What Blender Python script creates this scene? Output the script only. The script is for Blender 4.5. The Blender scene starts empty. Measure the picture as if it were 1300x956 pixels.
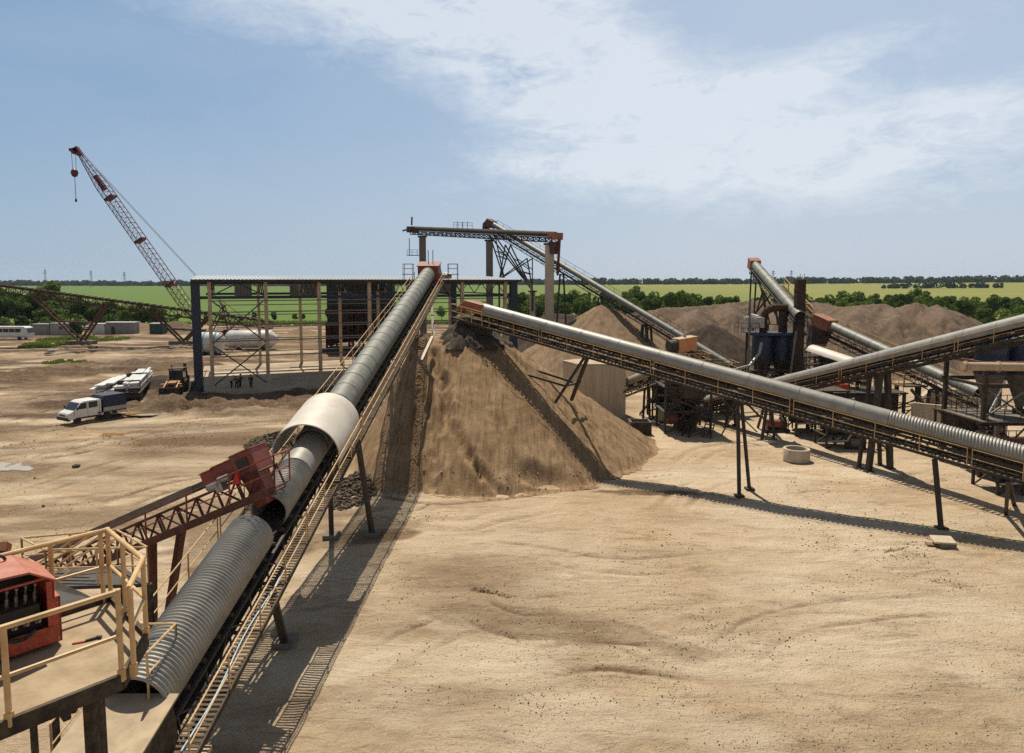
import bpy, math, random
import numpy as np
from mathutils import Vector, Matrix
V = Vector
R = math.radians
C = bpy.context.scene.collection
rnd = random.Random(7)
# ---------------------------------------------------------------- camera
H = 14.0
TH = R(5.0)
F = 867.0
CT, ST = math.cos(TH), math.sin(TH)
cam_d = bpy.data.cameras.new('camera')
cam = bpy.data.objects.new('camera', cam_d)
C.objects.link(cam)
cam.location = (0, 0, H)
cam.rotation_euler = (R(90) - TH, 0, 0)
cam_d.sensor_width = 36
cam_d.lens = 36 * F / 1300
cam_d.shift_y = -45 / 1300
cam_d.clip_start = 0.1
cam_d.clip_end = 20000
bpy.context.scene.camera = cam

def at(px, py, Y):
    """world point seen in direction (px, py) of the 1300x956 photo at distance Y ahead"""
    a, b = (px - 650) / F, -(py - 433) / F
    k = Y / (CT + b * ST)
    return V((a * k, Y, H + k * (-ST + b * CT)))

def gp(px, py, z=0.0):
    """world point on the level z"""
    a, b = (px - 650) / F, -(py - 433) / F
    k = (z - H) / (-ST + b * CT)
    return V((a * k, k * (CT + b * ST), z))

def proj(p):
    d = p.y * CT + (H - p.z) * ST
    v = p.y * ST + (p.z - H) * CT
    return 650 + F * p.x / d, 433 - F * v / d

# ---------------------------------------------------------------- mesh helper
OFF = {}
Z = V((0, 0, 1))

class MB:
    def __init__(s):
        s.v = []; s.f = []
    def add(s, vs, fs):
        n = len(s.v)
        s.v.extend([tuple(p) for p in vs])
        s.f.extend([tuple(i + n for i in f) for f in fs])
        return s
    def box(s, c, size, ax=None):
        c = V(c)
        if ax is None: ax = (V((1, 0, 0)), V((0, 1, 0)), Z)
        x, y, z = [ax[i] * (size[i] / 2) for i in range(3)]
        vs = [c + x * i + y * j + z * k for k in (-1, 1) for j in (-1, 1) for i in (-1, 1)]
        return s.add(vs, [(0, 2, 3, 1), (4, 5, 7, 6), (0, 1, 5, 4), (2, 6, 7, 3), (0, 4, 6, 2), (1, 3, 7, 5)])
    def beam(s, p, q, w, h=None, up=None):
        p, q = V(p), V(q); h = h or w
        t = (q - p); L = t.length
        if L < 1e-6: return s
        t = t / L
        up = up or Z
        sd = t.cross(up)
        if sd.length < 0.05: sd = t.cross(V((1, 0, 0)))
        sd.normalize(); u = sd.cross(t)
        return s.box((p + q) / 2, (L, w, h), (t, sd, u))
    def tube(s, p, q, r, n=8, r2=None, caps=True):
        p, q = V(p), V(q); r2 = r if r2 is None else r2
        t = (q - p)
        if t.length < 1e-6: return s
        t.normalize()
        a = t.cross(Z)
        if a.length < 0.05: a = t.cross(V((1, 0, 0)))
        a.normalize(); b = a.cross(t)
        vs = []
        for c, rr in ((p, r), (q, r2)):
            for i in range(n):
                g = 2 * math.pi * i / n
                vs.append(c + a * (math.cos(g) * rr) + b * (math.sin(g) * rr))
        fs = [(i, (i + 1) % n, n + (i + 1) % n, n + i) for i in range(n)]
        if caps: fs += [tuple(range(n - 1, -1, -1)), tuple(range(n, 2 * n))]
        return s.add(vs, fs)
    def path(s, pts, r, n=7):
        for a, b in zip(pts[:-1], pts[1:]): s.tube(a, b, r, n)
        return s
    def prism(s, pts, ext):
        n = len(pts); ext = V(ext)
        vs = [V(p) for p in pts] + [V(p) + ext for p in pts]
        fs = [tuple(range(n - 1, -1, -1)), tuple(range(n, 2 * n))]
        fs += [(i, (i + 1) % n, n + (i + 1) % n, n + i) for i in range(n)]
        return s.add(vs, fs)
    def lathe(s, c, prof, n=24, ax=None):
        c = V(c)
        if ax is None: ax = (V((1, 0, 0)), V((0, 1, 0)), Z)
        vs = []
        for r, z in prof:
            for i in range(n):
                g = 2 * math.pi * i / n
                vs.append(c + ax[0] * (r * math.cos(g)) + ax[1] * (r * math.sin(g)) + ax[2] * z)
        fs = []
        for k in range(len(prof) - 1):
            for i in range(n):
                j = (i + 1) % n
                fs.append((k * n + i, k * n + j, (k + 1) * n + j, (k + 1) * n + i))
        fs.append(tuple(range(n - 1, -1, -1)))
        m = (len(prof) - 1) * n
        fs.append(tuple(range(m, m + n)))
        return s.add(vs, fs)
    def build(s, name, mat=None, parent=None, smooth=False, label=None, bevel=0, angle=35):
        me = bpy.data.meshes.new(name)
        off = OFF.get(parent.name, V((0, 0, 0))) if parent else V((0, 0, 0))
        me.from_pydata([(x - off.x, y - off.y, z - off.z) for x, y, z in s.v], [], s.f)
        me.update()
        o = bpy.data.objects.new(name, me); C.objects.link(o)
        if mat: me.materials.append(mat)
        if parent:
            o.parent = parent; OFF[o.name] = off
        if smooth: sm(me, angle)
        if label: o['label'] = label
        if bevel:
            b = o.modifiers.new('bevel', 'BEVEL'); b.width = bevel; b.segments = 2
            b.limit_method = 'ANGLE'; b.angle_limit = R(40)
        return o

def grating(t0, t1, i0, i1, P, pitch, bar, th=.03):
    """open grating as one connected sheet: side strips joined by cross bars"""
    n = max(2, int((t1 - t0) / pitch)); e = (i1 - i0) * .06; vs = []; fs = []
    cols = [i0, i0 + e, i1 - e, i1]
    ts = []
    for k in range(n):
        t = t0 + (t1 - t0) * k / n; ts += [t, t + bar]
    ts.append(t1); ts.append(t1 + bar)
    for t in ts:
        for c in cols: vs.append(P(t, c))
    for r in range(len(ts) - 1):
        for c in range(3):
            if c != 1 or r % 2 == 0: a = r * 4 + c; fs.append((a, a + 1, a + 5, a + 4))
    return MB().add(vs, fs)

def sm(me, angle=35):
    me.polygons.foreach_set('use_smooth', [True] * len(me.polygons))
    try: me.set_sharp_from_angle(angle=R(angle))
    except Exception: pass

def thing(name, label, cat, loc=(0, 0, 0), group=None):
    o = bpy.data.objects.new(name, None); C.objects.link(o)
    o.location = loc; o.empty_display_size = 0.3
    OFF[o.name] = V(loc)
    o['label'] = label; o['category'] = cat
    if group: o['group'] = group
    return o

def tag(o, label, cat, group=None, kind=None):
    o['label'] = label; o['category'] = cat
    if group: o['group'] = group
    if kind: o['kind'] = kind
    return o

def copy_tree(o, loc=None, rz=None, label=None, scale=None):
    c = o.copy(); C.objects.link(c)
    if loc is not None: c.location = loc
    if rz is not None: c.rotation_euler = (0, 0, rz)
    if label: c['label'] = label
    if scale: c.scale = scale
    for ch in list(o.children):
        d = ch.copy(); C.objects.link(d); d.parent = c
        for g in list(ch.children):
            e = g.copy(); C.objects.link(e); e.parent = d
    return c

# ---------------------------------------------------------------- numpy noise
_rs = np.random.RandomState(3)
_tab = _rs.rand(256, 256)
def vnoise(x, y):
    xi = np.floor(x).astype(int); yi = np.floor(y).astype(int)
    fx = x - xi; fy = y - yi
    fx = fx * fx * (3 - 2 * fx); fy = fy * fy * (3 - 2 * fy)
    a = _tab[xi % 256, yi % 256]; b = _tab[(xi + 1) % 256, yi % 256]
    c = _tab[xi % 256, (yi + 1) % 256]; d = _tab[(xi + 1) % 256, (yi + 1) % 256]
    return (a + (b - a) * fx) * (1 - fy) + (c + (d - c) * fx) * fy - 0.5
def fbm(x, y, o=4):
    s = 0; a = 1.0
    for i in range(o):
        s = s + vnoise(x + 17.3 * i, y + 9.1 * i) * a
        x = x * 2.03; y = y * 2.03; a *= 0.5
    return s

def grid_mesh(X, Y, Zz, keep=None):
    """X, Y, Z: 2-D arrays -> vertices and faces"""
    n, m = X.shape
    vs = np.stack([X.ravel(), Y.ravel(), Zz.ravel()], 1)
    i = np.arange(n * m).reshape(n, m)
    q = np.stack([i[:-1, :-1], i[:-1, 1:], i[1:, 1:], i[1:, :-1]], -1).reshape(-1, 4)
    if keep is not None:
        k = keep.ravel()[q].any(1); q = q[k]
    return vs, q

def mesh_np(name, vs, q, mat, smooth=True):
    me = bpy.data.meshes.new(name)
    used = np.unique(q); rm = np.full(len(vs), -1); rm[used] = np.arange(len(used))
    v2 = vs[used]; q2 = rm[q]
    me.vertices.add(len(v2)); me.vertices.foreach_set('co', v2.astype(np.float32).ravel())
    me.loops.add(q2.size); me.loops.foreach_set('vertex_index', q2.astype(np.int32).ravel())
    me.polygons.add(len(q2))
    me.polygons.foreach_set('loop_start', (np.arange(len(q2)) * q2.shape[1]).astype(np.int32))
    me.update(calc_edges=True); me.validate()
    if smooth: me.polygons.foreach_set('use_smooth', [True] * len(me.polygons))
    me.materials.append(mat)
    o = bpy.data.objects.new(name, me); C.objects.link(o)
    return o, used

# ---------------------------------------------------------------- materials
def nodes(m):
    m.use_nodes = True
    nt = m.node_tree; nt.nodes.clear()
    out = nt.nodes.new('ShaderNodeOutputMaterial')
    b = nt.nodes.new('ShaderNodeBsdfPrincipled')
    nt.links.new(b.outputs[0], out.inputs[0])
    b.inputs['Specular IOR Level'].default_value = 0.12
    return nt, b

def N(nt, t, **kw):
    n = nt.nodes.new(t)
    for k, v in kw.items():
        if k in n.inputs.keys(): n.inputs[k].default_value = v
        else: setattr(n, k, v)
    return n

def mixc(nt, fac, a, b, mode='MIX'):
    m = nt.nodes.new('ShaderNodeMix'); m.data_type = 'RGBA'; m.blend_type = mode
    for sock, val in ((m.inputs[0], fac), (m.inputs[6], a), (m.inputs[7], b)):
        if hasattr(val, 'links') or isinstance(val, bpy.types.NodeSocket): nt.links.new(val, sock)
        elif isinstance(val, (int, float)): sock.default_value = val
        else: sock.default_value = (*val, 1)
    return m.outputs[2]

def ramp(nt, fac, lo, hi):
    m = nt.nodes.new('ShaderNodeMapRange'); m.clamp = True
    nt.links.new(fac, m.inputs[0]); m.inputs[1].default_value = lo; m.inputs[2].default_value = hi
    return m.outputs[0]

def mth(nt, op, a, b=None):
    m = nt.nodes.new('ShaderNodeMath'); m.operation = op
    for i, x in enumerate((a, b)):
        if x is None: continue
        if isinstance(x, (int, float)): m.inputs[i].default_value = x
        else: nt.links.new(x, m.inputs[i])
    return m.outputs[0]

def mat(name, c1, c2=None, rough=0.6, metal=0.0, ns=1.5, bump=0.0, bs=12.0, dust=0.0, dustc=(0.34, 0.25, 0.15), stretch=(1, 1, 1), lo=0.35, hi=0.65):
    m = bpy.data.materials.new(name)
    nt, b = nodes(m)
    tc = N(nt, 'ShaderNodeTexCoord')
    mp = N(nt, 'ShaderNodeMapping'); mp.inputs['Scale'].default_value = stretch
    nt.links.new(tc.outputs['Object'], mp.inputs[0])
    n1 = N(nt, 'ShaderNodeTexNoise', Scale=ns, Detail=6.0, Roughness=0.65)
    nt.links.new(mp.outputs[0], n1.inputs['Vector'])
    c2 = c2 or tuple(x * 0.72 for x in c1)
    col = mixc(nt, ramp(nt, n1.outputs[0], lo, hi), c1, c2)
    if dust > 0:
        n2 = N(nt, 'ShaderNodeTexNoise', Scale=ns * 2.7, Detail=5.0, Roughness=0.7)
        nt.links.new(mp.outputs[0], n2.inputs['Vector'])
        geo = N(nt, 'ShaderNodeNewGeometry')
        sx = N(nt, 'ShaderNodeSeparateXYZ'); nt.links.new(geo.outputs['Normal'], sx.inputs[0])
        up = mth(nt, 'MULTIPLY', ramp(nt, sx.outputs[2], 0.1, 0.95), 0.5)
        k = mth(nt, 'ADD', ramp(nt, n2.outputs[0], 0.42, 0.75), up)
        col = mixc(nt, mth(nt, 'MINIMUM', mth(nt, 'MULTIPLY', k, dust), 1.0), col, dustc)
    nt.links.new(col, b.inputs['Base Color'])
    b.inputs['Roughness'].default_value = rough; b.inputs['Metallic'].default_value = metal; b.inputs['Specular IOR Level'].default_value = 0.08 if rough > .78 else 0.4
    if bump > 0:
        n3 = N(nt, 'ShaderNodeTexNoise', Scale=bs, Detail=5.0, Roughness=0.6)
        nt.links.new(tc.outputs['Object'], n3.inputs['Vector'])
        bp = N(nt, 'ShaderNodeBump', Strength=bump, Distance=0.05)
        nt.links.new(n3.outputs[0], bp.inputs['Height']); nt.links.new(bp.outputs[0], b.inputs['Normal'])
    return m

M = {}
M['galv'] = mat('galvanised_hood', (0.30, 0.30, 0.275), (0.21, 0.21, 0.19), rough=0.5, metal=0.25, ns=1.2, dust=0.35, dustc=(0.40, 0.33, 0.24), bump=.25, bs=2.2)
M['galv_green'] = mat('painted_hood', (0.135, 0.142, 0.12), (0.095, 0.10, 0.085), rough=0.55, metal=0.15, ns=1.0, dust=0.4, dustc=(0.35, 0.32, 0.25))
M['band'] = mat('hood_seam', (0.40, 0.40, 0.38), (0.25, 0.24, 0.22), rough=0.45, metal=0.5, ns=2)
M['white_ring'] = mat('white_sheet', (0.66, 0.62, 0.54), (0.54, 0.49, 0.40), rough=0.55, ns=0.8, dust=0.15, bump=0.15, bs=1.5)
M['dark'] = mat('dark_steel', (0.018, 0.018, 0.019), (0.045, 0.036, 0.028), rough=0.65, metal=0.1, ns=2.5, dust=0.18, dustc=(0.2, 0.15, 0.1))
M['dark2'] = mat('grimy_steel', (0.028, 0.025, 0.022), (0.06, 0.045, 0.033), rough=0.8, ns=2, dust=0.4, dustc=(0.22, 0.17, 0.11))
M['steel'] = mat('grey_steel', (0.16, 0.16, 0.155), (0.10, 0.09, 0.08), rough=0.55, metal=0.3, ns=2, dust=0.3)
M['rubber'] = mat('rubber', (0.022, 0.021, 0.02), (0.06, 0.05, 0.04), rough=0.8, ns=2.5, dust=0.3, dustc=(0.12, 0.09, 0.06))
M['ore'] = mat('crushed_ore', (0.055, 0.045, 0.035), (0.11, 0.085, 0.06), rough=0.95, ns=6, bump=0.8, bs=14)
M['rail'] = mat('rail_paint', (0.66, 0.44, 0.21), (0.45, 0.28, 0.12), rough=0.5, ns=3)
M['rail2'] = mat('rail_ochre', (0.60, 0.36, 0.12), (0.40, 0.23, 0.09), rough=0.55, ns=3)
M['red'] = mat('red_paint', (0.46, 0.050, 0.022), (0.27, 0.032, 0.018), rough=0.5, ns=7, dust=0.45, bump=0.2, bs=30, lo=.4, hi=.72)
M['redbox'] = mat('red_oxide', (0.27, 0.042, 0.030), (0.15, 0.026, 0.020), rough=0.5, ns=1.8, dust=0.3)
M['orange'] = mat('orange_paint', (0.36, 0.10, 0.035), (0.22, 0.06, 0.025), rough=0.5, ns=1.5, dust=0.3)
M['rust'] = mat('rusty_steel', (0.11, 0.028, 0.019), (0.055, 0.018, 0.013), rough=0.75, ns=3, dust=0.2)
M['rustlight'] = mat('rusty_brown', (0.10, 0.055, 0.035), (0.06, 0.034, 0.024), rough=0.8, ns=3)
M['crane_red'] = mat('crane_red', (0.135, 0.012, 0.022), (0.08, 0.010, 0.018), rough=0.5, ns=2)
M['blue'] = mat('blue_paint', (0.008, 0.024, 0.055), (0.006, 0.018, 0.038), rough=0.5, ns=1, dust=0.06)
M['silo_blue'] = mat('silo_blue', (0.008, 0.028, 0.075), (0.006, 0.018, 0.045), rough=0.45, ns=1.5, dust=0.15)
M['beige'] = mat('beige_column', (0.52, 0.40, 0.27), (0.38, 0.28, 0.18), rough=0.8, ns=1.5, dust=0.1)
M['concrete'] = mat('concrete', (0.56, 0.48, 0.36), (0.44, 0.37, 0.27), rough=0.9, ns=0.7, dust=0.3, bump=0.3, bs=4, stretch=(3.2, 3.2, 0.35))
M['concrete_dk'] = mat('old_concrete', (0.20, 0.18, 0.145), (0.14, 0.12, 0.10), rough=0.9, ns=1, bump=0.3, bs=4)
M['slab'] = mat('slab_concrete', (0.58, 0.49, 0.36), (0.36, 0.28, 0.19), rough=0.85, ns=0.3, dust=0.5, dustc=(.30, .21, .13))
M['roofm'] = mat('roof_sheet', (0.40, 0.43, 0.43), (0.33, 0.36, 0.36), rough=0.45, metal=0.2, ns=0.4)
M['clad'] = mat('cladding_sheet', (0.16, 0.15, 0.13), (0.11, 0.10, 0.09), rough=0.5, metal=0.3, ns=0.8)
M['greennet'] = mat('green_sheeting', (0.020, 0.032, 0.024), (0.010, 0.015, 0.012), rough=0.75, ns=0.9)
M['white'] = mat('white_paint', (0.74, 0.73, 0.70), (0.62, 0.60, 0.55), rough=0.35, ns=1.2, dust=0.08)
M['tank'] = mat('tank_white', (0.66, 0.65, 0.62), (0.5, 0.48, 0.43), rough=0.5, ns=0.8, dust=0.12)
M['glass'] = mat('dark_glass', (0.03, 0.04, 0.045), (0.02, 0.025, 0.03), rough=0.08)
M['tilt'] = mat('tilt_cover', (0.014, 0.022, 0.05), (0.02, 0.028, 0.055), rough=0.7, ns=1.5, dust=0.06, bump=0.4, bs=3)
M['yellow'] = mat('digger_yellow', (0.42, 0.19, 0.02), (0.25, 0.11, 0.02), rough=0.5, ns=2, dust=0.2)
M['hose'] = mat('hydraulic_hose', (0.018, 0.018, 0.02), (0.03, 0.03, 0.03), rough=0.45)
M['zinc'] = mat('motor_grey', (0.42, 0.42, 0.40), (0.25, 0.24, 0.22), rough=0.45, metal=0.4, ns=5)
M['wood'] = mat('plank_wood', (0.30, 0.19, 0.10), (0.18, 0.11, 0.06), rough=0.9, ns=2, stretch=(6, 6, 1))
M['greenshed'] = mat('green_shed', (0.035, 0.10, 0.065), (0.03, 0.07, 0.05), rough=0.7, ns=1.5)
M['skin'] = mat('skin', (0.40, 0.22, 0.14), (0.36, 0.19, 0.12), rough=0.6)
M['cloth_dark'] = mat('dark_cloth', (0.03, 0.03, 0.04), (0.05, 0.045, 0.05), rough=0.9)
M['cloth_red'] = mat('red_cloth', (0.28, 0.04, 0.03), (0.2, 0.03, 0.03), rough=0.9)
M['cloth_white'] = mat('pale_cloth', (0.45, 0.43, 0.4), (0.35, 0.33, 0.3), rough=0.9)
M['tyre'] = mat('tyre', (0.02, 0.02, 0.02), (0.05, 0.045, 0.035), rough=0.85, dust=0.2)
M['stone'] = mat('dark_stone', (0.15, 0.115, 0.08), (0.075, 0.06, 0.045), rough=0.95, ns=4, bump=0.4)
M['bark'] = mat('bark', (0.07, 0.05, 0.035), (0.04, 0.03, 0.02), rough=0.95, ns=5)

def leafmat(name, c1, c2):
    m = bpy.data.materials.new(name); nt, b = nodes(m)
    oi = N(nt, 'ShaderNodeObjectInfo')
    tc = N(nt, 'ShaderNodeTexCoord')
    n1 = N(nt, 'ShaderNodeTexNoise', Scale=0.7, Detail=3.0)
    nt.links.new(tc.outputs['Object'], n1.inputs['Vector'])
    k = mth(nt, 'ADD', ramp(nt, n1.outputs[0], 0.35, 0.65), mth(nt, 'MULTIPLY', oi.outputs['Random'], 0.9))
    col = mixc(nt, mth(nt, 'MULTIPLY', k, 0.55), c1, c2)
    nt.links.new(col, b.inputs['Base Color']); b.inputs['Roughness'].default_value = 0.7
    tr = N(nt, 'ShaderNodeBsdfTranslucent'); nt.links.new(col, tr.inputs[0])
    mx = N(nt, 'ShaderNodeMixShader'); mx.inputs[0].default_value = 0.35
    nt.links.new(b.outputs[0], mx.inputs[1]); nt.links.new(tr.outputs[0], mx.inputs[2])
    out = [n for n in nt.nodes if n.type == 'OUTPUT_MATERIAL'][0]
    nt.links.new(mx.outputs[0], out.inputs[0])
    return m
M['leaf'] = leafmat('leaves', (0.06, 0.115, 0.014), (0.165, 0.22, 0.035))
M['leaf_dark'] = leafmat('leaves_dark', (0.038, 0.078, 0.013), (0.095, 0.15, 0.025))
M['leaf_far'] = leafmat('leaves_far', (0.03, 0.055, 0.02), (0.045, 0.08, 0.025))
M['grassm'] = leafmat('grass_blades', (0.11, 0.17, 0.03), (0.20, 0.25, 0.05))
# ================================================================ world, sun
SUN_EL, SUN_AZ = R(62), R(-15)          # azimuth measured from +Y towards +X
sc = bpy.context.scene
w = bpy.data.worlds.new('World'); sc.world = w; w.use_nodes = True
nt = w.node_tree; nt.nodes.clear()
wo = N(nt, 'ShaderNodeOutputWorld'); bg = N(nt, 'ShaderNodeBackground', Strength=0.1)
nt.links.new(bg.outputs[0], wo.inputs[0])
sky = N(nt, 'ShaderNodeTexSky'); sky.sky_type = 'NISHITA'; sky.sun_disc = False
sky.sun_elevation = SUN_EL; sky.sun_rotation = SUN_AZ
sky.air_density = 1.0; sky.dust_density = 0.6; sky.ozone_density = 1.5; sky.altitude = 100
tc = N(nt, 'ShaderNodeTexCoord')
sx = N(nt, 'ShaderNodeSeparateXYZ'); nt.links.new(tc.outputs['Generated'], sx.inputs[0])
mp = N(nt, 'ShaderNodeMapping'); mp.inputs['Scale'].default_value = (1.0, 1.0, 2.6)
mp.inputs['Rotation'].default_value = (0, R(-12), 0)
nt.links.new(tc.outputs['Generated'], mp.inputs[0])
n1 = N(nt, 'ShaderNodeTexNoise', Scale=2.6, Detail=10.0, Roughness=0.6, Distortion=0.35)
nt.links.new(mp.outputs[0], n1.inputs['Vector'])
n2 = N(nt, 'ShaderNodeTexNoise', Scale=9.0, Detail=8.0, Roughness=0.65, Distortion=0.5)
nt.links.new(mp.outputs[0], n2.inputs['Vector'])
def blob(cx, cz, rx, rz, slope=0.0):
    # soft elliptical patch of the real sky dome around direction (cx, -, cz)
    dx = mth(nt, 'SUBTRACT', sx.outputs[0], cx)
    dz = mth(nt, 'SUBTRACT', mth(nt, 'SUBTRACT', sx.outputs[2], cz), mth(nt, 'MULTIPLY', dx, slope))
    a = mth(nt, 'POWER', mth(nt, 'ABSOLUTE', mth(nt, 'DIVIDE', dx, rx)), 2.0)
    b = mth(nt, 'POWER', mth(nt, 'ABSOLUTE', mth(nt, 'DIVIDE', dz, rz)), 2.0)
    return mth(nt, 'EXPONENT', mth(nt, 'MULTIPLY', mth(nt, 'ADD', a, b), -1.0))
def addn(*xs):
    s = xs[0]
    for x in xs[1:]: s = mth(nt, 'ADD', s, x)
    return s
# ragged bright cloud bank: centre top, drifting down to the right, one arm reaching up
def cb(px, py, rx, ry, slope=0.0):
    a_, b_ = (px - 650) / F, -(py - 433) / F
    d_ = V((a_, CT + b_ * ST, -ST + b_ * CT)).normalized()
    return blob(d_.x, d_.z, rx / F, ry / F, slope)
parts = [(1.0, cb(600, 10, 190, 60, -.1)), (.9, cb(740, 110, 150, 60, -.25)), (.85, cb(860, 170, 210, 55, -.1)), (.7, cb(1010, 95, 150, 28, .2)),
         (.6, cb(1160, 185, 230, 50, 0)), (.8, cb(700, 215, 80, 16, -.1)), (.45, cb(1250, 120, 120, 20, 0)), (.35, cb(900, 240, 420, 45, 0)), (.35, cb(350, 0, 200, 60, 0))]
msk = addn(*[mth(nt, 'MULTIPLY', b_, k_) for k_, b_ in parts])
msk = mth(nt, 'MINIMUM', msk, 1.05)
n3 = N(nt, 'ShaderNodeTexNoise', Scale=26.0, Detail=8.0, Roughness=0.7, Distortion=0.8)
nt.links.new(mp.outputs[0], n3.inputs['Vector'])
nn = addn(mth(nt, 'MULTIPLY', mth(nt, 'SUBTRACT', n1.outputs[0], 0.5), 1.6), mth(nt, 'MULTIPLY', mth(nt, 'SUBTRACT', n2.outputs[0], 0.5), 2.2), mth(nt, 'MULTIPLY', mth(nt, 'SUBTRACT', n3.outputs[0], 0.5), 1.5))
cl = ramp(nt, mth(nt, 'ADD', msk, mth(nt, 'MULTIPLY', nn, mth(nt, 'ADD', mth(nt, 'MULTIPLY', msk, 0.9), 0.08))), 0.22, 1.0)
# thin grey-blue veil, denser to the left
veil = ramp(nt, mth(nt, 'ADD', n1.outputs[0], mth(nt, 'MULTIPLY', sx.outputs[0], -0.25)), 0.25, 0.75)
SKYC = {'veil': (4.3, 5.2, 6.5), 'cloud': (7.5, 7.9, 8.3), 'base': (3.4, 5.2, 7.4)}
left = ramp(nt, mth(nt, 'ADD', mth(nt, 'MULTIPLY', sx.outputs[0], 1.0), mth(nt, 'MULTIPLY', sx.outputs[2], -0.15)), -0.62, 0.25)
up_ = ramp(nt, sx.outputs[2], 0.44, 0.70); bk_ = ramp(nt, sx.outputs[1], 0.45, -0.1)  # unseen sky overhead and behind the camera, dimmed to cut fill light
deep = mixc(nt, mth(nt, 'MAXIMUM', up_, mth(nt, 'MULTIPLY', bk_, 0.8)), mixc(nt, left, (1.35, 2.7, 4.5), (4.5, 5.4, 6.6)), (0.65, 0.68, 0.78))
c0 = mixc(nt, 0.8, sky.outputs[0], deep)
c1 = mixc(nt, mth(nt, 'MULTIPLY', veil, 0.38), c0, SKYC['veil'])
hz = mth(nt, 'POWER', ramp(nt, sx.outputs[2], 0.24, 0.0), 1.3)
c2 = mixc(nt, mth(nt, 'MULTIPLY', hz, 0.8), c1, mixc(nt, left, (3.6, 4.6, 5.5), (4.9, 5.5, 6.2)))
c3 = mixc(nt, mth(nt, 'MULTIPLY', cl, 0.66), c2, SKYC['cloud'])
nt.links.new(c3, bg.inputs['Color'])
sd = bpy.data.lights.new('sun', 'SUN'); so = bpy.data.objects.new('sun', sd); C.objects.link(so)
sd.energy = 5.0; sd.angle = R(0.53); sd.color = (1.0, 0.92, 0.79)
to_sun = V((math.sin(SUN_AZ) * math.cos(SUN_EL), math.cos(SUN_AZ) * math.cos(SUN_EL), math.sin(SUN_EL)))
so.rotation_euler = to_sun.to_track_quat('Z', 'Y').to_euler()
vs_ = sc.view_settings
vs_.view_transform = 'Standard'; vs_.look = 'None'; vs_.gamma = 1; vs_.use_curve_mapping = False; vs_.exposure = 0.15
sc.cycles.max_bounces = 6; sc.cycles.diffuse_bounces = 3; sc.cycles.glossy_bounces = 3
sc.cycles.transparent_max_bounces = 6; sc.cycles.volume_bounces = 0
sc.cycles.use_denoising = False

# ================================================================ ground
def seg_dist(X, Y, a, b):
    dx, dy = b[0] - a[0], b[1] - a[1]
    t = np.clip(((X - a[0]) * dx + (Y - a[1]) * dy) / (dx * dx + dy * dy + 1e-9), 0, 1)
    return np.hypot(X - a[0] - t * dx, Y - a[1] - t * dy)
def poly_dist(X, Y, pts):
    d = np.full(X.shape, 1e9)
    for a, b in zip(pts[:-1], pts[1:]): d = np.minimum(d, seg_dist(X, Y, a, b))
    return d
def P2(l): return [(gp(*p).x, gp(*p).y) for p in l]
def curve2(l, n=7):
    l = P2(l); out = []
    for i in range(len(l) - 1):
        p0 = l[max(i - 1, 0)]; p1 = l[i]; p2 = l[i + 1]; p3 = l[min(i + 2, len(l) - 1)]
        for k in range(n):
            t = k / n
            out.append(tuple(0.5 * (2 * p1[j] + (p2[j] - p0[j]) * t + (2 * p0[j] - 5 * p1[j] + 4 * p2[j] - p3[j]) * t * t + (3 * p1[j] - p0[j] - 3 * p2[j] + p3[j]) * t ** 3) for j in (0, 1)))
    out.append(l[-1]); return out

r_ = [2.5]
while r_[-1] < 300: r_.append(r_[-1] * 1.0065)
while r_[-1] < 9000: r_.append(r_[-1] * 1.05)
aa = list(np.radians(np.arange(-44, 44.01, 0.17))) 
aa = list(np.radians(np.arange(-180, -44, 4.0))) + aa + list(np.radians(np.arange(46, 180.1, 4.0)))
A_, R_ = np.meshgrid(np.array(aa), np.array(r_))
GX, GY = R_ * np.sin(A_), R_ * np.cos(A_)
def terrain(X, Y):
    d = np.hypot(X, Y)
    k = np.clip((d - 420) / 1500, 0, 1); k = k * k * (3 - 2 * k)
    side = np.clip((X / np.maximum(d, 1) + 0.35) / 0.9, 0, 1)
    return k * (4.5 + 9.5 * side) + k * 1.5 * fbm(X / 600, Y / 600, 2)
near = np.clip((260 - R_) / 60, 0, 1)
GZ = terrain(GX, GY)
GZ = GZ + near * (0.2 * fbm(GX / 9, GY / 9, 4) + 0.10 * fbm(GX / 1.6, GY / 1.1, 5) * np.clip((60 - R_) / 30, 0.2, 1))
dark = np.zeros(GX.shape); pale = np.zeros(GX.shape); soil = np.zeros(GX.shape)
# wheel ruts: pairs of grooves following bends (photo positions turned into ground positions)
wob = 0.25 * fbm(GX / 2.5, GY / 2.5, 3)
def rut(pts, w=0.28, dep=0.07, dk=0.5, pair=1.9, lug=True):
    c = curve2(pts)
    d = poly_dist(GX, GY, c) + wob * 0.6
    ends = np.minimum(np.hypot(GX - c[0][0], GY - c[0][1]), np.hypot(GX - c[-1][0], GY - c[-1][1]))
    fade = np.clip((ends - pair) / 2.5, 0, 1) * np.clip(.75 + 1.2 * fbm(GX / 4 + pts[0][1], GY / 4, 3), 0.1, 1)
    for off in ((0,) if pair == 0 else (pair / 2,)):
        dd = np.abs(d - off)
        g = np.exp(-(dd / w) ** 2) * fade
        rim = np.exp(-((dd - w * 1.9) / (w * 0.7)) ** 2) * fade
        global GZ, dark, pale
        lugp = (0.6 + 0.4 * np.sin((GX * 1.0 + GY * .6) * 18)) if lug else 1.0
        GZ = GZ - near * dep * g * 1.3 * lugp + near * dep * 0.9 * rim
        dark = np.maximum(dark, dk * g * (0.6 + 0.8 * (0.5 + fbm(GX / 0.9, GY / 0.9, 3))))
        pale = np.maximum(pale, 0.35 * rim)
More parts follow.
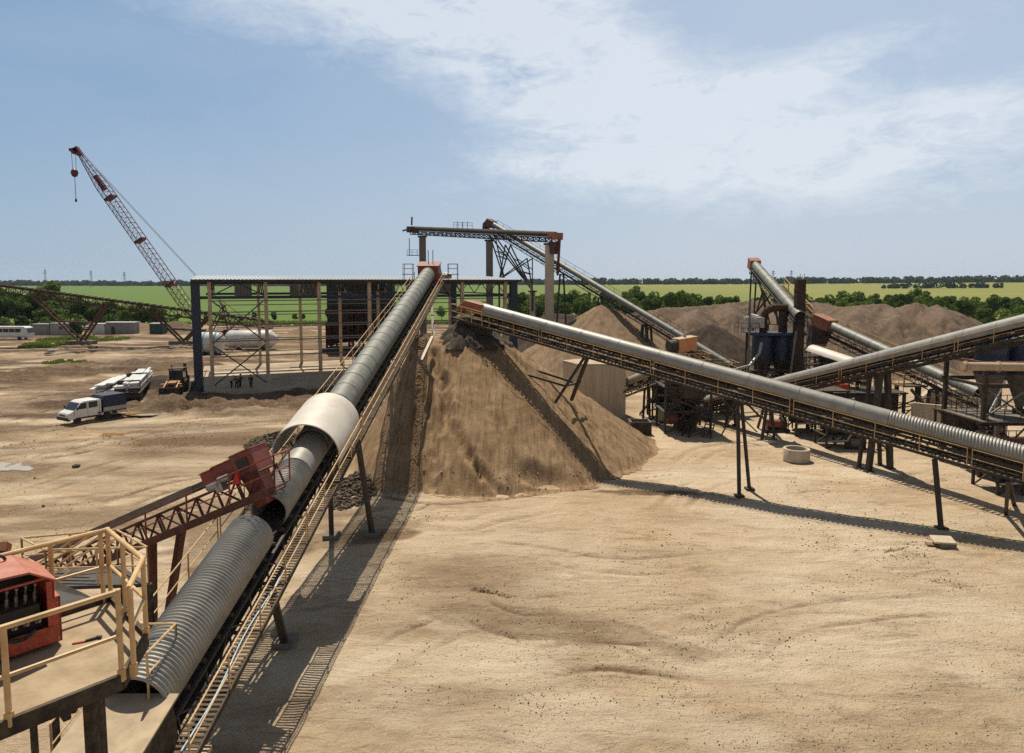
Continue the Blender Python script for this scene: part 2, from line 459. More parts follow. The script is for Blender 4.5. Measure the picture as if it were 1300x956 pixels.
RUTS = [
 ([(0, 640), (110, 600), (230, 570), (350, 548)], .25, .06, .4, 1.9),
 ([(0, 560), (60, 545), (140, 530), (300, 512)], .35, .09, .5, 2.0),
 ([(0, 520), (90, 500), (190, 490), (250, 487)], .4, .10, .5, 2.0),
 ([(0, 610), (120, 560), (260, 540), (380, 530)], .3, .05, .3, 2.0),
 ([(0, 470), (120, 462), (240, 450), (260, 446)], .6, .12, .4, 2.4),
 ([(0, 450), (100, 442), (240, 434)], .6, .10, .4, 2.4),
 ([(505, 655), (580, 668), (640, 655), (735, 640)], .3, .08, .35, 1.6),
 ([(550, 740), (640, 790), (760, 800), (940, 866)], .16, .06, .7, 1.8),
 ([(480, 700), (600, 690), (720, 700), (860, 690)], .3, .03, .12, 1.9),
 ([(840, 660), (880, 620), (960, 600), (1100, 615)], .25, .05, .3, 1.7),
 ([(1090, 740), (1130, 700), (1200, 705), (1300, 730)], .3, .06, .3, 1.7),
 ([(1100, 760), (1180, 745), (1300, 790)], .3, .05, .25, 1.7),
 ([(860, 600), (900, 570), (1000, 560), (1100, 570)], .3, .06, .3, 1.7),
 ([(1130, 620), (1190, 605), (1260, 620), (1300, 640)], .3, .07, .3, 1.8),
 ([(520, 720), (640, 700), (800, 720), (960, 700)], .15, .045, .55, 1.7),
 ([(430, 866), (560, 800), (700, 770), (900, 760)], .15, .05, .7, 1.8),
 ([(600, 866), (760, 830), (980, 866)], .15, .055, .75, 1.8),
 ([(880, 866), (1000, 790), (1180, 770), (1300, 780)], .15, .045, .6, 1.8),
 ([(0, 585), (90, 575), (200, 545), (330, 530)], .35, .08, .8, 2.0),
 ([(0, 545), (80, 520), (200, 508), (240, 505)], .4, .1, .9, 2.1),
 ([(100, 660), (200, 620), (300, 600), (360, 560)], .28, .06, .6, 1.9),
 ([(20, 680), (140, 640), (250, 600)], .28, .05, .5, 1.9),
 ([(700, 866), (900, 800), (1100, 780), (1300, 830)], .3, .03, .12, 1.9),
]
for r in RUTS: rut(*r)
# thin dark crack / trench lines seen in front of the heap
for pts, w_, dk in (([(488, 632), (560, 640), (640, 634), (760, 618)], .16, 1.0), ([(800, 627), (850, 628), (925, 634), (942, 631)], .07, .9),
                    ([(820, 606), (852, 603)], .07, .9), ([(600, 748), (645, 757)], .13, .9), ([(597, 784), (660, 812)], .09, .5),
                    ([(1125, 700), (1150, 696)], .06, .9), ([(440, 662), (520, 650), (545, 640)], .1, .6)):
    d = poly_dist(GX, GY, curve2(pts)) + 0.12 * fbm(GX / 0.7, GY / 0.7, 3)
    g = np.exp(-(d / w_) ** 2); GZ = GZ - 0.07 * g; dark = np.maximum(dark, dk * g)
def ell(px, py, rx, ry, rot=0.0):
    c = gp(px, py); x, y = GX - c.x, GY - c.y
    ca, sa = math.cos(rot), math.sin(rot)
    u, v = x * ca + y * sa, -x * sa + y * ca
    return (u / rx) ** 2 + (v / ry) ** 2 + 0.9 * fbm(GX / 1.6 + 5, GY / 1.6, 4)
def spot(arr, e, k): return np.maximum(arr, min(1, k * 1.25) * np.clip((1.15 - e) * 2.2, 0, 1))
# damp and pale dried patches
for (px, py, rx, ry, ro, k) in ((660, 790, 4.6, 1.3, -0.35, .38), (760, 800, 4.0, .9, -0.45, .3), (590, 800, 2.2, 1.0, 0, .2), (830, 626, 5, .5, -.1, .6), (730, 612, 2.5, .8, 0, .6),
                            (480, 680, 2.2, 1.2, 0.2, .5), (250, 660, 5, 2, .3, .45), (330, 700, 3.5, 2, .5, .5), (0, 600, 4, 3, .2, .35), (300, 690, 3, 3.5, 0, .4)):
    dark = spot(dark, ell(px, py, rx, ry, ro), k)
for (px, py, rx, ry, ro, k) in ((575, 790, 1.3, .8, -.2, .95), (640, 845, 2.0, 1.0, 0, .9), (460, 845, 1.4, .6, .6, .9), (1000, 650, 6, 2.5, 0, .45), (1150, 660, 6, 2.5, 0, .4), (930, 610, 5, 3, 0, .4),
                            (715, 731, .4, .3, 0, 1), (900, 830, 5, 1.5, -.2, .4), (620, 690, 5, 2, 0, .35), (80, 585, 4, .8, .5, .7), (110, 575, 5, .6, .5, .6), (350, 520, 5, 1.2, 0, .5), (20, 500, 7, 1.2, .3, .5), (60, 470, 12, 1.2, .1, .4), (1080, 830, 4, 1.3, 0, .3)):
    pale = spot(pale, ell(px, py, rx, ry, ro), k)
# churned dark earth, upper left, with a low bank; darker bands before the shed
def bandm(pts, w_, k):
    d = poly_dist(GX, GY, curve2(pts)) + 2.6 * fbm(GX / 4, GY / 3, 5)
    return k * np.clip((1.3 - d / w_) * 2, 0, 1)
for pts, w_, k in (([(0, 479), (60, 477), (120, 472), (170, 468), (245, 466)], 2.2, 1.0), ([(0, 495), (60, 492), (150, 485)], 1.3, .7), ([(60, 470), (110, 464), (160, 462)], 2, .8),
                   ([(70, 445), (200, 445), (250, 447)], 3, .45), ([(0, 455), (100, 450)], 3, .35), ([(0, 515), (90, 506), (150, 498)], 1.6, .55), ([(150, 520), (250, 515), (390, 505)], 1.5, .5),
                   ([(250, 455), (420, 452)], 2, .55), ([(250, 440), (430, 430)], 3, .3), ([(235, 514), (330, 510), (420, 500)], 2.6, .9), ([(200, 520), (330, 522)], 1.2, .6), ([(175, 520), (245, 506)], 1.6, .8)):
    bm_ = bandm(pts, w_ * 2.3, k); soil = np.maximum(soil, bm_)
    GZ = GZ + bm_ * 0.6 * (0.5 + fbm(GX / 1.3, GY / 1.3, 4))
soil = np.maximum(soil, 1.25 * np.clip((R_ - 46) / 40, 0, 1) * np.clip((-A_ + R(12)) / R(6), 0, 1) * (0.55 + 1.3 * fbm(GX / 10, GY / 2.5, 5)))
soil = np.maximum(soil, 0.35 * np.clip((R_ - 60) / 60, 0, 1) * np.clip((A_ - R(10)) / R(8), 0, 1))
wl = np.clip(2.2 * (fbm(GX / 14 + 3, GY / 5, 5)), 0, 1) * near
dark = np.maximum(dark, 0.75 * wl * np.clip((6 - GX) / 14, 0.12, 1)); tr_ = np.clip(3.5 * fbm(GX / 7 + GY / 11, GY / 1.6 - GX / 5, 5) - .35, 0, 1) * near; dark = np.maximum(dark, .5 * tr_ * np.clip((2 - GX) / 10, .2, 1)); pt_ = np.clip(4 * fbm(GX / 6 + 40, GY / 3.5 + 11, 5) - .6, 0, 1); pale = np.maximum(pale, .7 * pt_ * near); dark = np.clip(dark * 1.35, 0, 1); pale = np.clip(pale, 0, 1); soil = np.clip(soil, 0, 1)

m = bpy.data.materials.new('sandy_ground'); gnt, gb = nodes(m)
def ground_nodes(nt, b, base, light, damp, earth, attrs=True, peb=1.0):
    geo = N(nt, 'ShaderNodeNewGeometry')
    big = N(nt, 'ShaderNodeTexNoise', Scale=0.09, Detail=7.0, Roughness=0.6)
    med = N(nt, 'ShaderNodeTexNoise', Scale=0.9, Detail=8.0, Roughness=0.65, Distortion=0.4)
    mp = N(nt, 'ShaderNodeMapping'); mp.inputs['Scale'].default_value = (0.35, 1.3, 1); mp.inputs['Rotation'].default_value = (0, 0, R(14))
    st = N(nt, 'ShaderNodeTexNoise', Scale=0.9, Detail=9.0, Roughness=0.7, Distortion=0.9)
    fine = N(nt, 'ShaderNodeTexNoise', Scale=9.0, Detail=6.0, Roughness=0.75)
    for n in (big, med, fine): nt.links.new(geo.outputs['Position'], n.inputs['Vector'])
    nt.links.new(geo.outputs['Position'], mp.inputs[0]); nt.links.new(mp.outputs[0], st.inputs['Vector'])
    col = mixc(nt, ramp(nt, big.outputs[0], 0.35, 0.65), base, light)
    col = mixc(nt, mth(nt, 'MULTIPLY', ramp(nt, st.outputs[0], 0.50, 0.70), 0.62), col, damp)
    col = mixc(nt, mth(nt, 'MULTIPLY', ramp(nt, med.outputs[0], 0.5, 0.72), 0.35), col, light)
    col = mixc(nt, mth(nt, 'MULTIPLY', ramp(nt, fine.outputs[0], 0.5, 0.8), 0.35), col, damp)
    if attrs:
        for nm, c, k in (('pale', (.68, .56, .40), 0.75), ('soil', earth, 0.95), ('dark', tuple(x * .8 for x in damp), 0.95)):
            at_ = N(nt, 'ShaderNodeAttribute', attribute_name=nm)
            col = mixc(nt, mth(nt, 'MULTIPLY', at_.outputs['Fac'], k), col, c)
    # dried crust: crisp pale flakes and darker cracks
    wv = N(nt, 'ShaderNodeTexNoise', Scale=2.6, Detail=10.0, Roughness=0.78, Distortion=1.6)
    mp2 = N(nt, 'ShaderNodeMapping'); mp2.inputs['Scale'].default_value = (.55, 1.5, 1); mp2.inputs['Rotation'].default_value = (0, 0, R(-9))
    nt.links.new(geo.outputs['Position'], mp2.inputs[0]); nt.links.new(mp2.outputs[0], wv.inputs['Vector'])
    col = mixc(nt, mth(nt, 'MULTIPLY', ramp(nt, wv.outputs[0], 0.56, 0.62), 0.42), col, tuple(x * 1.15 for x in light))
    col = mixc(nt, mth(nt, 'MULTIPLY', ramp(nt, wv.outputs[0], 0.41, 0.36), 0.45), col, damp)
    # scattered small grit
    vo = N(nt, 'ShaderNodeTexVoronoi', Scale=4.5, Randomness=1.0); nt.links.new(geo.outputs['Position'], vo.inputs['Vector'])
    zone = ramp(nt, big.outputs[0], 0.42, 0.62)
    g = mth(nt, 'MULTIPLY', mth(nt, 'LESS_THAN', vo.outputs[0], 0.15), mth(nt, 'ADD', mth(nt, 'MULTIPLY', zone, 0.5), 0.1))
    col = mixc(nt, mth(nt, 'MULTIPLY', g, peb), col, (0.10, 0.075, 0.05))
    v2 = N(nt, 'ShaderNodeTexVoronoi', Scale=13.0, Randomness=1.0); nt.links.new(geo.outputs['Position'], v2.inputs['Vector'])
    sv = N(nt, 'ShaderNodeSeparateColor'); nt.links.new(v2.outputs['Color'], sv.inputs[0])
    g2_ = mth(nt, 'MULTIPLY', mth(nt, 'LESS_THAN', v2.outputs[0], 0.26), mth(nt, 'GREATER_THAN', sv.outputs[0], 0.62))
    col = mixc(nt, mth(nt, 'MULTIPLY', g2_, mth(nt, 'ADD', mth(nt, 'MULTIPLY', zone, 0.35), 0.2)), col, mixc(nt, sv.outputs[1], (0.13, 0.095, 0.06), (0.62, 0.52, 0.38)))
    nt.links.new(col, b.inputs['Base Color']); b.inputs['Roughness'].default_value = 0.95
    hh = mth(nt, 'ADD', mth(nt, 'MULTIPLY', fine.outputs[0], 0.5), mth(nt, 'ADD', med.outputs[0], st.outputs[0]))
    bp = N(nt, 'ShaderNodeBump', Strength=1.0, Distance=0.22)
    nt.links.new(hh, bp.inputs['Height']); nt.links.new(bp.outputs[0], b.inputs['Normal'])
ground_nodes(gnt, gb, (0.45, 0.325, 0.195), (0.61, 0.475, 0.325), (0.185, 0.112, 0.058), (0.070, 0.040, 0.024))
M['ground'] = m
vs, q = grid_mesh(GX, GY, GZ)
ground, used = mesh_np('ground', vs, q, m)
ground['kind'] = 'structure'
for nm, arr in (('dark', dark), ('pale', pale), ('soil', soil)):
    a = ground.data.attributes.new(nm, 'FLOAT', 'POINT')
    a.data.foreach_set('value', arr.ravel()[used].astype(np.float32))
_gr = np.array(r_); _ga = np.array(aa)
def gz(x, y):
    r = math.hypot(x, y); a = math.atan2(x, y)
    i = min(max(int(np.searchsorted(_gr, r)), 0), len(_gr) - 1); j = min(max(int(np.searchsorted(_ga, a)), 0), len(_ga) - 1)
    return float(GZ[i, j])

# ---- green field beyond the works
fr = []
x = 225.0
while x < 2600: fr.append(x); x *= 1.03
fa = np.radians(np.arange(-62, 62.1, 1.0))
FA, FR = np.meshgrid(fa, np.array(fr))
FX, FY = FR * np.tan(FA) * 0.8, FR * 1.0
FZ = terrain(FX, FY) + 0.12
mf = bpy.data.materials.new('crop_field'); fnt, fb = nodes(mf)
geo = N(fnt, 'ShaderNodeNewGeometry'); sxx = N(fnt, 'ShaderNodeSeparateXYZ'); fnt.links.new(geo.outputs['Position'], sxx.inputs[0])
n1 = N(fnt, 'ShaderNodeTexNoise', Scale=0.006, Detail=6.0, Roughness=0.6)
mpf = N(fnt, 'ShaderNodeMapping'); mpf.inputs['Scale'].default_value = (0.3, 2.2, 1); mpf.inputs['Rotation'].default_value = (0, 0, R(6))
fnt.links.new(geo.outputs['Position'], mpf.inputs[0]); fnt.links.new(mpf.outputs[0], n1.inputs['Vector'])
n2 = N(fnt, 'ShaderNodeTexNoise', Scale=0.8, Detail=5.0, Roughness=0.7); fnt.links.new(geo.outputs['Position'], n2.inputs['Vector'])
ye = ramp(fnt, mth(fnt, 'ADD', mth(fnt, 'MULTIPLY', sxx.outputs[0], 0.0022), n1.outputs[0]), 0.35, 1.1)
colf = mixc(fnt, ye, (0.09, 0.145, 0.018), (0.21, 0.205, 0.05))
colf = mixc(fnt, mth(fnt, 'MULTIPLY', ramp(fnt, n1.outputs[0], 0.45, 0.7), 0.45), colf, (0.09, 0.14, 0.03))
colf = mixc(fnt, mth(fnt, 'MULTIPLY', ramp(fnt, n2.outputs[0], 0.5, 0.8), 0.4), colf, (0.07, 0.11, 0.025))
fnt.links.new(colf, fb.inputs['Base Color']); fb.inputs['Roughness'].default_value = 0.9
vs, q = grid_mesh(FX, FY, FZ)
field, _ = mesh_np('field', vs, q, mf); field['kind'] = 'structure'

# ---- puddles
mw = bpy.data.materials.new('muddy_water'); pnt, pb = nodes(mw)
pb.inputs['Base Color'].default_value = (0.30, 0.17, 0.06, 1); pb.inputs['Roughness'].default_value = 0.12
mw2 = bpy.data.materials.new('pale_water'); p2n, pb2 = nodes(mw2)
pb2.inputs['Base Color'].default_value = (0.38, 0.33, 0.26, 1); pb2.inputs['Roughness'].default_value = 0.15
def puddle(px, py, rx, ry, rot, mm, lab):
    c = gp(px, py); n = 40; vs = []
    for i in range(n):
        g = 2 * math.pi * i / n; k = 1 + 0.25 * math.sin(3 * g + px) + 0.15 * math.sin(7 * g + py) + 0.1 * math.sin(12 * g)
        x, y = rx * k * math.cos(g), ry * k * math.sin(g)
        vs.append((c.x + x * math.cos(rot) - y * math.sin(rot), c.y + x * math.sin(rot) + y * math.cos(rot)))
    zz = np.mean([gz(*p) for p in vs]) + 0.03
    b = MB(); b.add([(x, y, zz) for x, y in vs], [tuple(range(n))])
    o = b.build('puddle', mm); o['kind'] = 'structure'
puddle(140, 551, 1.0, .7, .2, mw, ''); puddle(171, 527, 1.0, .9, .2, mw, '')
puddle(196, 528, 2.4, .6, .2, mw2, ''); puddle(152, 527, 1.2, .5, .2, mw2, '')
puddle(8, 594, 2.0, 1.1, -.2, mw2, '')

# ---- gravel scatter, heaps of loose stones (stuff)
def ico(n=1):
    t = (1 + 5 ** .5) / 2
    v = [(-1, t, 0), (1, t, 0), (-1, -t, 0), (1, -t, 0), (0, -1, t), (0, 1, t), (0, -1, -t), (0, 1, -t), (t, 0, -1), (t, 0, 1), (-t, 0, -1), (-t, 0, 1)]
    f = [(0, 11, 5), (0, 5, 1), (0, 1, 7), (0, 7, 10), (0, 10, 11), (1, 5, 9), (5, 11, 4), (11, 10, 2), (10, 7, 6), (7, 1, 8), (3, 9, 4), (3, 4, 2), (3, 2, 6), (3, 6, 8), (3, 8, 9), (4, 9, 5), (2, 4, 11), (6, 2, 10), (8, 6, 7), (9, 8, 1)]
    return [V(p).normalized() for p in v], f
ICV, ICF = ico()
def rock(mb, c, s, rr=rnd):
    q = Matrix.Rotation(rr.uniform(0, 6.3), 3, V((rr.uniform(-1, 1), rr.uniform(-1, 1), 1)).normalized())
    sc3 = V((s * rr.uniform(.6, 1.2), s * rr.uniform(.6, 1.2), s * rr.uniform(.4, .9)))
    mb.add([V(c) + V([(q @ (v * rr.uniform(.78, 1.18)))[i] * sc3[i] for i in range(3)]) for v in ICV], ICF)
OCV = [V((1, 0, 0)), V((-1, 0, 0)), V((0, 1, 0)), V((0, -1, 0)), V((0, 0, 1)), V((0, 0, -1))]
OCF = [(0, 2, 4), (2, 1, 4), (1, 3, 4), (3, 0, 4), (2, 0, 5), (1, 2, 5), (3, 1, 5), (0, 3, 5)]
def chip(mb, c, s, rr=rnd):
    q = Matrix.Rotation(rr.uniform(0, 6.3), 3, 'Z')
    mb.add([V(c) + q @ V((v.x * s * rr.uniform(.5, 1.3), v.y * s * rr.uniform(.5, 1.3), v.z * s * rr.uniform(.4, .9))) for v in OCV], OCF)
g1, g2 = MB(), MB()
def scatter(n, px0, px1, py0, py1, s0, s1, dens=None, cl=6.0, thr=0.02):
    m_ = n * 8
    PX, PY = _rs.uniform(px0, px1, m_), _rs.uniform(py0, py1, m_)
    a, b = (PX - 650) / F, -(PY - 433) / F
    k = -H / (-ST + b * CT); x, y = a * k, k * (CT + b * ST)
    v = fbm(x / cl, y / cl, 3) + 0.35 * fbm(x * 2 / cl + 9, y * 2 / cl, 3)
    ok = np.nonzero(v > thr - _rs.exponential(1 / 9, m_))[0][:n]
    for i in ok:
        s = s0 + (s1 - s0) * rnd.random() ** 4
        chip(g1 if rnd.random() < .75 else g2, (x[i], y[i], gz(x[i], y[i]) + s * .2), s)
scatter(8000, 640, 1300, 655, 950, .008, .034)
scatter(2600, 430, 900, 640, 900, .010, .045, thr=.08)
scatter(2500, 0, 420, 560, 760, .014, .06, thr=.1)
scatter(1200, 0, 420, 500, 570, .03, .10, thr=.1)
scatter(2200, 820, 1300, 560, 700, .015, .065, thr=.1)
for (a, b, n, wd, s) in (((1115, 722), (1165, 690), 260, .5, .05), ((1130, 735), (1260, 752), 300, .5, .05), ((1010, 760), (1110, 730), 240, .6, .05), ((1150, 700), (1210, 740), 160, .5, .05), ((780, 700), (900, 790), 350, 1.2, .045), ((860, 800), (1050, 830), 350, .9, .045), ((470, 655), (560, 660), 160, .5, .07), ((598, 746), (648, 757), 170, .12, .05), ((600, 786), (650, 808), 120, .15, .03), ((455, 730), (520, 720), 80, .7, .03)):
    A, B = gp(*a), gp(*b)
    for _ in range(n):
        t = rnd.random(); p = A.lerp(B, t) + V((rnd.gauss(0, wd), rnd.gauss(0, wd), 0))
        chip(g1 if rnd.random() < .6 else g2, (p.x, p.y, gz(p.x, p.y)), s * (.2 + 1.0 * rnd.random() ** 2))
M['grit_l'] = mat('grit_light', (0.36, 0.27, 0.18), (0.24, 0.18, 0.12), rough=.95)
o = g1.build('gravel', M['stone']); tag(o, 'loose dark grit scattered over the sandy yard', 'gravel', kind='stuff')
o = g2.build('gravel', M['grit_l']); tag(o, 'loose pale grit scattered over the sandy yard', 'gravel', kind='stuff')
# ================================================================ covered conveyors
class Frame:
    def __init__(s, A, B):
        s.A, s.B = V(A), V(B); s.L = (s.B - s.A).length
        s.T = (s.B - s.A).normalized(); s.S = s.T.cross(Z).normalized(); s.U = s.S.cross(s.T)
    def P(s, t, a=0, u=0): return s.A + s.T * t + s.S * a + s.U * u
    def t_at_px(s, px):
        lo, hi = -200.0, 400.0
        best = min((abs(proj(s.P(t))[0] - px), t) for t in np.linspace(-20, s.L + 20, 4000) if s.P(t).y > 1)
        return best[1]

def hood(fr, t0, t1, r, a0=-25, a1=205, u=0.0, corr=None, bands=0, th=0.03, n=26):
    mb = MB(); L = t1 - t0
    if corr:
        m = max(2, int(L / corr * 6)); ts = [t0 + L * i / m for i in range(m + 1)]
        rr = [r + 0.028 * math.sin(2 * math.pi * (t / corr)) for t in ts]
    else:
        ts, rr = [t0], [r]
        if bands:
            k = t0 + bands * .6
            while k < t1 - .1:
                ts += [k, k + .012, k + .06, k + .072]; rr += [r, r + .022, r + .022, r]; k += bands
        ts.append(t1); rr.append(r)
    ang = [R(a0 + (a1 - a0) * i / n) for i in range(n + 1)]
    V0 = []
    for t, q in zip(ts, rr):
        for a in ang: V0.append(fr.P(t, q * math.cos(a), u + q * math.sin(a)))
    w_ = n + 1; F0 = []
    for i in range(len(ts) - 1):
        for j in range(n): F0.append((i * w_ + j, i * w_ + j + 1, (i + 1) * w_ + j + 1, (i + 1) * w_ + j))
    b0 = len(V0)
    for t in (t0, t1):
        for a in ang: V0.append(fr.P(t, (r - th - .03) * math.cos(a), u + (r - th - .03) * math.sin(a)))
    for j in range(n): F0.append((b0 + j, b0 + w_ + j, b0 + w_ + j + 1, b0 + j + 1))
    e = (len(ts) - 1) * w_
    for j in range(n):
        F0.append((j, b0 + j, b0 + j + 1, j + 1)); F0.append((e + j, e + j + 1, b0 + w_ + j + 1, b0 + w_ + j))
    mb.add(V0, F0)
    return mb

def truss(fr, t0, t1, w, u0, u1, step, ch=.09, br=.05, bottom=True):
    mb = MB()
    for s in (-1, 1):
        mb.beam(fr.P(t0, s * w, u0), fr.P(t1, s * w, u0), ch, ch, fr.U)
        mb.beam(fr.P(t0, s * w, u1), fr.P(t1, s * w, u1), ch, ch, fr.U)
        n = max(1, int(round((t1 - t0) / step))); d = (t1 - t0) / n
        for i in range(n + 1):
            t = t0 + d * i
            mb.beam(fr.P(t, s * w, u0), fr.P(t, s * w, u1), br, br, fr.T)
            if i < n:
                a, b = (u0, u1) if i % 2 else (u1, u0)
                mb.beam(fr.P(t, s * w, a), fr.P(t + d, s * w, b), br, br)
    if bottom:
        for i in range(n + 1):
            t = t0 + d * i
            mb.beam(fr.P(t, -w, u1), fr.P(t, w, u1), br, br); mb.beam(fr.P(t, -w, u0), fr.P(t, w, u0), br, br)
    return mb

def railing(mb, pts, h=1.1, r=.022, step=2.0, mids=(0.55,), pr=None, toe=False):
    """pts: points on the walkway edge"""
    pts = [V(p) for p in pts]; up = Z * h
    for a, b in zip(pts[:-1], pts[1:]):
        mb.tube(a + up, b + up, r, 6)
        for m_ in mids: mb.tube(a + Z * h * m_, b + Z * h * m_, r * .8, 6)
        n = max(1, int(round((b - a).length / step)))
        for i in range(n + 1):
            p = a.lerp(b, i / n); mb.tube(p, p + up, pr or r, 6)
    return mb

def stairs(mb, a, b, w=.8, rise=.24, side=None):
    a, b = V(a), V(b); d = b - a; hz_ = V((d.x, d.y, 0)).normalized(); s = side or V((hz_.y, -hz_.x, 0))
    for k in (-1, 1): mb.beam(a + s * k * w / 2, b + s * k * w / 2, .05, .2)
    n = max(2, int(abs(d.z) / rise))
    for i in range(1, n):
        c = a.lerp(b, i / n); mb.box(c, (.24, w, .04), (hz_, s, Z))
    return s

M['walk'] = mat('dusty_grating', (.10, .075, .052), (.17, .125, .085), rough=.85, ns=3)
def conveyor(label, A, B, r, hoods, w=None, ch=.09, br=.05, walk=(), u0=None, td=1.0, step=1.5, ru=-0.2, legs=(), group='covered belt conveyors', hm='galv', tm='dark',
             roller=1.2, rail_m='rail2', cat='conveyor', name='belt_conveyor', walk_rng=None, head=None, trng=None, wu=None, wo=0.16, ww=.65, rr=.02, rh=1.05, pitch=.3):
    fr = Frame(A, B); w = w or r * .9; u0 = -r * .8 if u0 is None else u0; u1 = u0 - td
    root = thing(name, label, cat, (A[0], A[1], 0), group)
    t0, t1 = trng or (0, fr.L)
    for h in hoods:
        o = hood(fr, h[0], h[1], h[2] if len(h) > 2 and h[2] else r, **(h[3] if len(h) > 3 else {})).build('hood', M[h[4] if len(h) > 4 else hm], root, True, angle=50)
        if len(h) > 5: o['label'] = h[5]
    truss(fr, t0, t1, w, u0, u1, step, ch, br).build('truss', M[tm], root)
    b = MB()
    b.box(fr.P((t0 + t1) / 2, 0, u0 + .22), (t1 - t0, w * 1.5, .03), (fr.T, fr.S, fr.U))
    b.box(fr.P((t0 + t1) / 2, 0, u1 + .3), (t1 - t0, w * 1.4, .02), (fr.T, fr.S, fr.U))
    b.build('belt', M['rubber'], root)
    if roller:
        n = min(95, int((t1 - t0) / roller)); of = OFF[root.name]; mb = MB().tube(of - fr.S * w * .95, of + fr.S * w * .95, .07, 8)
        for k in (-1, 1): mb.beam(of + fr.S * w * .9 * k, of + fr.S * w * .9 * k - fr.U * .2 , .06, .05)
        src = None
        for i in range(n):
            p = fr.P(t0 + (i + .5) * (t1 - t0) / n, 0, u0 + .13)
            if src is None:
                src = mb.build('roller', M['dark2'], root); o = src
            else: o = src.copy(); C.objects.link(o)
            o.location = p - OFF[root.name]
    wu = wu if wu is not None else u0 - .35
    a_, b_ = walk_rng or (t0, t1)
    for sd_ in walk:
        i0, i1 = sd_ * (w + wo), sd_ * (w + wo + ww)
        gm = grating(a_, b_, i0, i1, lambda t, c: fr.P(t, c, wu + .02), pitch, pitch * .45).build('walkway_grating', M['walk'], root)
        md = gm.modifiers.new('solid', 'SOLIDIFY'); md.thickness = .03
        mb = MB().beam(fr.P(a_, i1, wu - .03), fr.P(b_, i1, wu - .03), .05, .16, fr.U)
        t = a_
        while t < b_: mb.beam(fr.P(t, sd_ * w, wu - .08), fr.P(t, i1, wu - .08), .06, .1); t += 2.4
        mb.build('walkway_beam', M['dark2'], root)
        mb = MB(); t = a_; run = 9.5
        while t < b_ - 1:
            e = min(t + run, b_)
            P0, P1 = fr.P(t + .12, i1, wu), fr.P(e - .12, i1, wu)
            railing(mb, [P0, P1], rh, rr, 2.2, (0.5,))
            t = e
        mb.build('handrail', M[rail_m], root)
    for lg in legs:
        t, spread, gzf = lg[0], lg[1], (lg[2] if len(lg) > 2 else 0.0)
        lr = lg[3] if len(lg) > 3 else .11
        H_ = MB()
        for sd_ in (-1, 1):
            top = fr.P(t, sd_ * w * .7, u1)
            foot = V((top.x, top.y, 0)) + V((fr.S.x, fr.S.y, 0)) * sd_ * spread
            z = gzf if not callable(gzf) else gzf(foot)
            foot.z = z
            MB().beam(top, foot - Z * .1, lr * 1.6, lr * 1.9).build('leg', M[tm], root)
            if z < 0.5: H_.box((foot.x, foot.y, z + .05), (.6, .6, .16))
        a = fr.P(t, -w * .7, u1); b2 = fr.P(t, w * .7, u1)
        H_.beam(a, b2, .16, .16)
        H_.build('leg_bracket', M[tm], root)
    if head: head(fr, root)
    return root, fr
def loc0(root): return False

M['deckbeige'] = mat('beige_plate', (.48, .37, .24), (.34, .26, .17), rough=.8, ns=2)
# --- big central conveyor climbing away from the camera
A, B = at(248, 782, 18.8), at(545, 346, 74.5)
f0 = Frame(A, B)
A2 = f0.P(f0.t_at_px(172)); f0 = Frame(A2, B)
T_ = f0.t_at_px
def head1(fr, root):
    t = fr.L
    mb = MB().box(fr.P(t + .2, 0, -.1), (2.6, 2.2, 1.9), (fr.T, fr.S, fr.U)); mb.box(fr.P(t + .2, 0, .9), (2.8, 2.4, .1), (fr.T, fr.S, fr.U))
    mb.prism([fr.P(t + 1.5, -1.1, .3), fr.P(t + 1.5, -1.1, -1.2), fr.P(t + 2.3, -1.1, -1.8), fr.P(t + 2.3, -1.1, -.4)], fr.S * 2.2)
    mb.build('head_housing', M['redbox'], root, bevel=.02)
    mb = MB().box(fr.P(t + .4, 1.6, -.4), (.7, .7, .6), (fr.T, fr.S, fr.U)).tube(fr.P(t + .1, 1.4, -.4), fr.P(t + .1, 2.4, -.4), .28, 12)
    mb.build('drive_motor', M['zinc'], root)
    for k in (-.1, .4): MB().tube(fr.P(t + .2, k, .9), fr.P(t + .2, k, .9) + Z * 1.5, .04).build('aerial', M['dark'], root)
    for k in (-2.2, 2.6):
        mb = MB()
        c = fr.P(t - .6, k, -1.0)
        for dx, dy in ((-.5, -.5), (.5, -.5), (.5, .5), (-.5, .5)): mb.tube(c + V((dx, dy, 0)), c + V((dx, dy, 2.0)), .03, 6)
        railing(mb, [c + V((-.5, -.5, .9)), c + V((.5, -.5, .9)), c + V((.5, .5, .9)), c + V((-.5, .5, .9)), c + V((-.5, -.5, .9))], 1.1, .03, 1)
        mb.box(c + V((0, 0, .9)), (1.2, 1.2, .06))
        mb.build('inspection_cage', M['dark'], root)
tg0, tg1, tr0, tr1, tu = T_(318), T_(341), T_(390), T_(420), T_(396)
C1, F1 = conveyor('large grey conveyor with corrugated tail and white ring climbing away from the lower left', A2, B, .77,
    [(0, tg0, None, dict(corr=.135, a0=-60, a1=240), 'galv', 'corrugated hood at the low end'), (tg1, tg1 + 3.1, .68, dict(corr=.135, a0=-50, a1=230, u=-.12), 'galv', 'short corrugated hood past the gap'),
     (tg1 + 3.1, tr0 + 1.0, .70, dict(a0=-50, a1=230, u=-.1), 'galv', 'smooth dusty hood running under the white ring'), (tu, f0.L, None, dict(bands=1.75), 'galv_green', 'smooth seamed hood of the long upper run')],
    w=.72, walk=(1, -1), td=1.05, step=1.6, u0=-.72, legs=[], roller=.95, walk_rng=(-1.0, f0.L), trng=(-1.2, f0.L), wu=-.95, wo=.18, ww=.7, rail_m='rail', rr=.024, pitch=.16, head=head1, tm='dark')
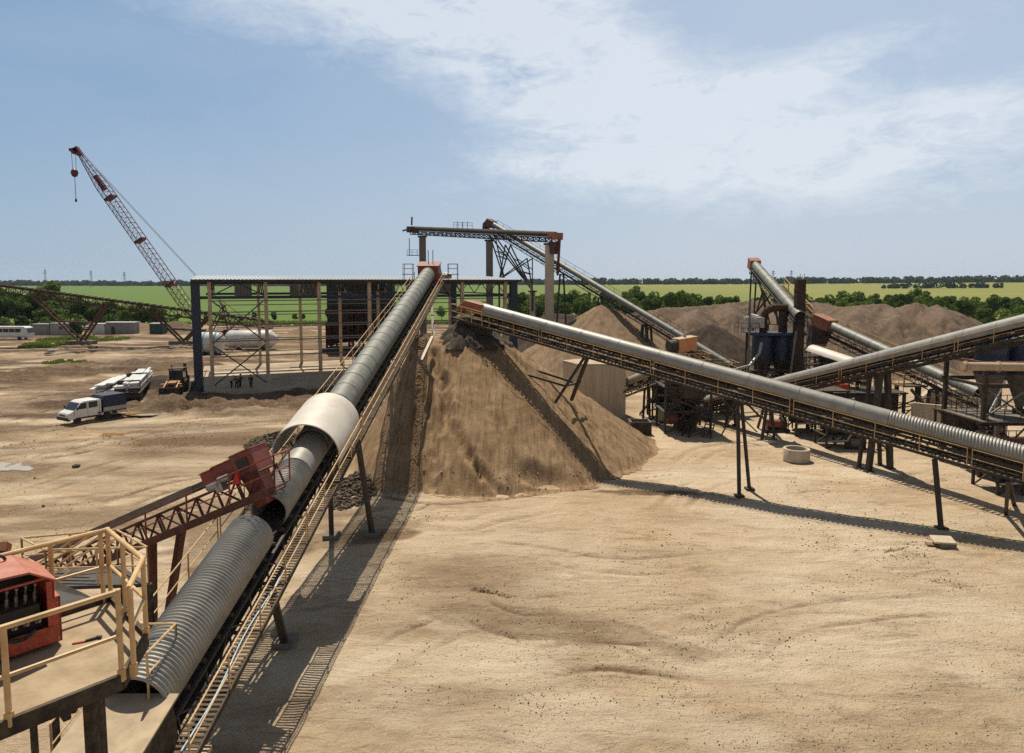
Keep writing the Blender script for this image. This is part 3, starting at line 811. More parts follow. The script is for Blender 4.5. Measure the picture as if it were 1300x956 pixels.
o = hood(F1, tr0 - .2, tr1 - .3, 1.50, a0=-14, a1=184, u=-.1, th=.02, n=36).build('ring_cover', M['white_ring'], C1, True)
mb = MB()
for k in (-1, 1): mb.beam(F1.P((tr0 + tr1) / 2, k * 1.46, -.4), F1.P((tr0 + tr1) / 2, k * .8, -1.6), .08)
mb.build('ring_bracket', M['dark'], C1)
for (px, py, tpx, sd_) in ((473, 679, 453, 1), (421, 681, 429, -1), (362, 816, 350, 1)):
    foot = gp(px, py); t = F1.t_at_px({473: 432, 421: 432, 362: 310}[px])
    top = F1.P(t, sd_ * .75, -1.75)
    MB().beam(top, foot - Z * .1, .26, .2).build('leg', M['dark'], C1)
    MB().box((foot.x, foot.y, .06), (.8, .8, .22)).build('foot_pad', M['concrete_dk'], C1)
t = F1.t_at_px(310); ft = gp(318, 817)
MB().beam(F1.P(t, -.75, -1.75), V((gp(362, 816).x - 3.0, gp(362, 816).y, 0)), .26, .2).build('leg', M['dark'], C1)
for (p0, p1) in (((548, 385, 66), (553, 480, 55)), ((521, 441, 50), (554, 489, 53)), ((549, 428, 56), (535, 458, 52)), ((497, 470, 45), (497, 560, 46))):
    MB().beam(at(*p0), at(*p1), .22, .2).build('leg', M['steel'], C1)
# tail plate with its small railing
MB().box(F1.P(-1.15, 0, -.55), (2.2, 1.9, 1.3), (F1.T, F1.S, F1.U)).build('tail_housing', M['dark2'], C1, bevel=.02)
MB().box(F1.P(-1.0, 0, .14), (2.3, 2.0, .05), (F1.T, F1.S, F1.U)).build('tail_cover', M['deckbeige'], C1)
c = F1.P(-.6, 0, -1.3)
mb = MB().box(F1.P(-1.6, 0, -1.15), (3.2, 3.6, .12)); mb.build('tail_platform', M['beige'], C1)
mb = MB(); z_ = c.z + .1
p = [at(191, 858, 17.0), at(256, 862, 17.0)]
p = [V((F1.P(-.2, -1.75, 0).x + .2, 17.0, 4.0)), V((F1.P(0, .35, 0).x, 17.0, 4.0)), V((F1.P(0, .35, 0).x, 15.6, 4.0))]
railing(mb, p, 1.15, .03, 1.0); mb.build('handrail', M['rail'], C1)
# thin blue and white hose lying along the near walkway
mb = MB(); q_ = [F1.P(t, 1.25 + .06 * math.sin(t * 1.3), -.9) for t in np.arange(-.5, 7, .4)]
o = mb.path(q_, .022, 6).build('water_hose', mat('hose_blue', (.25, .5, .6), (.7, .7, .7), ns=8)); tag(o, 'thin pale blue hose lying along the near walkway of the big conveyor', 'hose')

# --- conveyor over the sand heap, running down to the right edge
A, B = at(945, 483, 45), at(604, 391, 58)
d_ = (A - B); A = A + d_ * 0.98
def head2(fr, root):
    t = fr.L
    MB().box(fr.P(t - .1, 0, .1), (1.9, 1.15, .8), (fr.T, fr.S, fr.U)).prism([fr.P(t + .8, -.57, .5), fr.P(t + .8, -.57, -.3), fr.P(t + 1.3, -.57, -.8), fr.P(t + 1.5, -.57, -.1)], fr.S * 1.14).build('head_housing', M['orange'], root, bevel=.03)
    mb = MB(); c = fr.P(t - .2, 0, -1.1)
    mb.box(c, (3.4, 2.4, .1), (fr.T, fr.S, Z))
    mb.box(c + V((0, 0, -.5)), (2.6, 1.3, .7), (fr.T, fr.S, Z)); mb.build('head_platform', M['dark2'], root)
    mb = MB()
    railing(mb, [fr.P(t - 1.6, s_ * 1.3, -1.1) if False else c + fr.T * x + fr.S * y for x, y, s_ in ((-1.6, 1.2, 1), (1.7, 1.2, 1), (1.7, -1.2, 1), (-1.6, -1.2, 1))], 1.15, .03, 1.1, (.5,))
    mb.build('handrail', M['rail'], root)
f2 = Frame(A, B); s2 = -1 if (f2.S.y > 0) else 1
tcor = f2.t_at_px(1128)
def pz(f): return 0.0
C2, F2 = conveyor('long light grey conveyor with orange head dropping dark gravel on the big sand heap', A, B, .56,
    [(0, tcor - .02, None, dict(corr=.16, a0=-20, a1=200), 'galv', 'corrugated hood at the low right end'), (tcor, f2.L - .9, None, dict(bands=3.2), 'galv', 'smooth hood of the upper run'),
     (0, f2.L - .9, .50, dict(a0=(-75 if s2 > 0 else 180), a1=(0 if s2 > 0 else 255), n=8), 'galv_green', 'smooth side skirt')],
    w=.55, walk=(s2,), td=.7, step=1.1, u0=-.62, ch=.15, br=.065, wu=-1.15, wo=.1, ww=.55, roller=.8, rail_m='rail2', rr=.022, rh=1.0, head=head2)
for px, sps in ((945, None), (1196, None)):
    t = F2.t_at_px(px)
    for i, (fx, fy) in enumerate(((938.5, 630), (951.5, 621)) if px == 945 else ((1195, 671),)):
        ft = gp(fx, fy); top = F2.P(t, (-.45 if i else .45) * (-s2 if i == 0 else -s2) * (1 if i == 0 else 1), -1.5) if False else F2.P(t, s2 * (.4 - .8 * i), -1.45)
        MB().beam(top, ft - Z * .1, .22, .2).build('leg', M['dark'], C2)
        MB().box((ft.x, ft.y, .04), (.55, .55, .14)).build('foot_pad', M['dark2'], C2)
MB().beam(F2.P(F2.t_at_px(1196), -s2 * .4, -1.45), gp(1218, 672) + V((0, 1.5, 0)), .01).build('leg_tie', M['dark'], C2) if False else None
t = F2.t_at_px(748); ta = F2.P(t, s2 * .3, -1.5); tb = F2.P(t, -s2 * .3, -1.5)
fa_, fb_ = at(705, 511, 52.3), at(725.5, 508, 54.0)
MB().beam(ta, fa_, .24, .2).build('leg', M['dark'], C2); MB().beam(tb, fb_, .24, .2).build('leg', M['dark'], C2)
mb = MB().beam(at(670, 476, 55.0), at(718, 490, 53.2), .16).beam(at(680, 470, 56.4), at(727, 485, 54.6), .16).beam(at(718, 490, 53.2), at(737, 485, 54.7), .14); mb.build('leg_brace', M['dark'], C2)
t = F2.t_at_px(1290)
for k, f_ in ((1, (1277, 652)), (-1, (1288, 640))):
    MB().beam(F2.P(t, s2 * .4 * k, -1.45), gp(*f_) - Z * .1, .2).build('leg', M['dark'], C2)

# --- far conveyor rising to the gantry
A, B = at(930, 466, 87.5), at(624, 284, 128)
def head3(fr, root):
    t = fr.L
    MB().box(fr.P(t + .2, 0, 0), (1.6, 1.3, 1.3), (fr.T, fr.S, fr.U)).prism([fr.P(t + .9, -.65, .5), fr.P(t + .9, -.65, -.6), fr.P(t + 1.4, -.65, -2.2), fr.P(t + 1.8, -.65, -.6)], fr.S * 1.3).build('head_housing', M['rust'], root)
C3, F3 = conveyor('long grey conveyor rising left to the top of the tall gantry', A, B, .52, [(0, Frame(A, B).L, None, dict(bands=4.0), 'galv_green')], w=.55, walk=(1 if Frame(A, B).S.y > 0 else -1,),
    td=.9, step=1.5, u0=-.45, wu=-.3, wo=.15, ww=.6, rail_m='rustlight', rr=.028, roller=0, head=head3,
    legs=[(Frame(A, B).t_at_px(716), 1.2, 0.0, .12), (Frame(A, B).t_at_px(765), 1.1, 0.0, .12), (Frame(A, B).t_at_px(822), .8, 0, .2), (Frame(A, B).t_at_px(828), .8, 0, .14), (Frame(A, B).t_at_px(880), .8, 0, .14)])
# braced trestle carrying the far conveyor
t8 = F3.t_at_px(628); t9 = F3.t_at_px(648); t10 = F3.t_at_px(676)
pil = at(676, 369, 116); mb = MB()
for s_ in (-1, 1):
    o_ = F3.S * s_ * .8
    top8, top9, top10 = F3.P(t8, s_ * .6, -1.9), F3.P(t9, s_ * .6, -1.9), F3.P(t10, s_ * .6, -1.9)
    pl = pil + V((0, s_ * .7, 0)); g1_ = at(641, 372, 121) + V((0, s_ * .7, 0)); g1_.z = 14
    for a_, b_ in ((top8, g1_), (top8, pl), (top9, g1_ - V((1.0, 0, 0))), (top9, pl), (top10, pl), (top10, g1_ - V((1.5, 0, 0)))): mb.beam(a_, b_, .19, .17)
    mb.beam(top8.lerp(g1_, .45), top9.lerp(g1_, .4), .12); mb.beam(top9.lerp(pl, .3), top10.lerp(pl, .35), .12); mb.beam(top9.lerp(g1_, .3), top8.lerp(g1_, .35), .14)
    mb.beam(top9.lerp(pl, .6), top10.lerp(pl, .5), .14); mb.beam(g1_ - V((1, 0, 0)), V((g1_.x - 1, g1_.y, 0)), .3); mb.beam(pl, V((pl.x, pl.y, 9)), .3)
mb.build('trestle', M['dark'], C3)

# --- horizontal gantry conveyor on four concrete pillars
A, B = at(705, 299, 112), at(524, 291, 148)
def head4(fr, root):
    for t, m_ in ((fr.L, 'orange'), (0, 'orange')):
        MB().box(fr.P(t, 0, -.1), (2.9 if t else 2.2, 1.4, 1.3 if t else 1.15), (fr.T, fr.S, fr.U)).build('head_housing', M['rustlight' if t else 'orange'], root)
    mb = MB().prism([fr.P(-1, -.5, -1), fr.P(1, -.5, -1), fr.P(.5, -.5, -3.0), fr.P(-.4, -.5, -3.0)], fr.S * .8)
    mb.tube(fr.P(-1.1, 0, -.5), fr.P(-1.1, 0, -4.4), .22, 10).tube(fr.P(-1.1, 0, -4.4), fr.P(-1.1, 0, -6.4), .4, 10, .15); mb.build('drop_chute', M['rust'], root)
    mb = MB(); c = fr.P(fr.L - 3, 0, -1.8)
    for dx in (-1.2, 1.2): mb.tube(c + V((dx - 1, 0, 0)), c + V((dx - 1, 0, -3.6)), .08)
    mb.box(c + V((-1, 0, -3.6)), (3.4, 1.6, .12)); railing(mb, [c + V((-2.6, -.8, -3.6)), c + V((.6, -.8, -3.6))], 1.1, .04, 1.1); mb.build('maintenance_cage', M['dark'], root)
    mb = MB(); 
    for x in (.62, .68, .74): mb.tube(fr.P(fr.L * .55 + (x - .62) * 30, 0, .3), fr.P(fr.L * .55 + (x - .62) * 30, 0, 1.9), .05)
    railing(mb, [fr.P(fr.L * .54, .8, .6), fr.P(fr.L * .68, .8, .6)], 1.1, .04, 1.5); mb.build('handrail', M['dark'], root)
    mb = MB().tube(fr.P(fr.L + 1.5, 0, 0), fr.P(fr.L + 4.2, 0, -.4), .2).tube(fr.P(fr.L + .5, 0, .8), fr.P(fr.L + .5, 0, 2.6), .18); mb.build('head_bracket', M['dark'], root)
C4g, F4g = conveyor('dark horizontal conveyor bridging the tops of the tall concrete pillars', A, B, .62, [(0, Frame(A, B).L, None, dict(bands=5), 'dark2')], w=.6, ch=.2, br=.12, walk=(), td=.7, step=1.6, u0=-.4, roller=0, head=head4)
def pillar(px, Y, ztop, wd, lab, z0=0, m_='concrete', dp=None):
    x = at(px, 360, Y).x; rt = thing('concrete_pillar', lab, 'pillar', (x, Y, 0), 'concrete pillars under the gantry')
    MB().box((x, Y, (ztop + z0) / 2), (wd, dp or wd, ztop - z0)).build('shaft', M[m_], rt, bevel=.05)
    MB().box((x, Y, ztop + .12), (wd + .5, (dp or wd) + .5, .24)).build('cap_plate', M['dark'], rt)
    MB().box((x, Y, .3), (wd + .8, wd + .8, .6)).build('footing', M['concrete'], rt)
for px, lab, wd in ((537, 'tall concrete pillar standing behind the head of the big conveyor', 1.3), (621.5, 'tall concrete pillar under the middle of the gantry', 1.25), (697.5, 'thickest tall concrete pillar at the right end of the gantry', 1.45)):
    t = F4g.t_at_px(px); p = F4g.P(t, 0, -1.55)
    pillar(px, p.y, p.z, wd, lab, m_='concrete_dk' if px < 690 else 'concrete')
pillar(676, 116, 12.2, .95, 'short concrete pillar carrying the foot of the braced trestle')

# --- crossing conveyor rising to the right edge
A, B = at(1118, 455, 50), at(922, 503, 66)
A, B = B, A; d_ = B - A; B = A + d_ * 2.15; A = A - d_ * .22
f5 = Frame(A, B); s5 = -1 if f5.S.y > 0 else 1
def head5(fr, root):
    MB().box(fr.P(0, 0, -.2), (1.8, 1.5, 1.5), (fr.T, fr.S, fr.U)).build('tail_housing', M['dark2'], root)
C5, F5 = conveyor('light grey conveyor rising to the right edge and crossing behind the long one', A, B, .54, [(1.0, f5.L, None, dict(bands=2.2), 'galv')], w=.5, ch=.13, walk=(s5,), td=.55, step=1.2, u0=-.55,
    wu=-.95, wo=.12, ww=.5, roller=1.1, rail_m='rail2', rr=.022, rh=1.0, legs=[(f5.t_at_px(926), .25, 0, .13), (f5.t_at_px(1118), .75, 0, .2), (f5.t_at_px(1105), .75, 0, .13)], head=head5)

# --- conveyor pointing up towards the sky at right
A, B = at(1016, 402, 75), at(958, 336, 95)
def head6(fr, root):
    t = fr.L
    MB().box(fr.P(t + .3, 0, 0), (1.6, 1.4, 1.4), (fr.T, fr.S, fr.U)).build('head_housing', M['orange'], root)
    mb = MB(); b = at(946, 400, 92)
    q = fr.P(t, 0, -.8)
    for dy in (-1, 1):
        mb.tube(q + V((0, dy, 0)), V((q.x - .2, q.y + dy, 7)), .12); mb.tube(V((q.x - .2, q.y + dy, 7)), V((q.x - .2, q.y + dy, 0)), .14)
        m1 = fr.P(t - 8, dy * .7, -1.2); mb.beam(q + V((0, dy, 0)), V((m1.x + 1, m1.y, 8.6)), .18); mb.beam(V((q.x - .2, q.y + dy, 8.4)), m1, .18)
        mb.beam(m1, V((m1.x + .6, m1.y, 8.4)), .18); mb.beam(V((m1.x + .8, m1.y, 8.6)), V((m1.x + .8, m1.y, 0)), .2)
        mb.beam(V((q.x - .2, q.y + dy, 8.2)), V((m1.x + .8, m1.y, 8.4)), .1)
    mb.build('trestle', M['dark2'], root)
f6 = Frame(A, B)
C6, F6 = conveyor('short steep grey conveyor with its head high against the sky at right', A, B, .62, [(0, f6.L, None, dict(bands=3), 'galv_green')], w=.6, walk=(1 if f6.S.x > 0 else -1,), td=.7, step=1.2, u0=-.5,
    wu=-.1, wo=.15, ww=.6, roller=0, rail_m='rail', rr=.04, rh=1.1, head=head6, walk_rng=(0, f6.L * .55))

# --- conveyor with orange box, sloping down behind the crossing one
A, B = at(1243, 500, 60), at(1050, 412, 80)
f7 = Frame(A, B)
def head7(fr, root):
    t = fr.L
    MB().box(fr.P(t + .5, 0, .1), (2.9, 1.35, 1.35), (fr.T, fr.S, fr.U)).build('head_housing', M['orange'], root, bevel=.03)
    MB().prism([fr.P(t - .4, -.7, -.6), fr.P(t + 2.3, -.7, -.6), fr.P(t + 1.8, -.7, -3.6), fr.P(t + .6, -.7, -3.6)], fr.S * 1.4).build('drop_chute', M['dark2'], root)
C7, F7 = conveyor('grey green conveyor with orange box sloping down behind the crossing conveyor', A, B, .60, [(0, f7.L - .8, None, dict(bands=2.4), 'galv_green')], w=.6, walk=(1 if f7.S.y > 0 else -1,), td=1.0, step=1.4, u0=-.5,
    wu=-.4, wo=.15, ww=.5, roller=0, rail_m='rail2', rr=.025, legs=[(f7.t_at_px(1190), .4, 0, .14), (f7.t_at_px(1110), .5, 0, .14)], head=head7)

# --- short low conveyor beside the concrete wall
A, B = at(770, 497, 72), at(858, 462, 66)
f8 = Frame(A, B); s8 = -1 if f8.S.y > 0 else 1
conveyor('short low grey conveyor between the concrete wall and dark crusher', A, B, .55, [(0, f8.L - 1, None, dict(bands=3), 'galv')], w=.55, walk=(s8,), td=.7, step=1.1, u0=-.5, wu=-.8, wo=.1, ww=.4, roller=1.2,
    legs=[(f8.L * .55, .2, 0, .1)], rr=.02)
# --- sheeted chute conveyor between blue silos and screen
A, B = at(1095, 470, 66), at(1030, 448, 72)
conveyor('short conveyor under pale sheeting below the orange box', A, B, .9, [(0, Frame(A, B).L, None, dict(a0=20, a1=160), 'white_ring')], w=.8, td=1.0, u0=-.4, roller=0, legs=[(.8, .3, 0, .12)], tm='dark2')

# --- rusty open conveyor far left
A, B = at(345, 412, 148), at(-40, 357, 148)
A.z = 5.0
def rusty():
    A = at(345, 409, 142); B = at(-40, 358, 150); fr = Frame(A, B)
    root = thing('belt_conveyor', 'long rusty open conveyor bridge on vee shaped supports at far left', 'conveyor', (A.x, A.y, 0))
    truss(fr, 0, fr.L, .7, 0, -1.4, 1.7, .16, .1).build('truss', M['rustlight'], root)
    MB().box(fr.P(fr.L / 2, 0, .3), (fr.L, 1.2, .05), (fr.T, fr.S, fr.U)).build('belt', M['rubber'], root)
    t = 2.5; src = MB().box(fr.P(1, 0, .25), (.2, 1.6, .45), (fr.T, fr.S, fr.U)).build('idler_frame', M['rust'], root)
    while t < fr.L - 1: o = src.copy(); C.objects.link(o); o.location = fr.T * (t - 1); t += 1.5
    for (p0, ft, p1) in (((45, 370), (104, 437), (134, 386)), ((195, 394), (233, 437), (262, 402))):
        g = gp(ft[0], ft[1]); g.z = .5
        for s_ in (-1, 1):
            for q in (p0, p1):
                MB().beam(fr.P(fr.t_at_px(q[0]), s_ * .6, -1.4), g + V((0, s_ * .8, 0)), .42, .3).build('leg', M['rust'], root)
            t0, t1 = fr.P(fr.t_at_px(p0[0]), s_ * .6, -1.4), fr.P(fr.t_at_px(p1[0]), s_ * .6, -1.4)
            gg = g + V((0, s_ * .8, 0))
            MB().beam(t0.lerp(gg, .52), t1.lerp(gg, .45), .25).build('cross_tie', M['rust'], root)
        MB().box((g.x, g.y, .25), (5.2, 3.0, 1.1)).build('foot_pad', M['concrete_dk'], root)
rusty()

M['red_lit'] = mat('lit_top_red', (.42, .13, .085), (.30, .075, .05), rough=.55, ns=2, dust=.3)  # paler red that paints sunlight onto the drive housing tops
# --- red conveyor feeding the big one
A, B = at(-10, 736, 28.5), at(331, 588, 24.9)
f9 = Frame(A, B); s9 = 1 if f9.S.y < 0 else -1
def red_conv():
    fr = f9; L = fr.L; near = s9
    root = thing('belt_conveyor', 'red lattice conveyor with red drive housing feeding the big grey conveyor', 'conveyor', (A.x, A.y, 0))
    truss(fr, 0, L + .2, .55, -.25, -1.15, 1.0, .1, .06).build('truss', M['rust'], root)
    for s_ in (-1, 1):
        MB().box(fr.P(L / 2 - 1.5, s_ * .42, .12), (L - 3, .06, .3), (fr.T, fr.S, fr.U)).build('skirt_board', M['steel'], root)
    MB().box(fr.P(L / 2, 0, 0), (L, .75, .03), (fr.T, fr.S, fr.U)).build('belt', M['rubber'], root)
    # walkway on the near side
    MB().box(fr.P(L / 2 + .6, near * 1.0, -1.0), (L + 1.3, .8, .06), (fr.T, fr.S, fr.U)).beam(fr.P(0, near * 1.4, -1.05), fr.P(L + 1.25, near * 1.4, -1.05), .08, .28, fr.U).build('walkway', M['rust'], root)
    mb = MB(); railing(mb, [fr.P(0, near * 1.42, -1.0), fr.P(L + 1.25, near * 1.42, -1.0), fr.P(L + 1.25, near * .5, -1.0)], 1.15, .032, 2.0, (.5,)); mb.build('handrail', M['redbox'], root)
    for a0, a1, h_ in ((L - 2.35, L - 1.75, .62), (L - 1.75, L - .85, .72), (L - .85, L + .12, .92)):
        mb = MB().box(fr.P((a0 + a1) / 2, -near * .05, .18), (a1 - a0, 1.0, h_), (fr.T, fr.S, fr.U)); mb.box(fr.P((a0 + a1) / 2, -near * .05, .18 + h_ / 2 + .02), (a1 - a0 + .06, 1.08, .04), (fr.T, fr.S, fr.U))
        o = mb.build('drive_housing', M['redbox'], root, bevel=.015)
        MB().box(fr.P((a0 + a1) / 2, -near * .05, .18 + h_ / 2 + .05), (a1 - a0 - .04, 1.0, .012), (fr.T, fr.S, fr.U)).build('lit_top_sheet', M['red_lit'], root)  # thin added sheet carrying the painted sunlit top
    MB().box(fr.P(L - .38, near * .46, .22), (.5, .06, .42), (fr.T, fr.S, fr.U)).build('dark_opening_panel', M['hose'], root)  # solid black panel painting the dark of an opening
    mb = MB().prism([fr.P(L - .8, -.35, -.2), fr.P(L + .0, -.35, -.2), fr.P(L - .1, -.35, -1.45), fr.P(L - .6, -.35, -1.5)], fr.S * .7); mb.build('drop_chute', M['redbox'], root)
    mb = MB().tube(fr.P(L - 1.9, near * .75, -.1), fr.P(L - 1.4, near * .75, -.1), .16, 14).tube(fr.P(L - 1.4, near * .72, .0), fr.P(L - .9, near * .72, .0), .13, 12).box(fr.P(L - 1.4, near * .72, -.2), (.3, .3, .4), (fr.T, fr.S, fr.U))
    mb.build('drive_motor', M['zinc'], root, True)
    MB().prism([fr.P(L - .8, near * .8, -.3), fr.P(L - .4, near * .8, .05), fr.P(L - .45, near * .8, -.4)], fr.S * .1).build('belt_guard', mat('guard_red', (.6, .03, .02), rough=.4), root)
    for (px, py, tp) in ((195, 806, 192), (212, 793, 205)):
        ft = gp(px, py); t = fr.t_at_px(tp)
        MB().beam(fr.P(t, near * .5 if px < 200 else -near * .5, -1.15), ft, .26, .24).build('leg', M['rust'], root)
        MB().box((ft.x, ft.y, .06), (.6, .6, .2)).build('foot_pad', M['concrete_dk'], root)
    return root
red_conv()

# ================================================================ steel frame shed
d = V((.926, .378, 0)).normalized(); nrm = V((-d.y, d.x, 0)); W_ = 27.0; SP = 6.48
F0 = V((-37.0, 83.7, 0))
RZ = 14.05
shed = thing('steel_shed', 'open steel frame shed with blue corner columns and flat sheet roof', 'building', tuple(F0))
def SP_(k, w_, z=0): return F0 + d * (k * SP) + nrm * w_ + Z * z
MB().box(SP_(3.0, W_ / 2, .22), (SP * 6.6, W_ + 1.5, .5), (d, nrm, Z)).build('floor_slab', M['slab'], shed, bevel=.03)
for w_ in (0, W_):
    for k in range(7):
        if w_ and k == 0: continue
        p = SP_(k, w_)
        mb = MB().box(p + Z * (RZ / 2 + .2), (.42, .55, RZ - .4), (d, nrm, Z))
        for zz in np.arange(2.2, RZ, 2.0): mb.box(p + Z * zz, (.5, .64, .16), (d, nrm, Z))
        mb.build('column', M['beige'], shed)
for k, w_ in ((-.24, 0), (6.2, 0), (6.1, W_)):
    MB().box(SP_(k, w_, RZ / 2), (1.0, .8, RZ), (d, nrm, Z)).build('corner_column', M['blue'], shed)
# wind bracing and sheeting rails
for w_, st_ in ((0, 'steel'), (W_, 'steel')):
    for zz in (2.6, 4.7, 6.6, 8.6, 10.2, 11.6):
        MB().beam(SP_(0, w_ - .25 if w_ == 0 else w_ + .25, zz), SP_(6.1, w_ - .25 if w_ == 0 else w_ + .25, zz), .1, .14).build('sheeting_rail', M['steel'], shed)
    MB().beam(SP_(-.2, w_ + .3, 12.0), SP_(6.2, w_ + .3, 12.0), .3, .36).build('eaves_beam', M['blue'], shed)
    MB().beam(SP_(-.2, w_, RZ - .2), SP_(6.2, w_, RZ - .2), .3, .4).build('eaves_beam', M['dark'], shed)
for (k0, z0, k1, z1) in ((0, 1, 1, 6.2), (0, 6.2, 1, 1), (0, 6.2, 1, 11.8), (0, 11.8, 1, 6.2), (0, 12.1, .5, 13.8), (.5, 13.8, 1, 12.1)):
    MB().beam(SP_(k0, .1, z0), SP_(k1, .1, z1), .14, .14).build('wind_brace', M['blue'], shed)
for (k0, z0, k1, z1) in ((0, 1, 1, 6.2), (0, 6.2, 1, 1), (0, 11.8, 1, 6.2)):
    MB().beam(SP_(k0, W_ - .1, z0), SP_(k1, W_ - .1, z1), .12, .12).build('wind_brace', M['beige'], shed)
for k in range(7):
    mb = MB(); a_, b_ = SP_(k, 0, RZ - .3), SP_(k, W_, RZ - .3); c_ = (a_ + b_) / 2 + Z * .7
    mb.beam(a_, c_, .2, .3).beam(c_, b_, .2, .3).beam(a_ - Z * 1.6, b_ - Z * 1.6, .14, .16)
    for i in range(8):
        x0, x1 = a_.lerp(b_, i / 8), a_.lerp(b_, (i + 1) / 8); mb.beam(x0 - Z * 1.6, x1 - Z * (0 if i % 2 == 0 else 1.6), .09) if i % 2 == 0 else mb.beam(x0 , x1 - Z * 1.6, .09)
    mb.build('roof_truss', M['dark'], shed)
# roof: two shallow corrugated slopes
def roof_side(w0, w1, z0, z1):
    mb = MB(); L = SP * 6.6; n = int(L / .11); vs = []; top = []
    for i in range(n + 1):
        k = -.3 + (6.6 * i / n); hgt = .045 if i % 4 < 2 else -.045
        for ww, zz in ((w0, z0), (w1, z1)): vs.append(SP_(k, ww, zz + hgt))
    m_ = len(vs)
    vs += [p - Z * .05 for p in vs]
    fs = []
    for i in range(n): a = 2 * i; fs += [(a, a + 2, a + 3, a + 1), (m_ + a, m_ + a + 1, m_ + a + 3, m_ + a + 2), (a, m_ + a, m_ + a + 2, a + 2), (a + 1, a + 3, m_ + a + 3, m_ + a + 1)]
    return mb.add(vs, fs)
roof_side(-.9, W_ / 2, RZ + .18, RZ + .75).build('roof', M['roofm'], shed)
roof_side(W_ - 5.5, W_ / 2, RZ + .35, RZ + .75).build('roof', M['roofm'], shed)  # rear slope cut short so more sun reaches the slab
MB().beam(SP_(-.31, -.95, RZ + .02), SP_(6.31, -.95, RZ + .02), .08, .3).build('gutter', M['dark2'], shed)
def corr_panel(k0, k1, w_, z0, z1, m_='clad'):
    mb = MB(); L = (k1 - k0) * SP; n = max(2, int(L / .12)); vs = []
    for i in range(n + 1):
        k = k0 + (k1 - k0) * i / n; o_ = .04 if i % 4 < 2 else -.04
        for zz in (z0, z1):
            vs.append(SP_(k, w_ + o_, zz)); vs.append(SP_(k, w_ + o_ + .02, zz))
    fs = []
    for i in range(n):
        a = 4 * i; fs += [(a, a + 4, a + 6, a + 2), (a + 1, a + 3, a + 7, a + 5), (a, a + 1, a + 5, a + 4), (a + 2, a + 6, a + 7, a + 3)]
    mb.add(vs, fs).build('wall_sheet', M[m_], shed)
corr_panel(.45, .85, W_ - .3, 11.6, 13.9); corr_panel(1.75, 2.45, W_ - .3, 11.6, 13.9); corr_panel(2.95, 4.2, W_ - .3, 12.3, 13.9, 'greennet')
corr_panel(4.75, 6.1, W_ - .3, 12.2, 13.6)

# ================================================================ heaps
def heap(name, label, apexes, bounds, res, m_, slope=.62, gul=.35, seed=0, cat='heap', group=None, toe=.25, aniso=None, zlo=-.3, rough=.08, tip=.5):
    """apexes: list of (x, y, z, x2, y2, z2) ridge segments"""
    x0, x1, y0, y1 = bounds
    X, Y = np.meshgrid(np.arange(x0, x1, res), np.arange(y0, y1, res))
    Hh = np.full(X.shape, -99.0)
    for sgm in apexes:
        ax_, ay_, az_, bx_, by_, bz_ = sgm[:6]
        sl = sgm[6] if len(sgm) > 6 else slope
        dx, dy = bx_ - ax_, by_ - ay_
        t = np.clip(((X - ax_) * dx + (Y - ay_) * dy) / (dx * dx + dy * dy + 1e-9), 0, 1)
        ex, ey = X - ax_ - t * dx, Y - ay_ - t * dy
        if aniso: ex = np.where(ex < 0, ex * aniso, ex)
        ds = np.hypot(ex, ey); th = np.arctan2(ex, ey) * 8 + t * np.hypot(dx, dy) * 1.0
        g = gul * fbm(th * .9 + seed * 3.1, ds * .07 + seed, 4) * np.clip(ds / 3, 0, 1) + .35 * gul * fbm(th * 5 + seed, ds * .25, 3) * np.clip(ds / 2, 0, 1)
        ztop = az_ + (bz_ - az_) * t
        h = ztop - np.sqrt(ds * ds + tip) * sl + g
        m0 = np.maximum(Hh, h); k = .35
        Hh = np.where(np.abs(Hh - h) < k * 3, m0 + k * .25 * (1 - np.abs(Hh - h) / (k * 3)) ** 2, m0)
    Hh = Hh + rough * fbm(X / .8, Y / .8, 4)
    Hh = np.where(Hh < toe * 2, toe * 2 * np.exp((np.maximum(Hh, -6) - toe * 2) / (toe * 4)) - .06, Hh)
    return X, Y, Hh
def put_heap(name, label, X, Y, Hh, m_, cat='heap', group=None):
    vs, q = grid_mesh(X, Y, Hh, Hh > .02)
    o, _ = mesh_np(name, vs, q, m_); tag(o, label, cat, group); return o

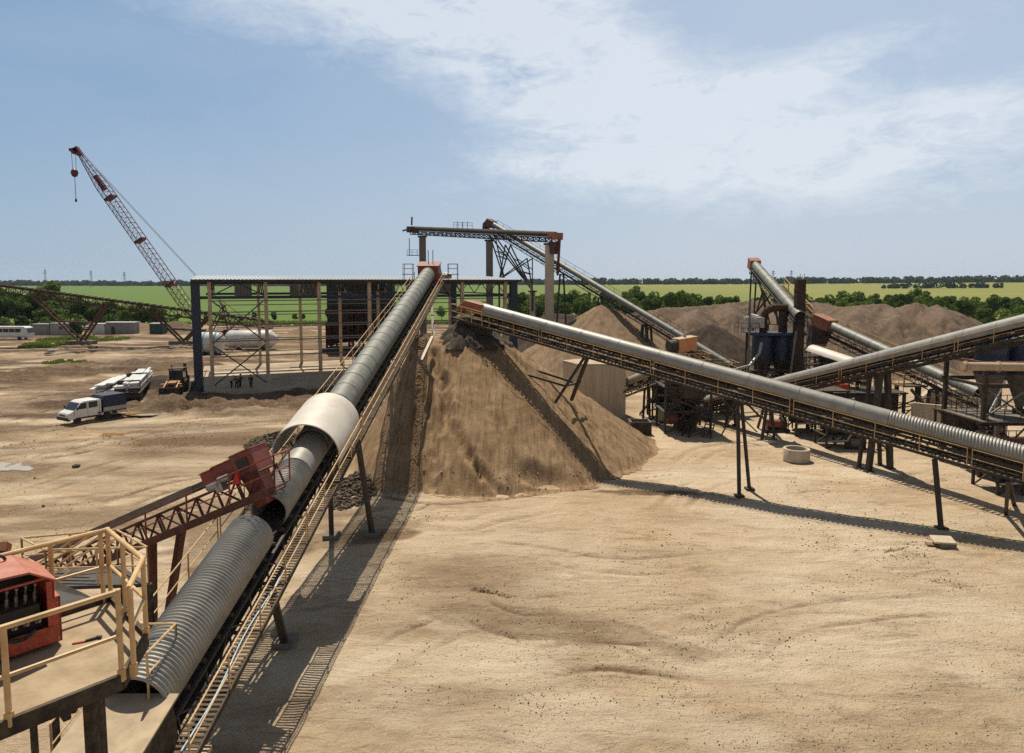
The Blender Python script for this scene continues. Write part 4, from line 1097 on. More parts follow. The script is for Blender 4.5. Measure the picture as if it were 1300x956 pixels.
def heapmat(name, base, light, damp, streak=(0.5, 1.0)):
    m_ = bpy.data.materials.new(name); nt, b = nodes(m_)
    geo = N(nt, 'ShaderNodeNewGeometry')
    n1 = N(nt, 'ShaderNodeTexNoise', Scale=.35, Detail=7.0, Roughness=.6); n2 = N(nt, 'ShaderNodeTexNoise', Scale=5.0, Detail=7.0, Roughness=.75)
    mp = N(nt, 'ShaderNodeMapping'); mp.inputs['Scale'].default_value = (2.4, .25, .25)
    mp.inputs['Rotation'].default_value = (0, 0, R(-20))
    n3 = N(nt, 'ShaderNodeTexNoise', Scale=1.4, Detail=7.0, Roughness=.7, Distortion=.6)
    nt.links.new(geo.outputs['Position'], n1.inputs['Vector']); nt.links.new(geo.outputs['Position'], n2.inputs['Vector'])
    nt.links.new(geo.outputs['Position'], mp.inputs[0]); nt.links.new(mp.outputs[0], n3.inputs['Vector'])
    col = mixc(nt, ramp(nt, n1.outputs[0], .38, .62), base, light)
    col = mixc(nt, mth(nt, 'MULTIPLY', ramp(nt, n3.outputs[0], .46, .66), .75), col, damp)
    col = mixc(nt, mth(nt, 'MULTIPLY', ramp(nt, n2.outputs[0], .5, .68), .5), col, damp)
    n4 = N(nt, 'ShaderNodeTexNoise', Scale=22.0, Detail=4.0, Roughness=.8); nt.links.new(geo.outputs['Position'], n4.inputs['Vector'])
    col = mixc(nt, mth(nt, 'MULTIPLY', ramp(nt, n4.outputs[0], .56, .66), .5), col, light)
    nt.links.new(col, b.inputs['Base Color']); b.inputs['Roughness'].default_value = .97
    hh = mth(nt, 'ADD', mth(nt, 'MULTIPLY', n2.outputs[0], .6), n3.outputs[0])
    bp = N(nt, 'ShaderNodeBump', Strength=.6, Distance=.15); nt.links.new(hh, bp.inputs['Height']); nt.links.new(bp.outputs[0], b.inputs['Normal'])
    return m_
M['heap_sand'] = heapmat('heap_sand', (.262, .168, .090), (.34, .228, .128), (.115, .069, .036))
M['heap_pale'] = heapmat('heap_pale', (.23, .155, .09), (.28, .195, .12), (.15, .098, .056))
M['heap_grey'] = heapmat('heap_grey', (.140, .098, .066), (.185, .132, .090), (.08, .055, .037))
M['heap_dark'] = heapmat('heap_dark', (.055, .040, .029), (.08, .058, .042), (.035, .026, .019))
M['heap_gravel'] = heapmat('heap_gravel', (.07, .056, .044), (.11, .09, .07), (.04, .034, .028))
# big sand heap with a bite at the bottom
X, Y, Hh = heap('', '', [(-7.5, 59.3, 10.9, -3.6, 58.9, 10.9), (-3.6, 58.9, 10.9, .6, 59.4, 8.0, .70)], (-22, 20, 38, 80), .17, None, slope=.70, gul=.42, aniso=3.0, rough=.14, toe=.1)
cap_ = 9.25 + .25 * fbm(X / 1.5, Y / 1.5, 3); dq = Hh - cap_; Hh = np.where(dq > -.25, cap_ - .25 + (1 - np.exp(-np.maximum(dq + .25, 0) / .25)) * .25, Hh)
bt = gp(684, 626); e = ((X - bt.x) / 1.3) ** 2 + ((Y - bt.y - 1.3) / .9) ** 2
Hh = Hh - .75 * np.exp(-e ** 2) + .25 * np.exp(-(((X - bt.x) / 1.4) ** 2 + ((Y - bt.y - .2) / .4) ** 2))
# low scarp line on the left flank
ln = seg_dist(X, Y, (-7.2, 51.5), (-5.2, 44.5)) + .5 * fbm(X / .8, Y / .8, 3)
Hh = Hh - .30 * np.exp(-(ln / .28) ** 2) - .25 * np.exp(-((seg_dist(X, Y, (-5.4, 53), (-4.6, 50)) + .4 * fbm(X / .5, Y / .5, 3)) / .2) ** 2)
Hh = Hh + .25 * np.exp(-((seg_dist(X, Y, (-8.5, 48), (-7.6, 44.2)) / 1.1) ** 2)) * (.5 + fbm(X / .35, Y / .35, 4)) * 1.5
def hit_(px, py):
    dn = at(px, py, 50) - V((0, 0, H))
    for yy in np.arange(40, 66, .1):
        pt = V((0, 0, H)) + dn * (yy / 50); i_ = int((pt.y - 38) / .17); j_ = int((pt.x + 22) / .17)
        if 0 <= i_ < Hh.shape[0] and 0 <= j_ < Hh.shape[1] and pt.z < Hh[i_, j_]: return (pt.x, pt.y)
    return (pt.x, pt.y)
for pts, w_, dp in (([(552, 450), (560, 500), (572, 545), (598, 590), (640, 630)], .28, .38), ([(574, 520), (590, 570), (612, 612)], .2, .3), ([(540, 470), (548, 540), (556, 600)], .25, .3), ([(566, 480), (568, 515), (562, 545)], .3, .35),
                    ([(525, 520), (528, 570), (535, 628)], .22, .3), ([(600, 470), (625, 540), (665, 610)], .16, .14), ([(630, 455), (700, 560), (745, 618)], .18, .16), ([(650, 450), (720, 530), (790, 600)], .16, .15), ([(660, 448), (750, 525), (815, 585)], .16, .16), ([(585, 455), (600, 520), (640, 600)], .15, .12)):
    hp = [hit_(*p) for p in pts]; dl = poly_dist(X, Y, hp) + .35 * np.abs(fbm(X / .9, Y / .9, 4))
    Hh = Hh - dp * np.exp(-(dl / w_) ** 2) + dp * .5 * np.exp(-((dl - w_ * 2) / w_) ** 2)
front = np.clip((45.2 - Y) / 1.5, 0, 1) * (X < 6) * (Hh > .1)
Hh = Hh - .15 * front
put_heap('sand_heap', 'huge tan sand heap in the middle with a conveyor shadow across it', X, Y, Hh, M['heap_sand'])
H1X, H1Y, H1Z = X, Y, Hh
def hz1(x, y):
    i = int((y - 38) / .17); j = int((x + 22) / .17)
    return float(H1Z[min(max(i, 0), H1Z.shape[0] - 1), min(max(j, 0), H1Z.shape[1] - 1)])
a_ = at(596, 400, 58.2)
X, Y, Hh = heap('', '', [(a_.x - .1, 58.8, 11.2, a_.x - .15, 58.8, 11.2)], (a_.x - 6, a_.x + 6, 53, 66), .12, None, slope=.74, gul=.2, rough=.2)
dd_ = np.hypot(X - a_.x, (Y - 59.6)); Hh = Hh + .5 * fbm(X * 1.5, Y * 1.5, 3) * np.clip(dd_, 0, 1); Hh = np.where(Hh > 8.4, Hh, -1)
vs, q = grid_mesh(X, Y, Hh, Hh > 8.4)
o, _ = mesh_np('gravel_heap', vs, np.array([f for f in q if (Hh.ravel()[f] > 8).all()]), M['heap_gravel']); tag(o, 'small dark gravel cone on top of the huge sand heap', 'heap')
# stones on the sand heap and along its toe
g3 = MB()
for _ in range(1700):
    px, py = (rnd.gauss(507, 14), rnd.uniform(450, 632)) if rnd.random() < .7 else (rnd.uniform(490, 790), rnd.uniform(600, 636))
    p = gp(px, py); lo, hi = 40.0, 62.0
    dirn = (V(at(px, py, 50)) - V((0, 0, H)))
    hit = None
    for yy in np.arange(41, 60, .25):
        pt = V((0, 0, H)) + dirn * (yy / 50)
        if pt.z < hz1(pt.x, pt.y): hit = pt; break
    if hit: chip(g3, (hit.x, hit.y, hz1(hit.x, hit.y) + .02), .02 + .10 * rnd.random() ** 5)
o = g3.build('rubble', M['grit_l']); tag(o, 'loose stones rolled down the face of the huge sand heap', 'rubble', kind='stuff')
# dark rubble heaps either side of the big conveyor
def rubble_heap(px, py, rx, ry, h, n, s, lab):
    c = gp(px, py); mb = MB()
    for _ in range(n):
        a = rnd.uniform(0, 6.28); k = rnd.random() ** .6
        x, y = c.x + rx * k * math.cos(a), c.y + ry * k * math.sin(a)
        z = h * max(0, 1 - k) * rnd.uniform(.6, 1) + gz(x, y)
        rock(mb, (x, y, z), s * rnd.uniform(.4, 1.5))
    o = mb.build('rubble', M['stone']); tag(o, lab, 'rubble', kind='stuff')
rubble_heap(452, 622, 1.7, 4.2, 1.1, 900, .13, 'dark broken stone beside the left flank of the sand heap')
rubble_heap(352, 562, 2.6, 3.0, 1.1, 600, .17, 'dark boulders and stone left of the white ring')
rubble_heap(400, 560, 2.6, 5, .9, 500, .15, 'dark broken stone below the white ring')
# far ridges of gravel
def cone(px, py, Y): p = at(px, py, Y); return p
def rid(lst, sl=.6): return [(*cone(*a), *cone(*b), sl) for a, b in lst]
sg = rid([((1075, 388, 128), (1120, 384, 124)), ((1150, 387, 124), (1165, 383, 122)), ((1150, 387, 124), (1212, 394, 120)), ((1190, 386, 122), (1200, 398, 112)), ((1095, 387, 127), (1085, 398, 114)), ((1035, 384, 135), (1110, 394, 118)), ((960, 381, 140), (1050, 384, 138)), ((880, 389, 138), (960, 381, 145)), ((840, 390, 130), (880, 389, 138)), ((925, 383, 138), (930, 396, 126)), ((885, 391, 130), (878, 402, 118)), ((1130, 388, 124), (1140, 400, 112)), ((1000, 382, 138), (1000, 396, 124)), ((800, 396, 140), (840, 392, 135))])
X, Y, Hh = heap('', '', sg, (10, 105, 92, 172), .45, None, slope=.6, gul=1.3, rough=.25, tip=.03)
put_heap('gravel_heap', 'long brown gravel ridge stretching across the right background', X, Y, Hh, M['heap_grey'])
sg = rid([((766, 382, 105), (767, 382, 105))], .66)
X, Y, Hh = heap('', '', sg, (-8, 36, 84, 126), .3, None, gul=.5, rough=.12)
put_heap('sand_heap', 'tall sandy cone directly under the far grey conveyor', X, Y, Hh, M['heap_pale'])
sg = rid([((900, 408, 100), (902, 408, 100)), ((900, 408, 100), (935, 440, 96))], .64)
X, Y, Hh = heap('', '', sg, (14, 46, 82, 116), .3, None, gul=.6, rough=.16)
put_heap('gravel_heap', 'dark freshly dumped gravel pile left of the blue silos', X, Y, Hh, M['heap_dark'])
sg = rid([((700, 396, 150), (750, 398, 150)), ((690, 404, 135), (720, 404, 140))], .5)
X, Y, Hh = heap('', '', sg, (-12, 42, 112, 176), .5, None, gul=.8, rough=.25)
put_heap('spoil_heap', 'low dark earth bank behind the tall concrete pillars', X, Y, Hh, M['heap_dark'])
sg = rid([((870, 416, 112), (850, 420, 108))], .6)
X, Y, Hh = heap('', '', sg, (8, 46, 88, 130), .4, None, gul=.5, rough=.15)
put_heap('gravel_heap', 'grey brown gravel pile between the sandy cone and the dark pile', X, Y, Hh, M['heap_grey'])
for (px, py, Y0, s_, lab, m_) in ((172, 458, 112, 1.7, 'small grey gravel pile on the churned earth at left', 'heap_grey'), (203, 470, 90, 1.9, 'dark earth pile next to the digger bucket', 'heap_dark'),
                                 (176, 410, 190, 3.0, 'pale rubble pile between the huts', 'heap_pale'), (222, 410, 190, 3.4, 'brown earth bank behind the green hut', 'heap_grey'), (380, 424, 178, 2.2, 'low sand pile seen through the shed', 'heap_pale')):
    p = at(px, py, Y0); z = s_ if py > 450 else s_
    X, Y, Hh = heap('', '', [(p.x, Y0, z, p.x + 1.5, Y0, z * .9, .5)], (p.x - 9, p.x + 10, Y0 - 8, Y0 + 8), .3, None, gul=.3, rough=.2)
    put_heap('earth_heap', lab, X, Y, Hh, M[m_])
# ================================================================ foreground deck and red machine
def deck():
    e = V((.66, .751, 0)).normalized(); pz_ = 9.1
    n_ = V((-e.y, e.x, 0))
    p1, p2, p3 = gp(155, 862, pz_), gp(186, 809, pz_), gp(141, 762, pz_)
    p5 = p1 - e * 6; wdt = (p3 - p1).dot(n_); p4 = p3 - e * 7.2
    root = thing('steel_platform', 'sandy steel platform with beige railing at the lower left', 'platform', (p5.x, p5.y, 0))
    poly = [p1, p2, p3, p4, p5]
    MB().prism([p - Z * .06 for p in poly], Z * .06).build('deck_plate', M['deckdust'], root)
    mb = MB()
    for a, b in zip(poly, poly[1:] + poly[:1]):
        mb.beam(a - Z * .03, b - Z * .03, .06, .2)
    for k in np.arange(.6, 6, 1.2): mb.beam(p1 - e * k - Z * .16, p1 - e * k + n_ * (wdt - .1) - Z * .16, .08, .16)
    mb.build('edge_beam', M['dark2'], root)
    for p in (p1 - e * .3 + n_ * .2, p3 - e * .3 - n_ * .2, p4 + n_ * -.2 + e, p5 + n_ * .2 + e):
        MB().beam(p - Z * .2, V((p.x, p.y, 0)), .12, .12).build('leg', M['dark2'], root)
    def post(mb, p): mb.box(p + Z * .06, (.07, .07, .16)); mb.tube(p + Z * .02, p + Z * 1.12, .033, 8)
    up = Z * 1.12
    i1, i2, i3 = p1 + n_ * .03, p2, p3
    for pts, ps in (([p5, p1], [p1 - e * k for k in (.0, 1.15, 2.3, 3.5, 4.7, 6)]), ([p1 + e * .12, p2], [p1 + e * .14, p2]), ([p2, p3], [p2.lerp(p3, .55), p3]), ([p3, p3 - e * 7], [p3 - e * .1 - n_ * .0, p3 - e * .75, p3 - e * 4, p3 - e * 5.5])):
        mb = MB(); mb.tube(pts[0] + up, pts[1] + up, .034, 9); mb.tube(pts[0] + up * .5, pts[1] + up * .5, .026, 8)
        mb.tube(pts[1] + up - Z * .03, pts[1] + up + Z * .03, .036, 8)
        for p in ps: post(mb, p)
        mb.build('railing', M['rail'], root, True)
    # ---- red hydraulic power unit on the deck
    a = gp(80, 818, pz_); c = a - e * 1.9; rt = thing('hydraulic_unit', 'red hydraulic power unit with open panel of black levers and hoses', 'machine', tuple(c))
    hgt = .78; dp = n_ * .75
    mb = MB()
    fr_, th = .10, .03
    # panel with an opening: four strips
    def q(u, v): return a - e * u + Z * (.06 + v)
    o0, o1, v0, v1 = .15, .92, .24, .80
    T_ = n_ * th
    for (ua, va, ub, vb) in ((0, 0, 1.9, v0), (0, v0, o0, .62), (.06, .62, o0, .86), (o1, v0, 1.9, 1.0), (o0, v1 + .10, o1, v1 + .13)):
        mb.prism([q(ua, va), q(ub, va), q(ub, vb), q(ua, vb)], T_)
    mb.prism([q(0, 0), q(0, .62), q(0, .62) + dp, q(0, 0) + dp], -e * th); mb.prism([q(.06, .62), q(.06, .86), q(.06, .86) + dp, q(.06, .62) + dp], -e * th); mb.prism([q(0, .62), q(.09, .62), q(.09, .62) + dp, q(0, .62) + dp], Z * .01)
    mb.prism([q(0, 0) + dp, q(1.9, 0) + dp, q(1.9, .84) + dp, q(0, .84) + dp], n_ * th)
    mb.prism([q(0, .0), q(1.9, 0), q(1.9, 0) + dp, q(0, 0) + dp], Z * .02)
    mb.build('cabinet', M['red'], rt, bevel=.008)
    # arched hood
    prof = [(.03, .84), (.34, 1.05), (.70, 1.07), (1.0, 1.05), (1.3, 1.03), (1.92, 1.02)]
    mb = MB()
    for (u0, v0_), (u1, v1_) in zip(prof[:-1], prof[1:]):
        mb.prism([q(u0, v0_) - n_ * .06, q(u1, v1_) - n_ * .06, q(u1, v1_ + .03) - n_ * .06, q(u0, v0_ + .03) - n_ * .06], n_ * .86)
    mb.build('hood', M['redhood'], rt, bevel=.006)
    mb = MB().prism([q(.02, .05) + n_ * .70, q(1.8, .05) + n_ * .70, q(1.8, .86) + n_ * .70, q(.14, .80) + n_ * .70], n_ * .02); mb.build('back_plate', M['hose'], rt)
    mb = MB().box(q(.5, .42) + n_ * .35, (.62, .35, .22), (e, n_, Z)); mb.box(q(.5, .3) + n_ * .3, (.66, .3, .2), (e, n_, Z)); mb.build('valve_block', M['dark'], rt, bevel=.01)
    for i in range(6):
        u = .22 + i * .105; b_ = q(u, .52) + n_ * .3
        mb = MB().tube(b_, b_ + Z * .16 - n_ * .03, .022, 8).tube(b_ + Z * .14 - n_ * .03, b_ + Z * .27 - n_ * .08, .012, 7); mb.lathe(b_ + Z * .27 - n_ * .08, [(.004, -.02), (.02, -.01), (.022, .01), (.004, .03)], 10)
        mb.build('lever', M['lever'], rt, True)
    for i in range(5):
        u = .25 + i * .13; p = [q(u, .38) + n_ * .15]
        for k in range(1, 12):
            t = k / 11; p.append(q(u + .25 * math.sin(t * 3.0) * (1 if i % 2 else -.3), .38 - .12 * math.sin(t * 3.14) + t * .05 * i) + n_ * (.15 + .35 * t) - n_ * .12 * math.sin(t * 3.14))
        MB().path(p, .02, 8).build('hose', M['hose'], rt, True)
    for i in range(5):
        MB().box(q(.24 + i * .13, .34) + n_ * .12, (.07, .05, .07), (e, n_, Z)).tube(q(.24 + i * .13, .34) + n_ * .12, q(.24 + i * .13, .34) + n_ * .04, .018, 8).build('fitting', M['lever'], rt)
    for u, v in ((.04, .06), (.04, .55), (1.0, .06), (1.0, .9), (.5, .08), (.5, .16), (1.5, .06), (1.5, .9)):
        MB().tube(q(u, v), q(u, v) - n_ * .012, .013, 8).build('bolt', M['lever'], rt)
    MB().box(q(1.28, .55) - n_ * .006, (.34, .006, .5), (e, n_, Z)).build('side_door', M['red'], rt)
    p = [q(.95 - .9 * (k / 14) + 0, .50 - .28 * math.sin(k / 14 * 3.1)) - n_ * (.05 + .03 * math.sin(k)) for k in range(15)]
    MB().path(p[:11], .026, 9).build('hose', M['hose'], rt, True)
    p = [q(1.05 + .25 * math.cos(k / 8 * 3.14), 1.05 + .16 * math.sin(k / 8 * 3.14)) + n_ * .3 for k in range(9)]
    MB().path(p, .02, 8).build('hose', M['hose'], rt, True)
    p = [q(.75 + .3 * math.cos(k / 8 * 3.14), 1.10 + .12 * math.sin(k / 8 * 3.14)) + n_ * .6 for k in range(9)]
    MB().path(p, .02, 8).build('hose', M['hose'], rt, True)
    # small tools on deck
    t0 = gp(90, 818, pz_) + Z * .012 + V((.02, 0, 0))
    rt2 = thing('pipe_wrench', 'small red handled wrench lying on the sandy platform', 'tool', tuple(t0))
    MB().beam(t0, t0 + V((.14, .06, 0)), .035, .02).build('handle', M['red'], rt2)
    MB().beam(t0 + V((.14, .06, .005)), t0 + V((.25, .14, .01)), .03, .025).box(t0 + V((.27, .15, .012)), (.07, .04, .03)).build('jaw', M['dark'], rt2)
M['deckdust'] = mat('dusty_plate', (.40, .31, .20), (.28, .21, .13), rough=.9, ns=2.2, bump=.3, bs=9)
M['redhood'] = mat('pale_red', (.52, .15, .10), (.38, .07, .045), rough=.6, ns=5, dust=.45, bump=.15, bs=25)  # paler red than the cabinet below
M['lever'] = mat('worn_steel', (.35, .34, .31), (.12, .11, .10), rough=.4, metal=.5, ns=12)
deck()
# orange arm and dark tray behind the deck
rt = thing('loading_arm', 'orange hydraulic arm poking up behind the red machine', 'arm', tuple(at(2, 760, 10.6)))
MB().beam(at(-12, 740, 11), at(4, 690, 11.4), .22, .16).beam(at(4, 690, 11.4), at(9, 722, 11.2), .12).build('boom', M['orange'], rt)
MB().tube(at(-10, 725, 11), at(2, 700, 11.2), .05).tube(at(2, 700, 11.2), at(16, 730, 11.2), .04).build('cylinder', M['hose'], rt)
rt = thing('feed_hopper', 'dark folding feed tray behind the beige railing', 'hopper', tuple(at(100, 770, 13.5)))
a, b, c_, d2 = at(68, 748, 14.5), at(124, 762, 13.5), at(112, 774, 12.6), at(62, 790, 12.2)
MB().prism([a, b, c_, d2], Z * -.18).build('tray', M['dark'], rt)
MB().prism([at(66, 735, 15), at(104, 752, 14.2), at(124, 762, 13.5), at(70, 765, 14)], Z * -.12).build('flap', M['rubber'], rt)
MB().beam(at(90, 770, 13), at(90, 905, 12.5), .2).build('leg', M['dark2'], rt)
# second railed platform beside the tail of the red conveyor
def side_platform():
    z0 = 5.6
    c = [gp(60, 745, z0), gp(189, 741, z0), gp(150, 716, z0), gp(30, 728, z0)]
    root = thing('steel_platform', 'narrow platform with thin beige rails beside the red conveyor tail', 'platform', (c[0].x, c[0].y, 0))
    MB().prism([p - Z * .1 for p in c], Z * .1).build('deck_plate', M['dark'], root)
    for p in c: MB().beam(p, V((p.x, p.y, 0)), .14).build('leg', M['dark2'], root)
    mb = MB(); railing(mb, c + c[:1], 1.05, .028, 1.3, (.5,)); mb.build('railing', M['rail'], root)
    mb = MB()
    for k in range(5):
        a = c[0].lerp(c[3], k / 4); mb.beam(a + Z * .0, a + V((1.6, .5, 1.1)), .05)
    mb.build('railing', M['rail'], root)
side_platform()

# ================================================================ process units on the right
def lattice(mb, base, top, wd, ch=.08, br=.05, n=None):
    base, top = V(base), V(top); L = (top - base).length; n = n or max(2, int(L / wd)); t = (top - base) / n
    cs = [V((i * wd / 2, j * wd / 2, 0)) for i, j in ((-1, -1), (1, -1), (1, 1), (-1, 1))]
    for c in cs: mb.beam(base + c, top + c, ch)
    for k in range(n):
        for i in range(4):
            a, b = cs[i], cs[(i + 1) % 4]
            if k % 2: a, b = b, a
            mb.beam(base + t * k + a, base + t * (k + 1) + b, br); mb.beam(base + t * k + a, base + t * k + b, br)
    return mb
def frame_tower(root, x, y, sx_, sy_, z1, levels, m_='dark2', cs=.22):
    for i in (-1, 1):
        for j in (-1, 1): MB().box((x + i * sx_ / 2, y + j * sy_ / 2, z1 / 2), (cs, cs, z1)).build('leg', M[m_], root)
    for z in levels:
        mb = MB().box((x, y, z), (sx_ + .5, sy_ + .5, .12))
        mb.build('platform', M[m_], root)
    mb = MB(); zs = [0] + list(levels)
    for za, zb in zip(zs[:-1], zs[1:]):
        for j in (-1, 1):
            mb.beam((x - sx_ / 2, y + j * sy_ / 2, za), (x + sx_ / 2, y + j * sy_ / 2, zb), .09); mb.beam((x + sx_ / 2, y + j * sy_ / 2, za), (x - sx_ / 2, y + j * sy_ / 2, zb), .09)
    mb.build('wind_brace', M[m_], root)
def rail_box(root, x, y, z, sx_, sy_, m_='rail2', r=.03):
    mb = MB(); p = [V((x + i * sx_ / 2, y + j * sy_ / 2, z)) for i, j in ((-1, -1), (1, -1), (1, 1), (-1, 1), (-1, -1))]
    railing(mb, p, 1.1, r, 1.2, (.5,)); mb.build('railing', M[m_], root)

# blue filter silos with orange bend
def filter_unit():
    Y = 78; x = at(981, 430, Y).x
    rt = thing('silo_unit', 'pair of blue silos on a steel frame with an orange pipe bend on top', 'silo', (x, Y, 0))
    frame_tower(rt, x, Y, 5.4, 3.6, 4.0, (2.0, 4.0), cs=.18)
    for k in (-1.15, 1.15):
        MB().lathe((x + k, Y, 0), [(.25, 2.0), (.3, 2.3), (1.12, 5.0), (1.14, 5.1)], 24).build('cone', M['dark2'], rt, True)
        MB().lathe((x + k, Y, 0), [(1.14, 5.1), (1.16, 5.14), (1.16, 7.9), (1.1, 8.0)], 24).build('silo', M['silo_blue'], rt, True)
    for k in (-1, 1): 
        for j in (-1, 1): MB().beam((x + k * 2.5, Y + j * 1.5, 0), (x + k * 2.5, Y + j * 1.5, 8.1), .16).build('leg', M['dark2'], rt)
    MB().box((x, Y, 8.12), (5.6, 3.6, .14)).beam((x - 3.2, Y - 1.8, 8.1), (x + 3, Y - 1.8, 8.1), .14, .3).build('top_platform', M['silo_blue'], rt)
    rail_box(rt, x - 3.1, Y - .3, 8.2, 2.0, 2.4, 'dark')
    mb = MB(); pts = [V((x - 1.1, Y, 8.2)), V((x - 1.1, Y, 10.0))] + [V((x - 1.1 + 1.4 * (1 - math.cos(a)), Y, 10.0 + 1.0 * math.sin(a))) for a in np.linspace(.3, 1.57, 5)] + [V((x + 3.2, Y - .2, 11.0)), V((x + 4.2, Y - .2, 10.6))]
    for a, b in zip(pts[:-1], pts[1:]): mb.tube(a, b, .42, 14)
    mb.build('duct', M['rustlight'], rt, True)
    MB().box((x + 3.0, Y - .2, 11.0), (1.9, 1.1, .95)).build('duct_elbow', M['orange'], rt, bevel=.06)
    MB().tube((x + 1.1, Y, 8.2), (x + 1.1, Y, 10.6), .5, 14).build('duct', M['dark2'], rt, True)
    mb = MB().box((x - 2.4, Y - .5, 9.35), (1.9, 1.5, 1.2)); mb.tube((x - 3.4, Y - .8, 9.9), (x - 2.5, Y - .8, 9.9), .22); mb.build('fan_housing', M['zinc'], rt, bevel=.05)
    lattice(MB(), (x + 3.2, Y - 1, 0), (x + 3.2, Y - 1, 11), 1.0, .09, .06).build('ladder_mast', M['steel'], rt)
    mb = MB()
    for k in range(14): mb.beam((x - 2.6 + rnd.uniform(-.3, 5), Y - 1.9, rnd.uniform(.4, 2.5)), (x - 2.6 + rnd.uniform(0, 5.3), Y - 1.9, rnd.uniform(1.5, 5)), .07)
    mb.build('pipework', M['steel'], rt)
    MB().path([V((x - 6.2, Y - 4, 4.2)), V((x - 3.6, Y - 3, 4.7)), V((x - 2.2, Y - 2, 6.0)), V((x - 2.0, Y - 2, 7.2))], .16, 10).build('pipe', M['zinc'], rt, True)
    # pole with lamp
    xp = at(951, 430, Y - 2).x
    rp = thing('lamp_post', 'thin grey post with small white lamp left of the blue silos', 'lamp post', (xp, Y - 2, 0))
    MB().tube((xp, Y - 2, 0), (xp, Y - 2, 12.3), .13, 8, .1).build('pole', M['steel'], rp)
    MB().tube((xp + .1, Y - 2, 10.3), (xp + .7, Y - 2.3, 10.0), .16, 8, .3).build('lamp_head', M['white'], rp)
    # dark chimney
    xc = at(1014.5, 400, 76).x
    rc = thing('chimney', 'tall dark rusty stack beside the blue silos', 'chimney', (xc, 76, 0))
    MB().box((xc, 76, 7.1), (.95, .95, 14.2)).build('shaft', M['darkrust'], rc, bevel=.05)
    mb = MB()
    for i in range(4): mb.tube((xc - .35 + .23 * i, 75.8 + .1 * (i % 2), 14.2), (xc - .35 + .23 * i, 75.8, 14.6 + .25 * (i % 2)), .03, 5)
    mb.build('rebar', M['dark'], rc)
    for z in (3, 5.5, 8, 10.5, 13): MB().box((xc, 76, z), (1.03, 1.03, .08)).build('strap', M['dark'], rc)
    MB().path([V((xc - 1.2, 75.2, 2)), V((xc - .9, 75.3, 5)), V((xc - .55, 75.3, 8.5))], .13).build('pipe', M['steel'], rc)
M['darkrust'] = mat('dark_rusty', (.045, .028, .022), (.075, .05, .035), rough=.85, ns=2.5)
filter_unit()

# dark crusher tower with round hopper, middle
def crusher():
    Y = 64; x = at(868, 490, Y).x
    rt = thing('crusher_tower', 'dark crusher tower with black round hopper and orange feed box', 'crusher', (x, Y, 0))
    frame_tower(rt, x, Y, 4.2, 3.6, 6.2, (2.0, 4.3), 'dark', .2)
    MB().lathe((x + .2, Y, 0), [(.5, 1.6), (.7, 2.0), (1.9, 3.3), (1.95, 3.4), (1.95, 5.2), (1.8, 5.3)], 28).build('hopper', M['dark'], rt, True)
    MB().lathe((x + .2, Y, 0), [(.9, .1), (1.1, .2), (1.1, 1.4), (.6, 1.8)], 20).build('crusher_body', M['dark2'], rt, True)
    MB().tube((x - 1.8, Y - 1.2, 1.4), (x - .9, Y - 1.2, 1.4), .6, 16).build('flywheel', M['rust'], rt)
    rail_box(rt, x - .6, Y - 1.6, 4.4, 2.2, .6); rail_box(rt, x, Y, 6.25, 4.2, 3.2)
    MB().box((x, Y, 6.2), (4.4, 3.6, .12)).build('platform', M['dark'], rt)
    c = V((at(869, 437, Y).x, Y, at(869, 437, Y).z)); ax_ = (V((.93, .3, .12)).normalized(), V((-.3, .95, 0)).normalized(), Z)
    MB().box(c, (1.9, 1.3, 1.2), ax_).build('feed_box', M['orangelight'], rt, bevel=.03)
    MB().box(c + Z * .63, (2.0, 1.4, .06), ax_).tube(c + Z * .6, c + Z * 1.0, .14).build('box_lid', M['beige'], rt)
    MB().tube(c - ax_[0] * .9, c - ax_[0] * 1.7, .6, 20).build('feed_mouth', M['dark'], rt, True)
    MB().tube(c - ax_[0] * 1.7, c - ax_[0] * 1.712, .55, 20).build('dark_mouth_disc', M['hose'], rt, True)  # black disc painted in for the dark inside of the mouth
    for k in (-1, 1): MB().beam(c + ax_[0] * k * .8 - Z * .6, V((c.x + k * .8, Y, 6.2)), .14).build('leg', M['dark'], rt)
    mb = MB(); stairs(mb, (x + 1.2, Y - 3.6, 0), (x + 2.3, Y - 1.9, 2.0), .8); stairs(mb, (x - .6, Y - 3.2, .0), (x + .9, Y - 2.2, 2.0), .8); mb.build('stairs', M['dark'], rt)
    mb = MB()
    for i in range(16): mb.beam((x + rnd.uniform(-2.1, 2.1), Y - 1.9 + rnd.uniform(-.2, .4), rnd.uniform(.1, 3)), (x + rnd.uniform(-2.1, 2.1), Y - 1.9, rnd.uniform(1, 4)), .1)
    mb.build('strut', M['dark'], rt)
    # left stair
    b_, t_ = gp(815, 524), at(829, 494, 66)
    rs = thing('staircase', 'dark steel staircase rising right beside the concrete wall', 'stairs', tuple(b_))
    q = V((at(833, 492, 66).x, 66, 2.9)); bb = V((gp(812, 526).x, gp(812, 526).y, 0))
    mb = MB(); stairs(mb, bb, q, .85, side=V((.25, .97, 0))); mb.build('flight', M['dark'], rs)
    mb = MB().tube(q, q + V((1.4, 0, 0)), .05).box(q + V((.8, 0, 0)), (1.6, .9, .08)); mb.build('landing', M['dark'], rs)
    mb = MB().tube(q + V((1.5, 0, 0)), V((q.x + 1.5, q.y, 0)), .09); mb.build('post', M['dark'], rs)
M['orangelight'] = mat('faded_orange', (.60, .25, .10), (.50, .19, .07), rough=.6, ns=1.5, dust=.35)
crusher()
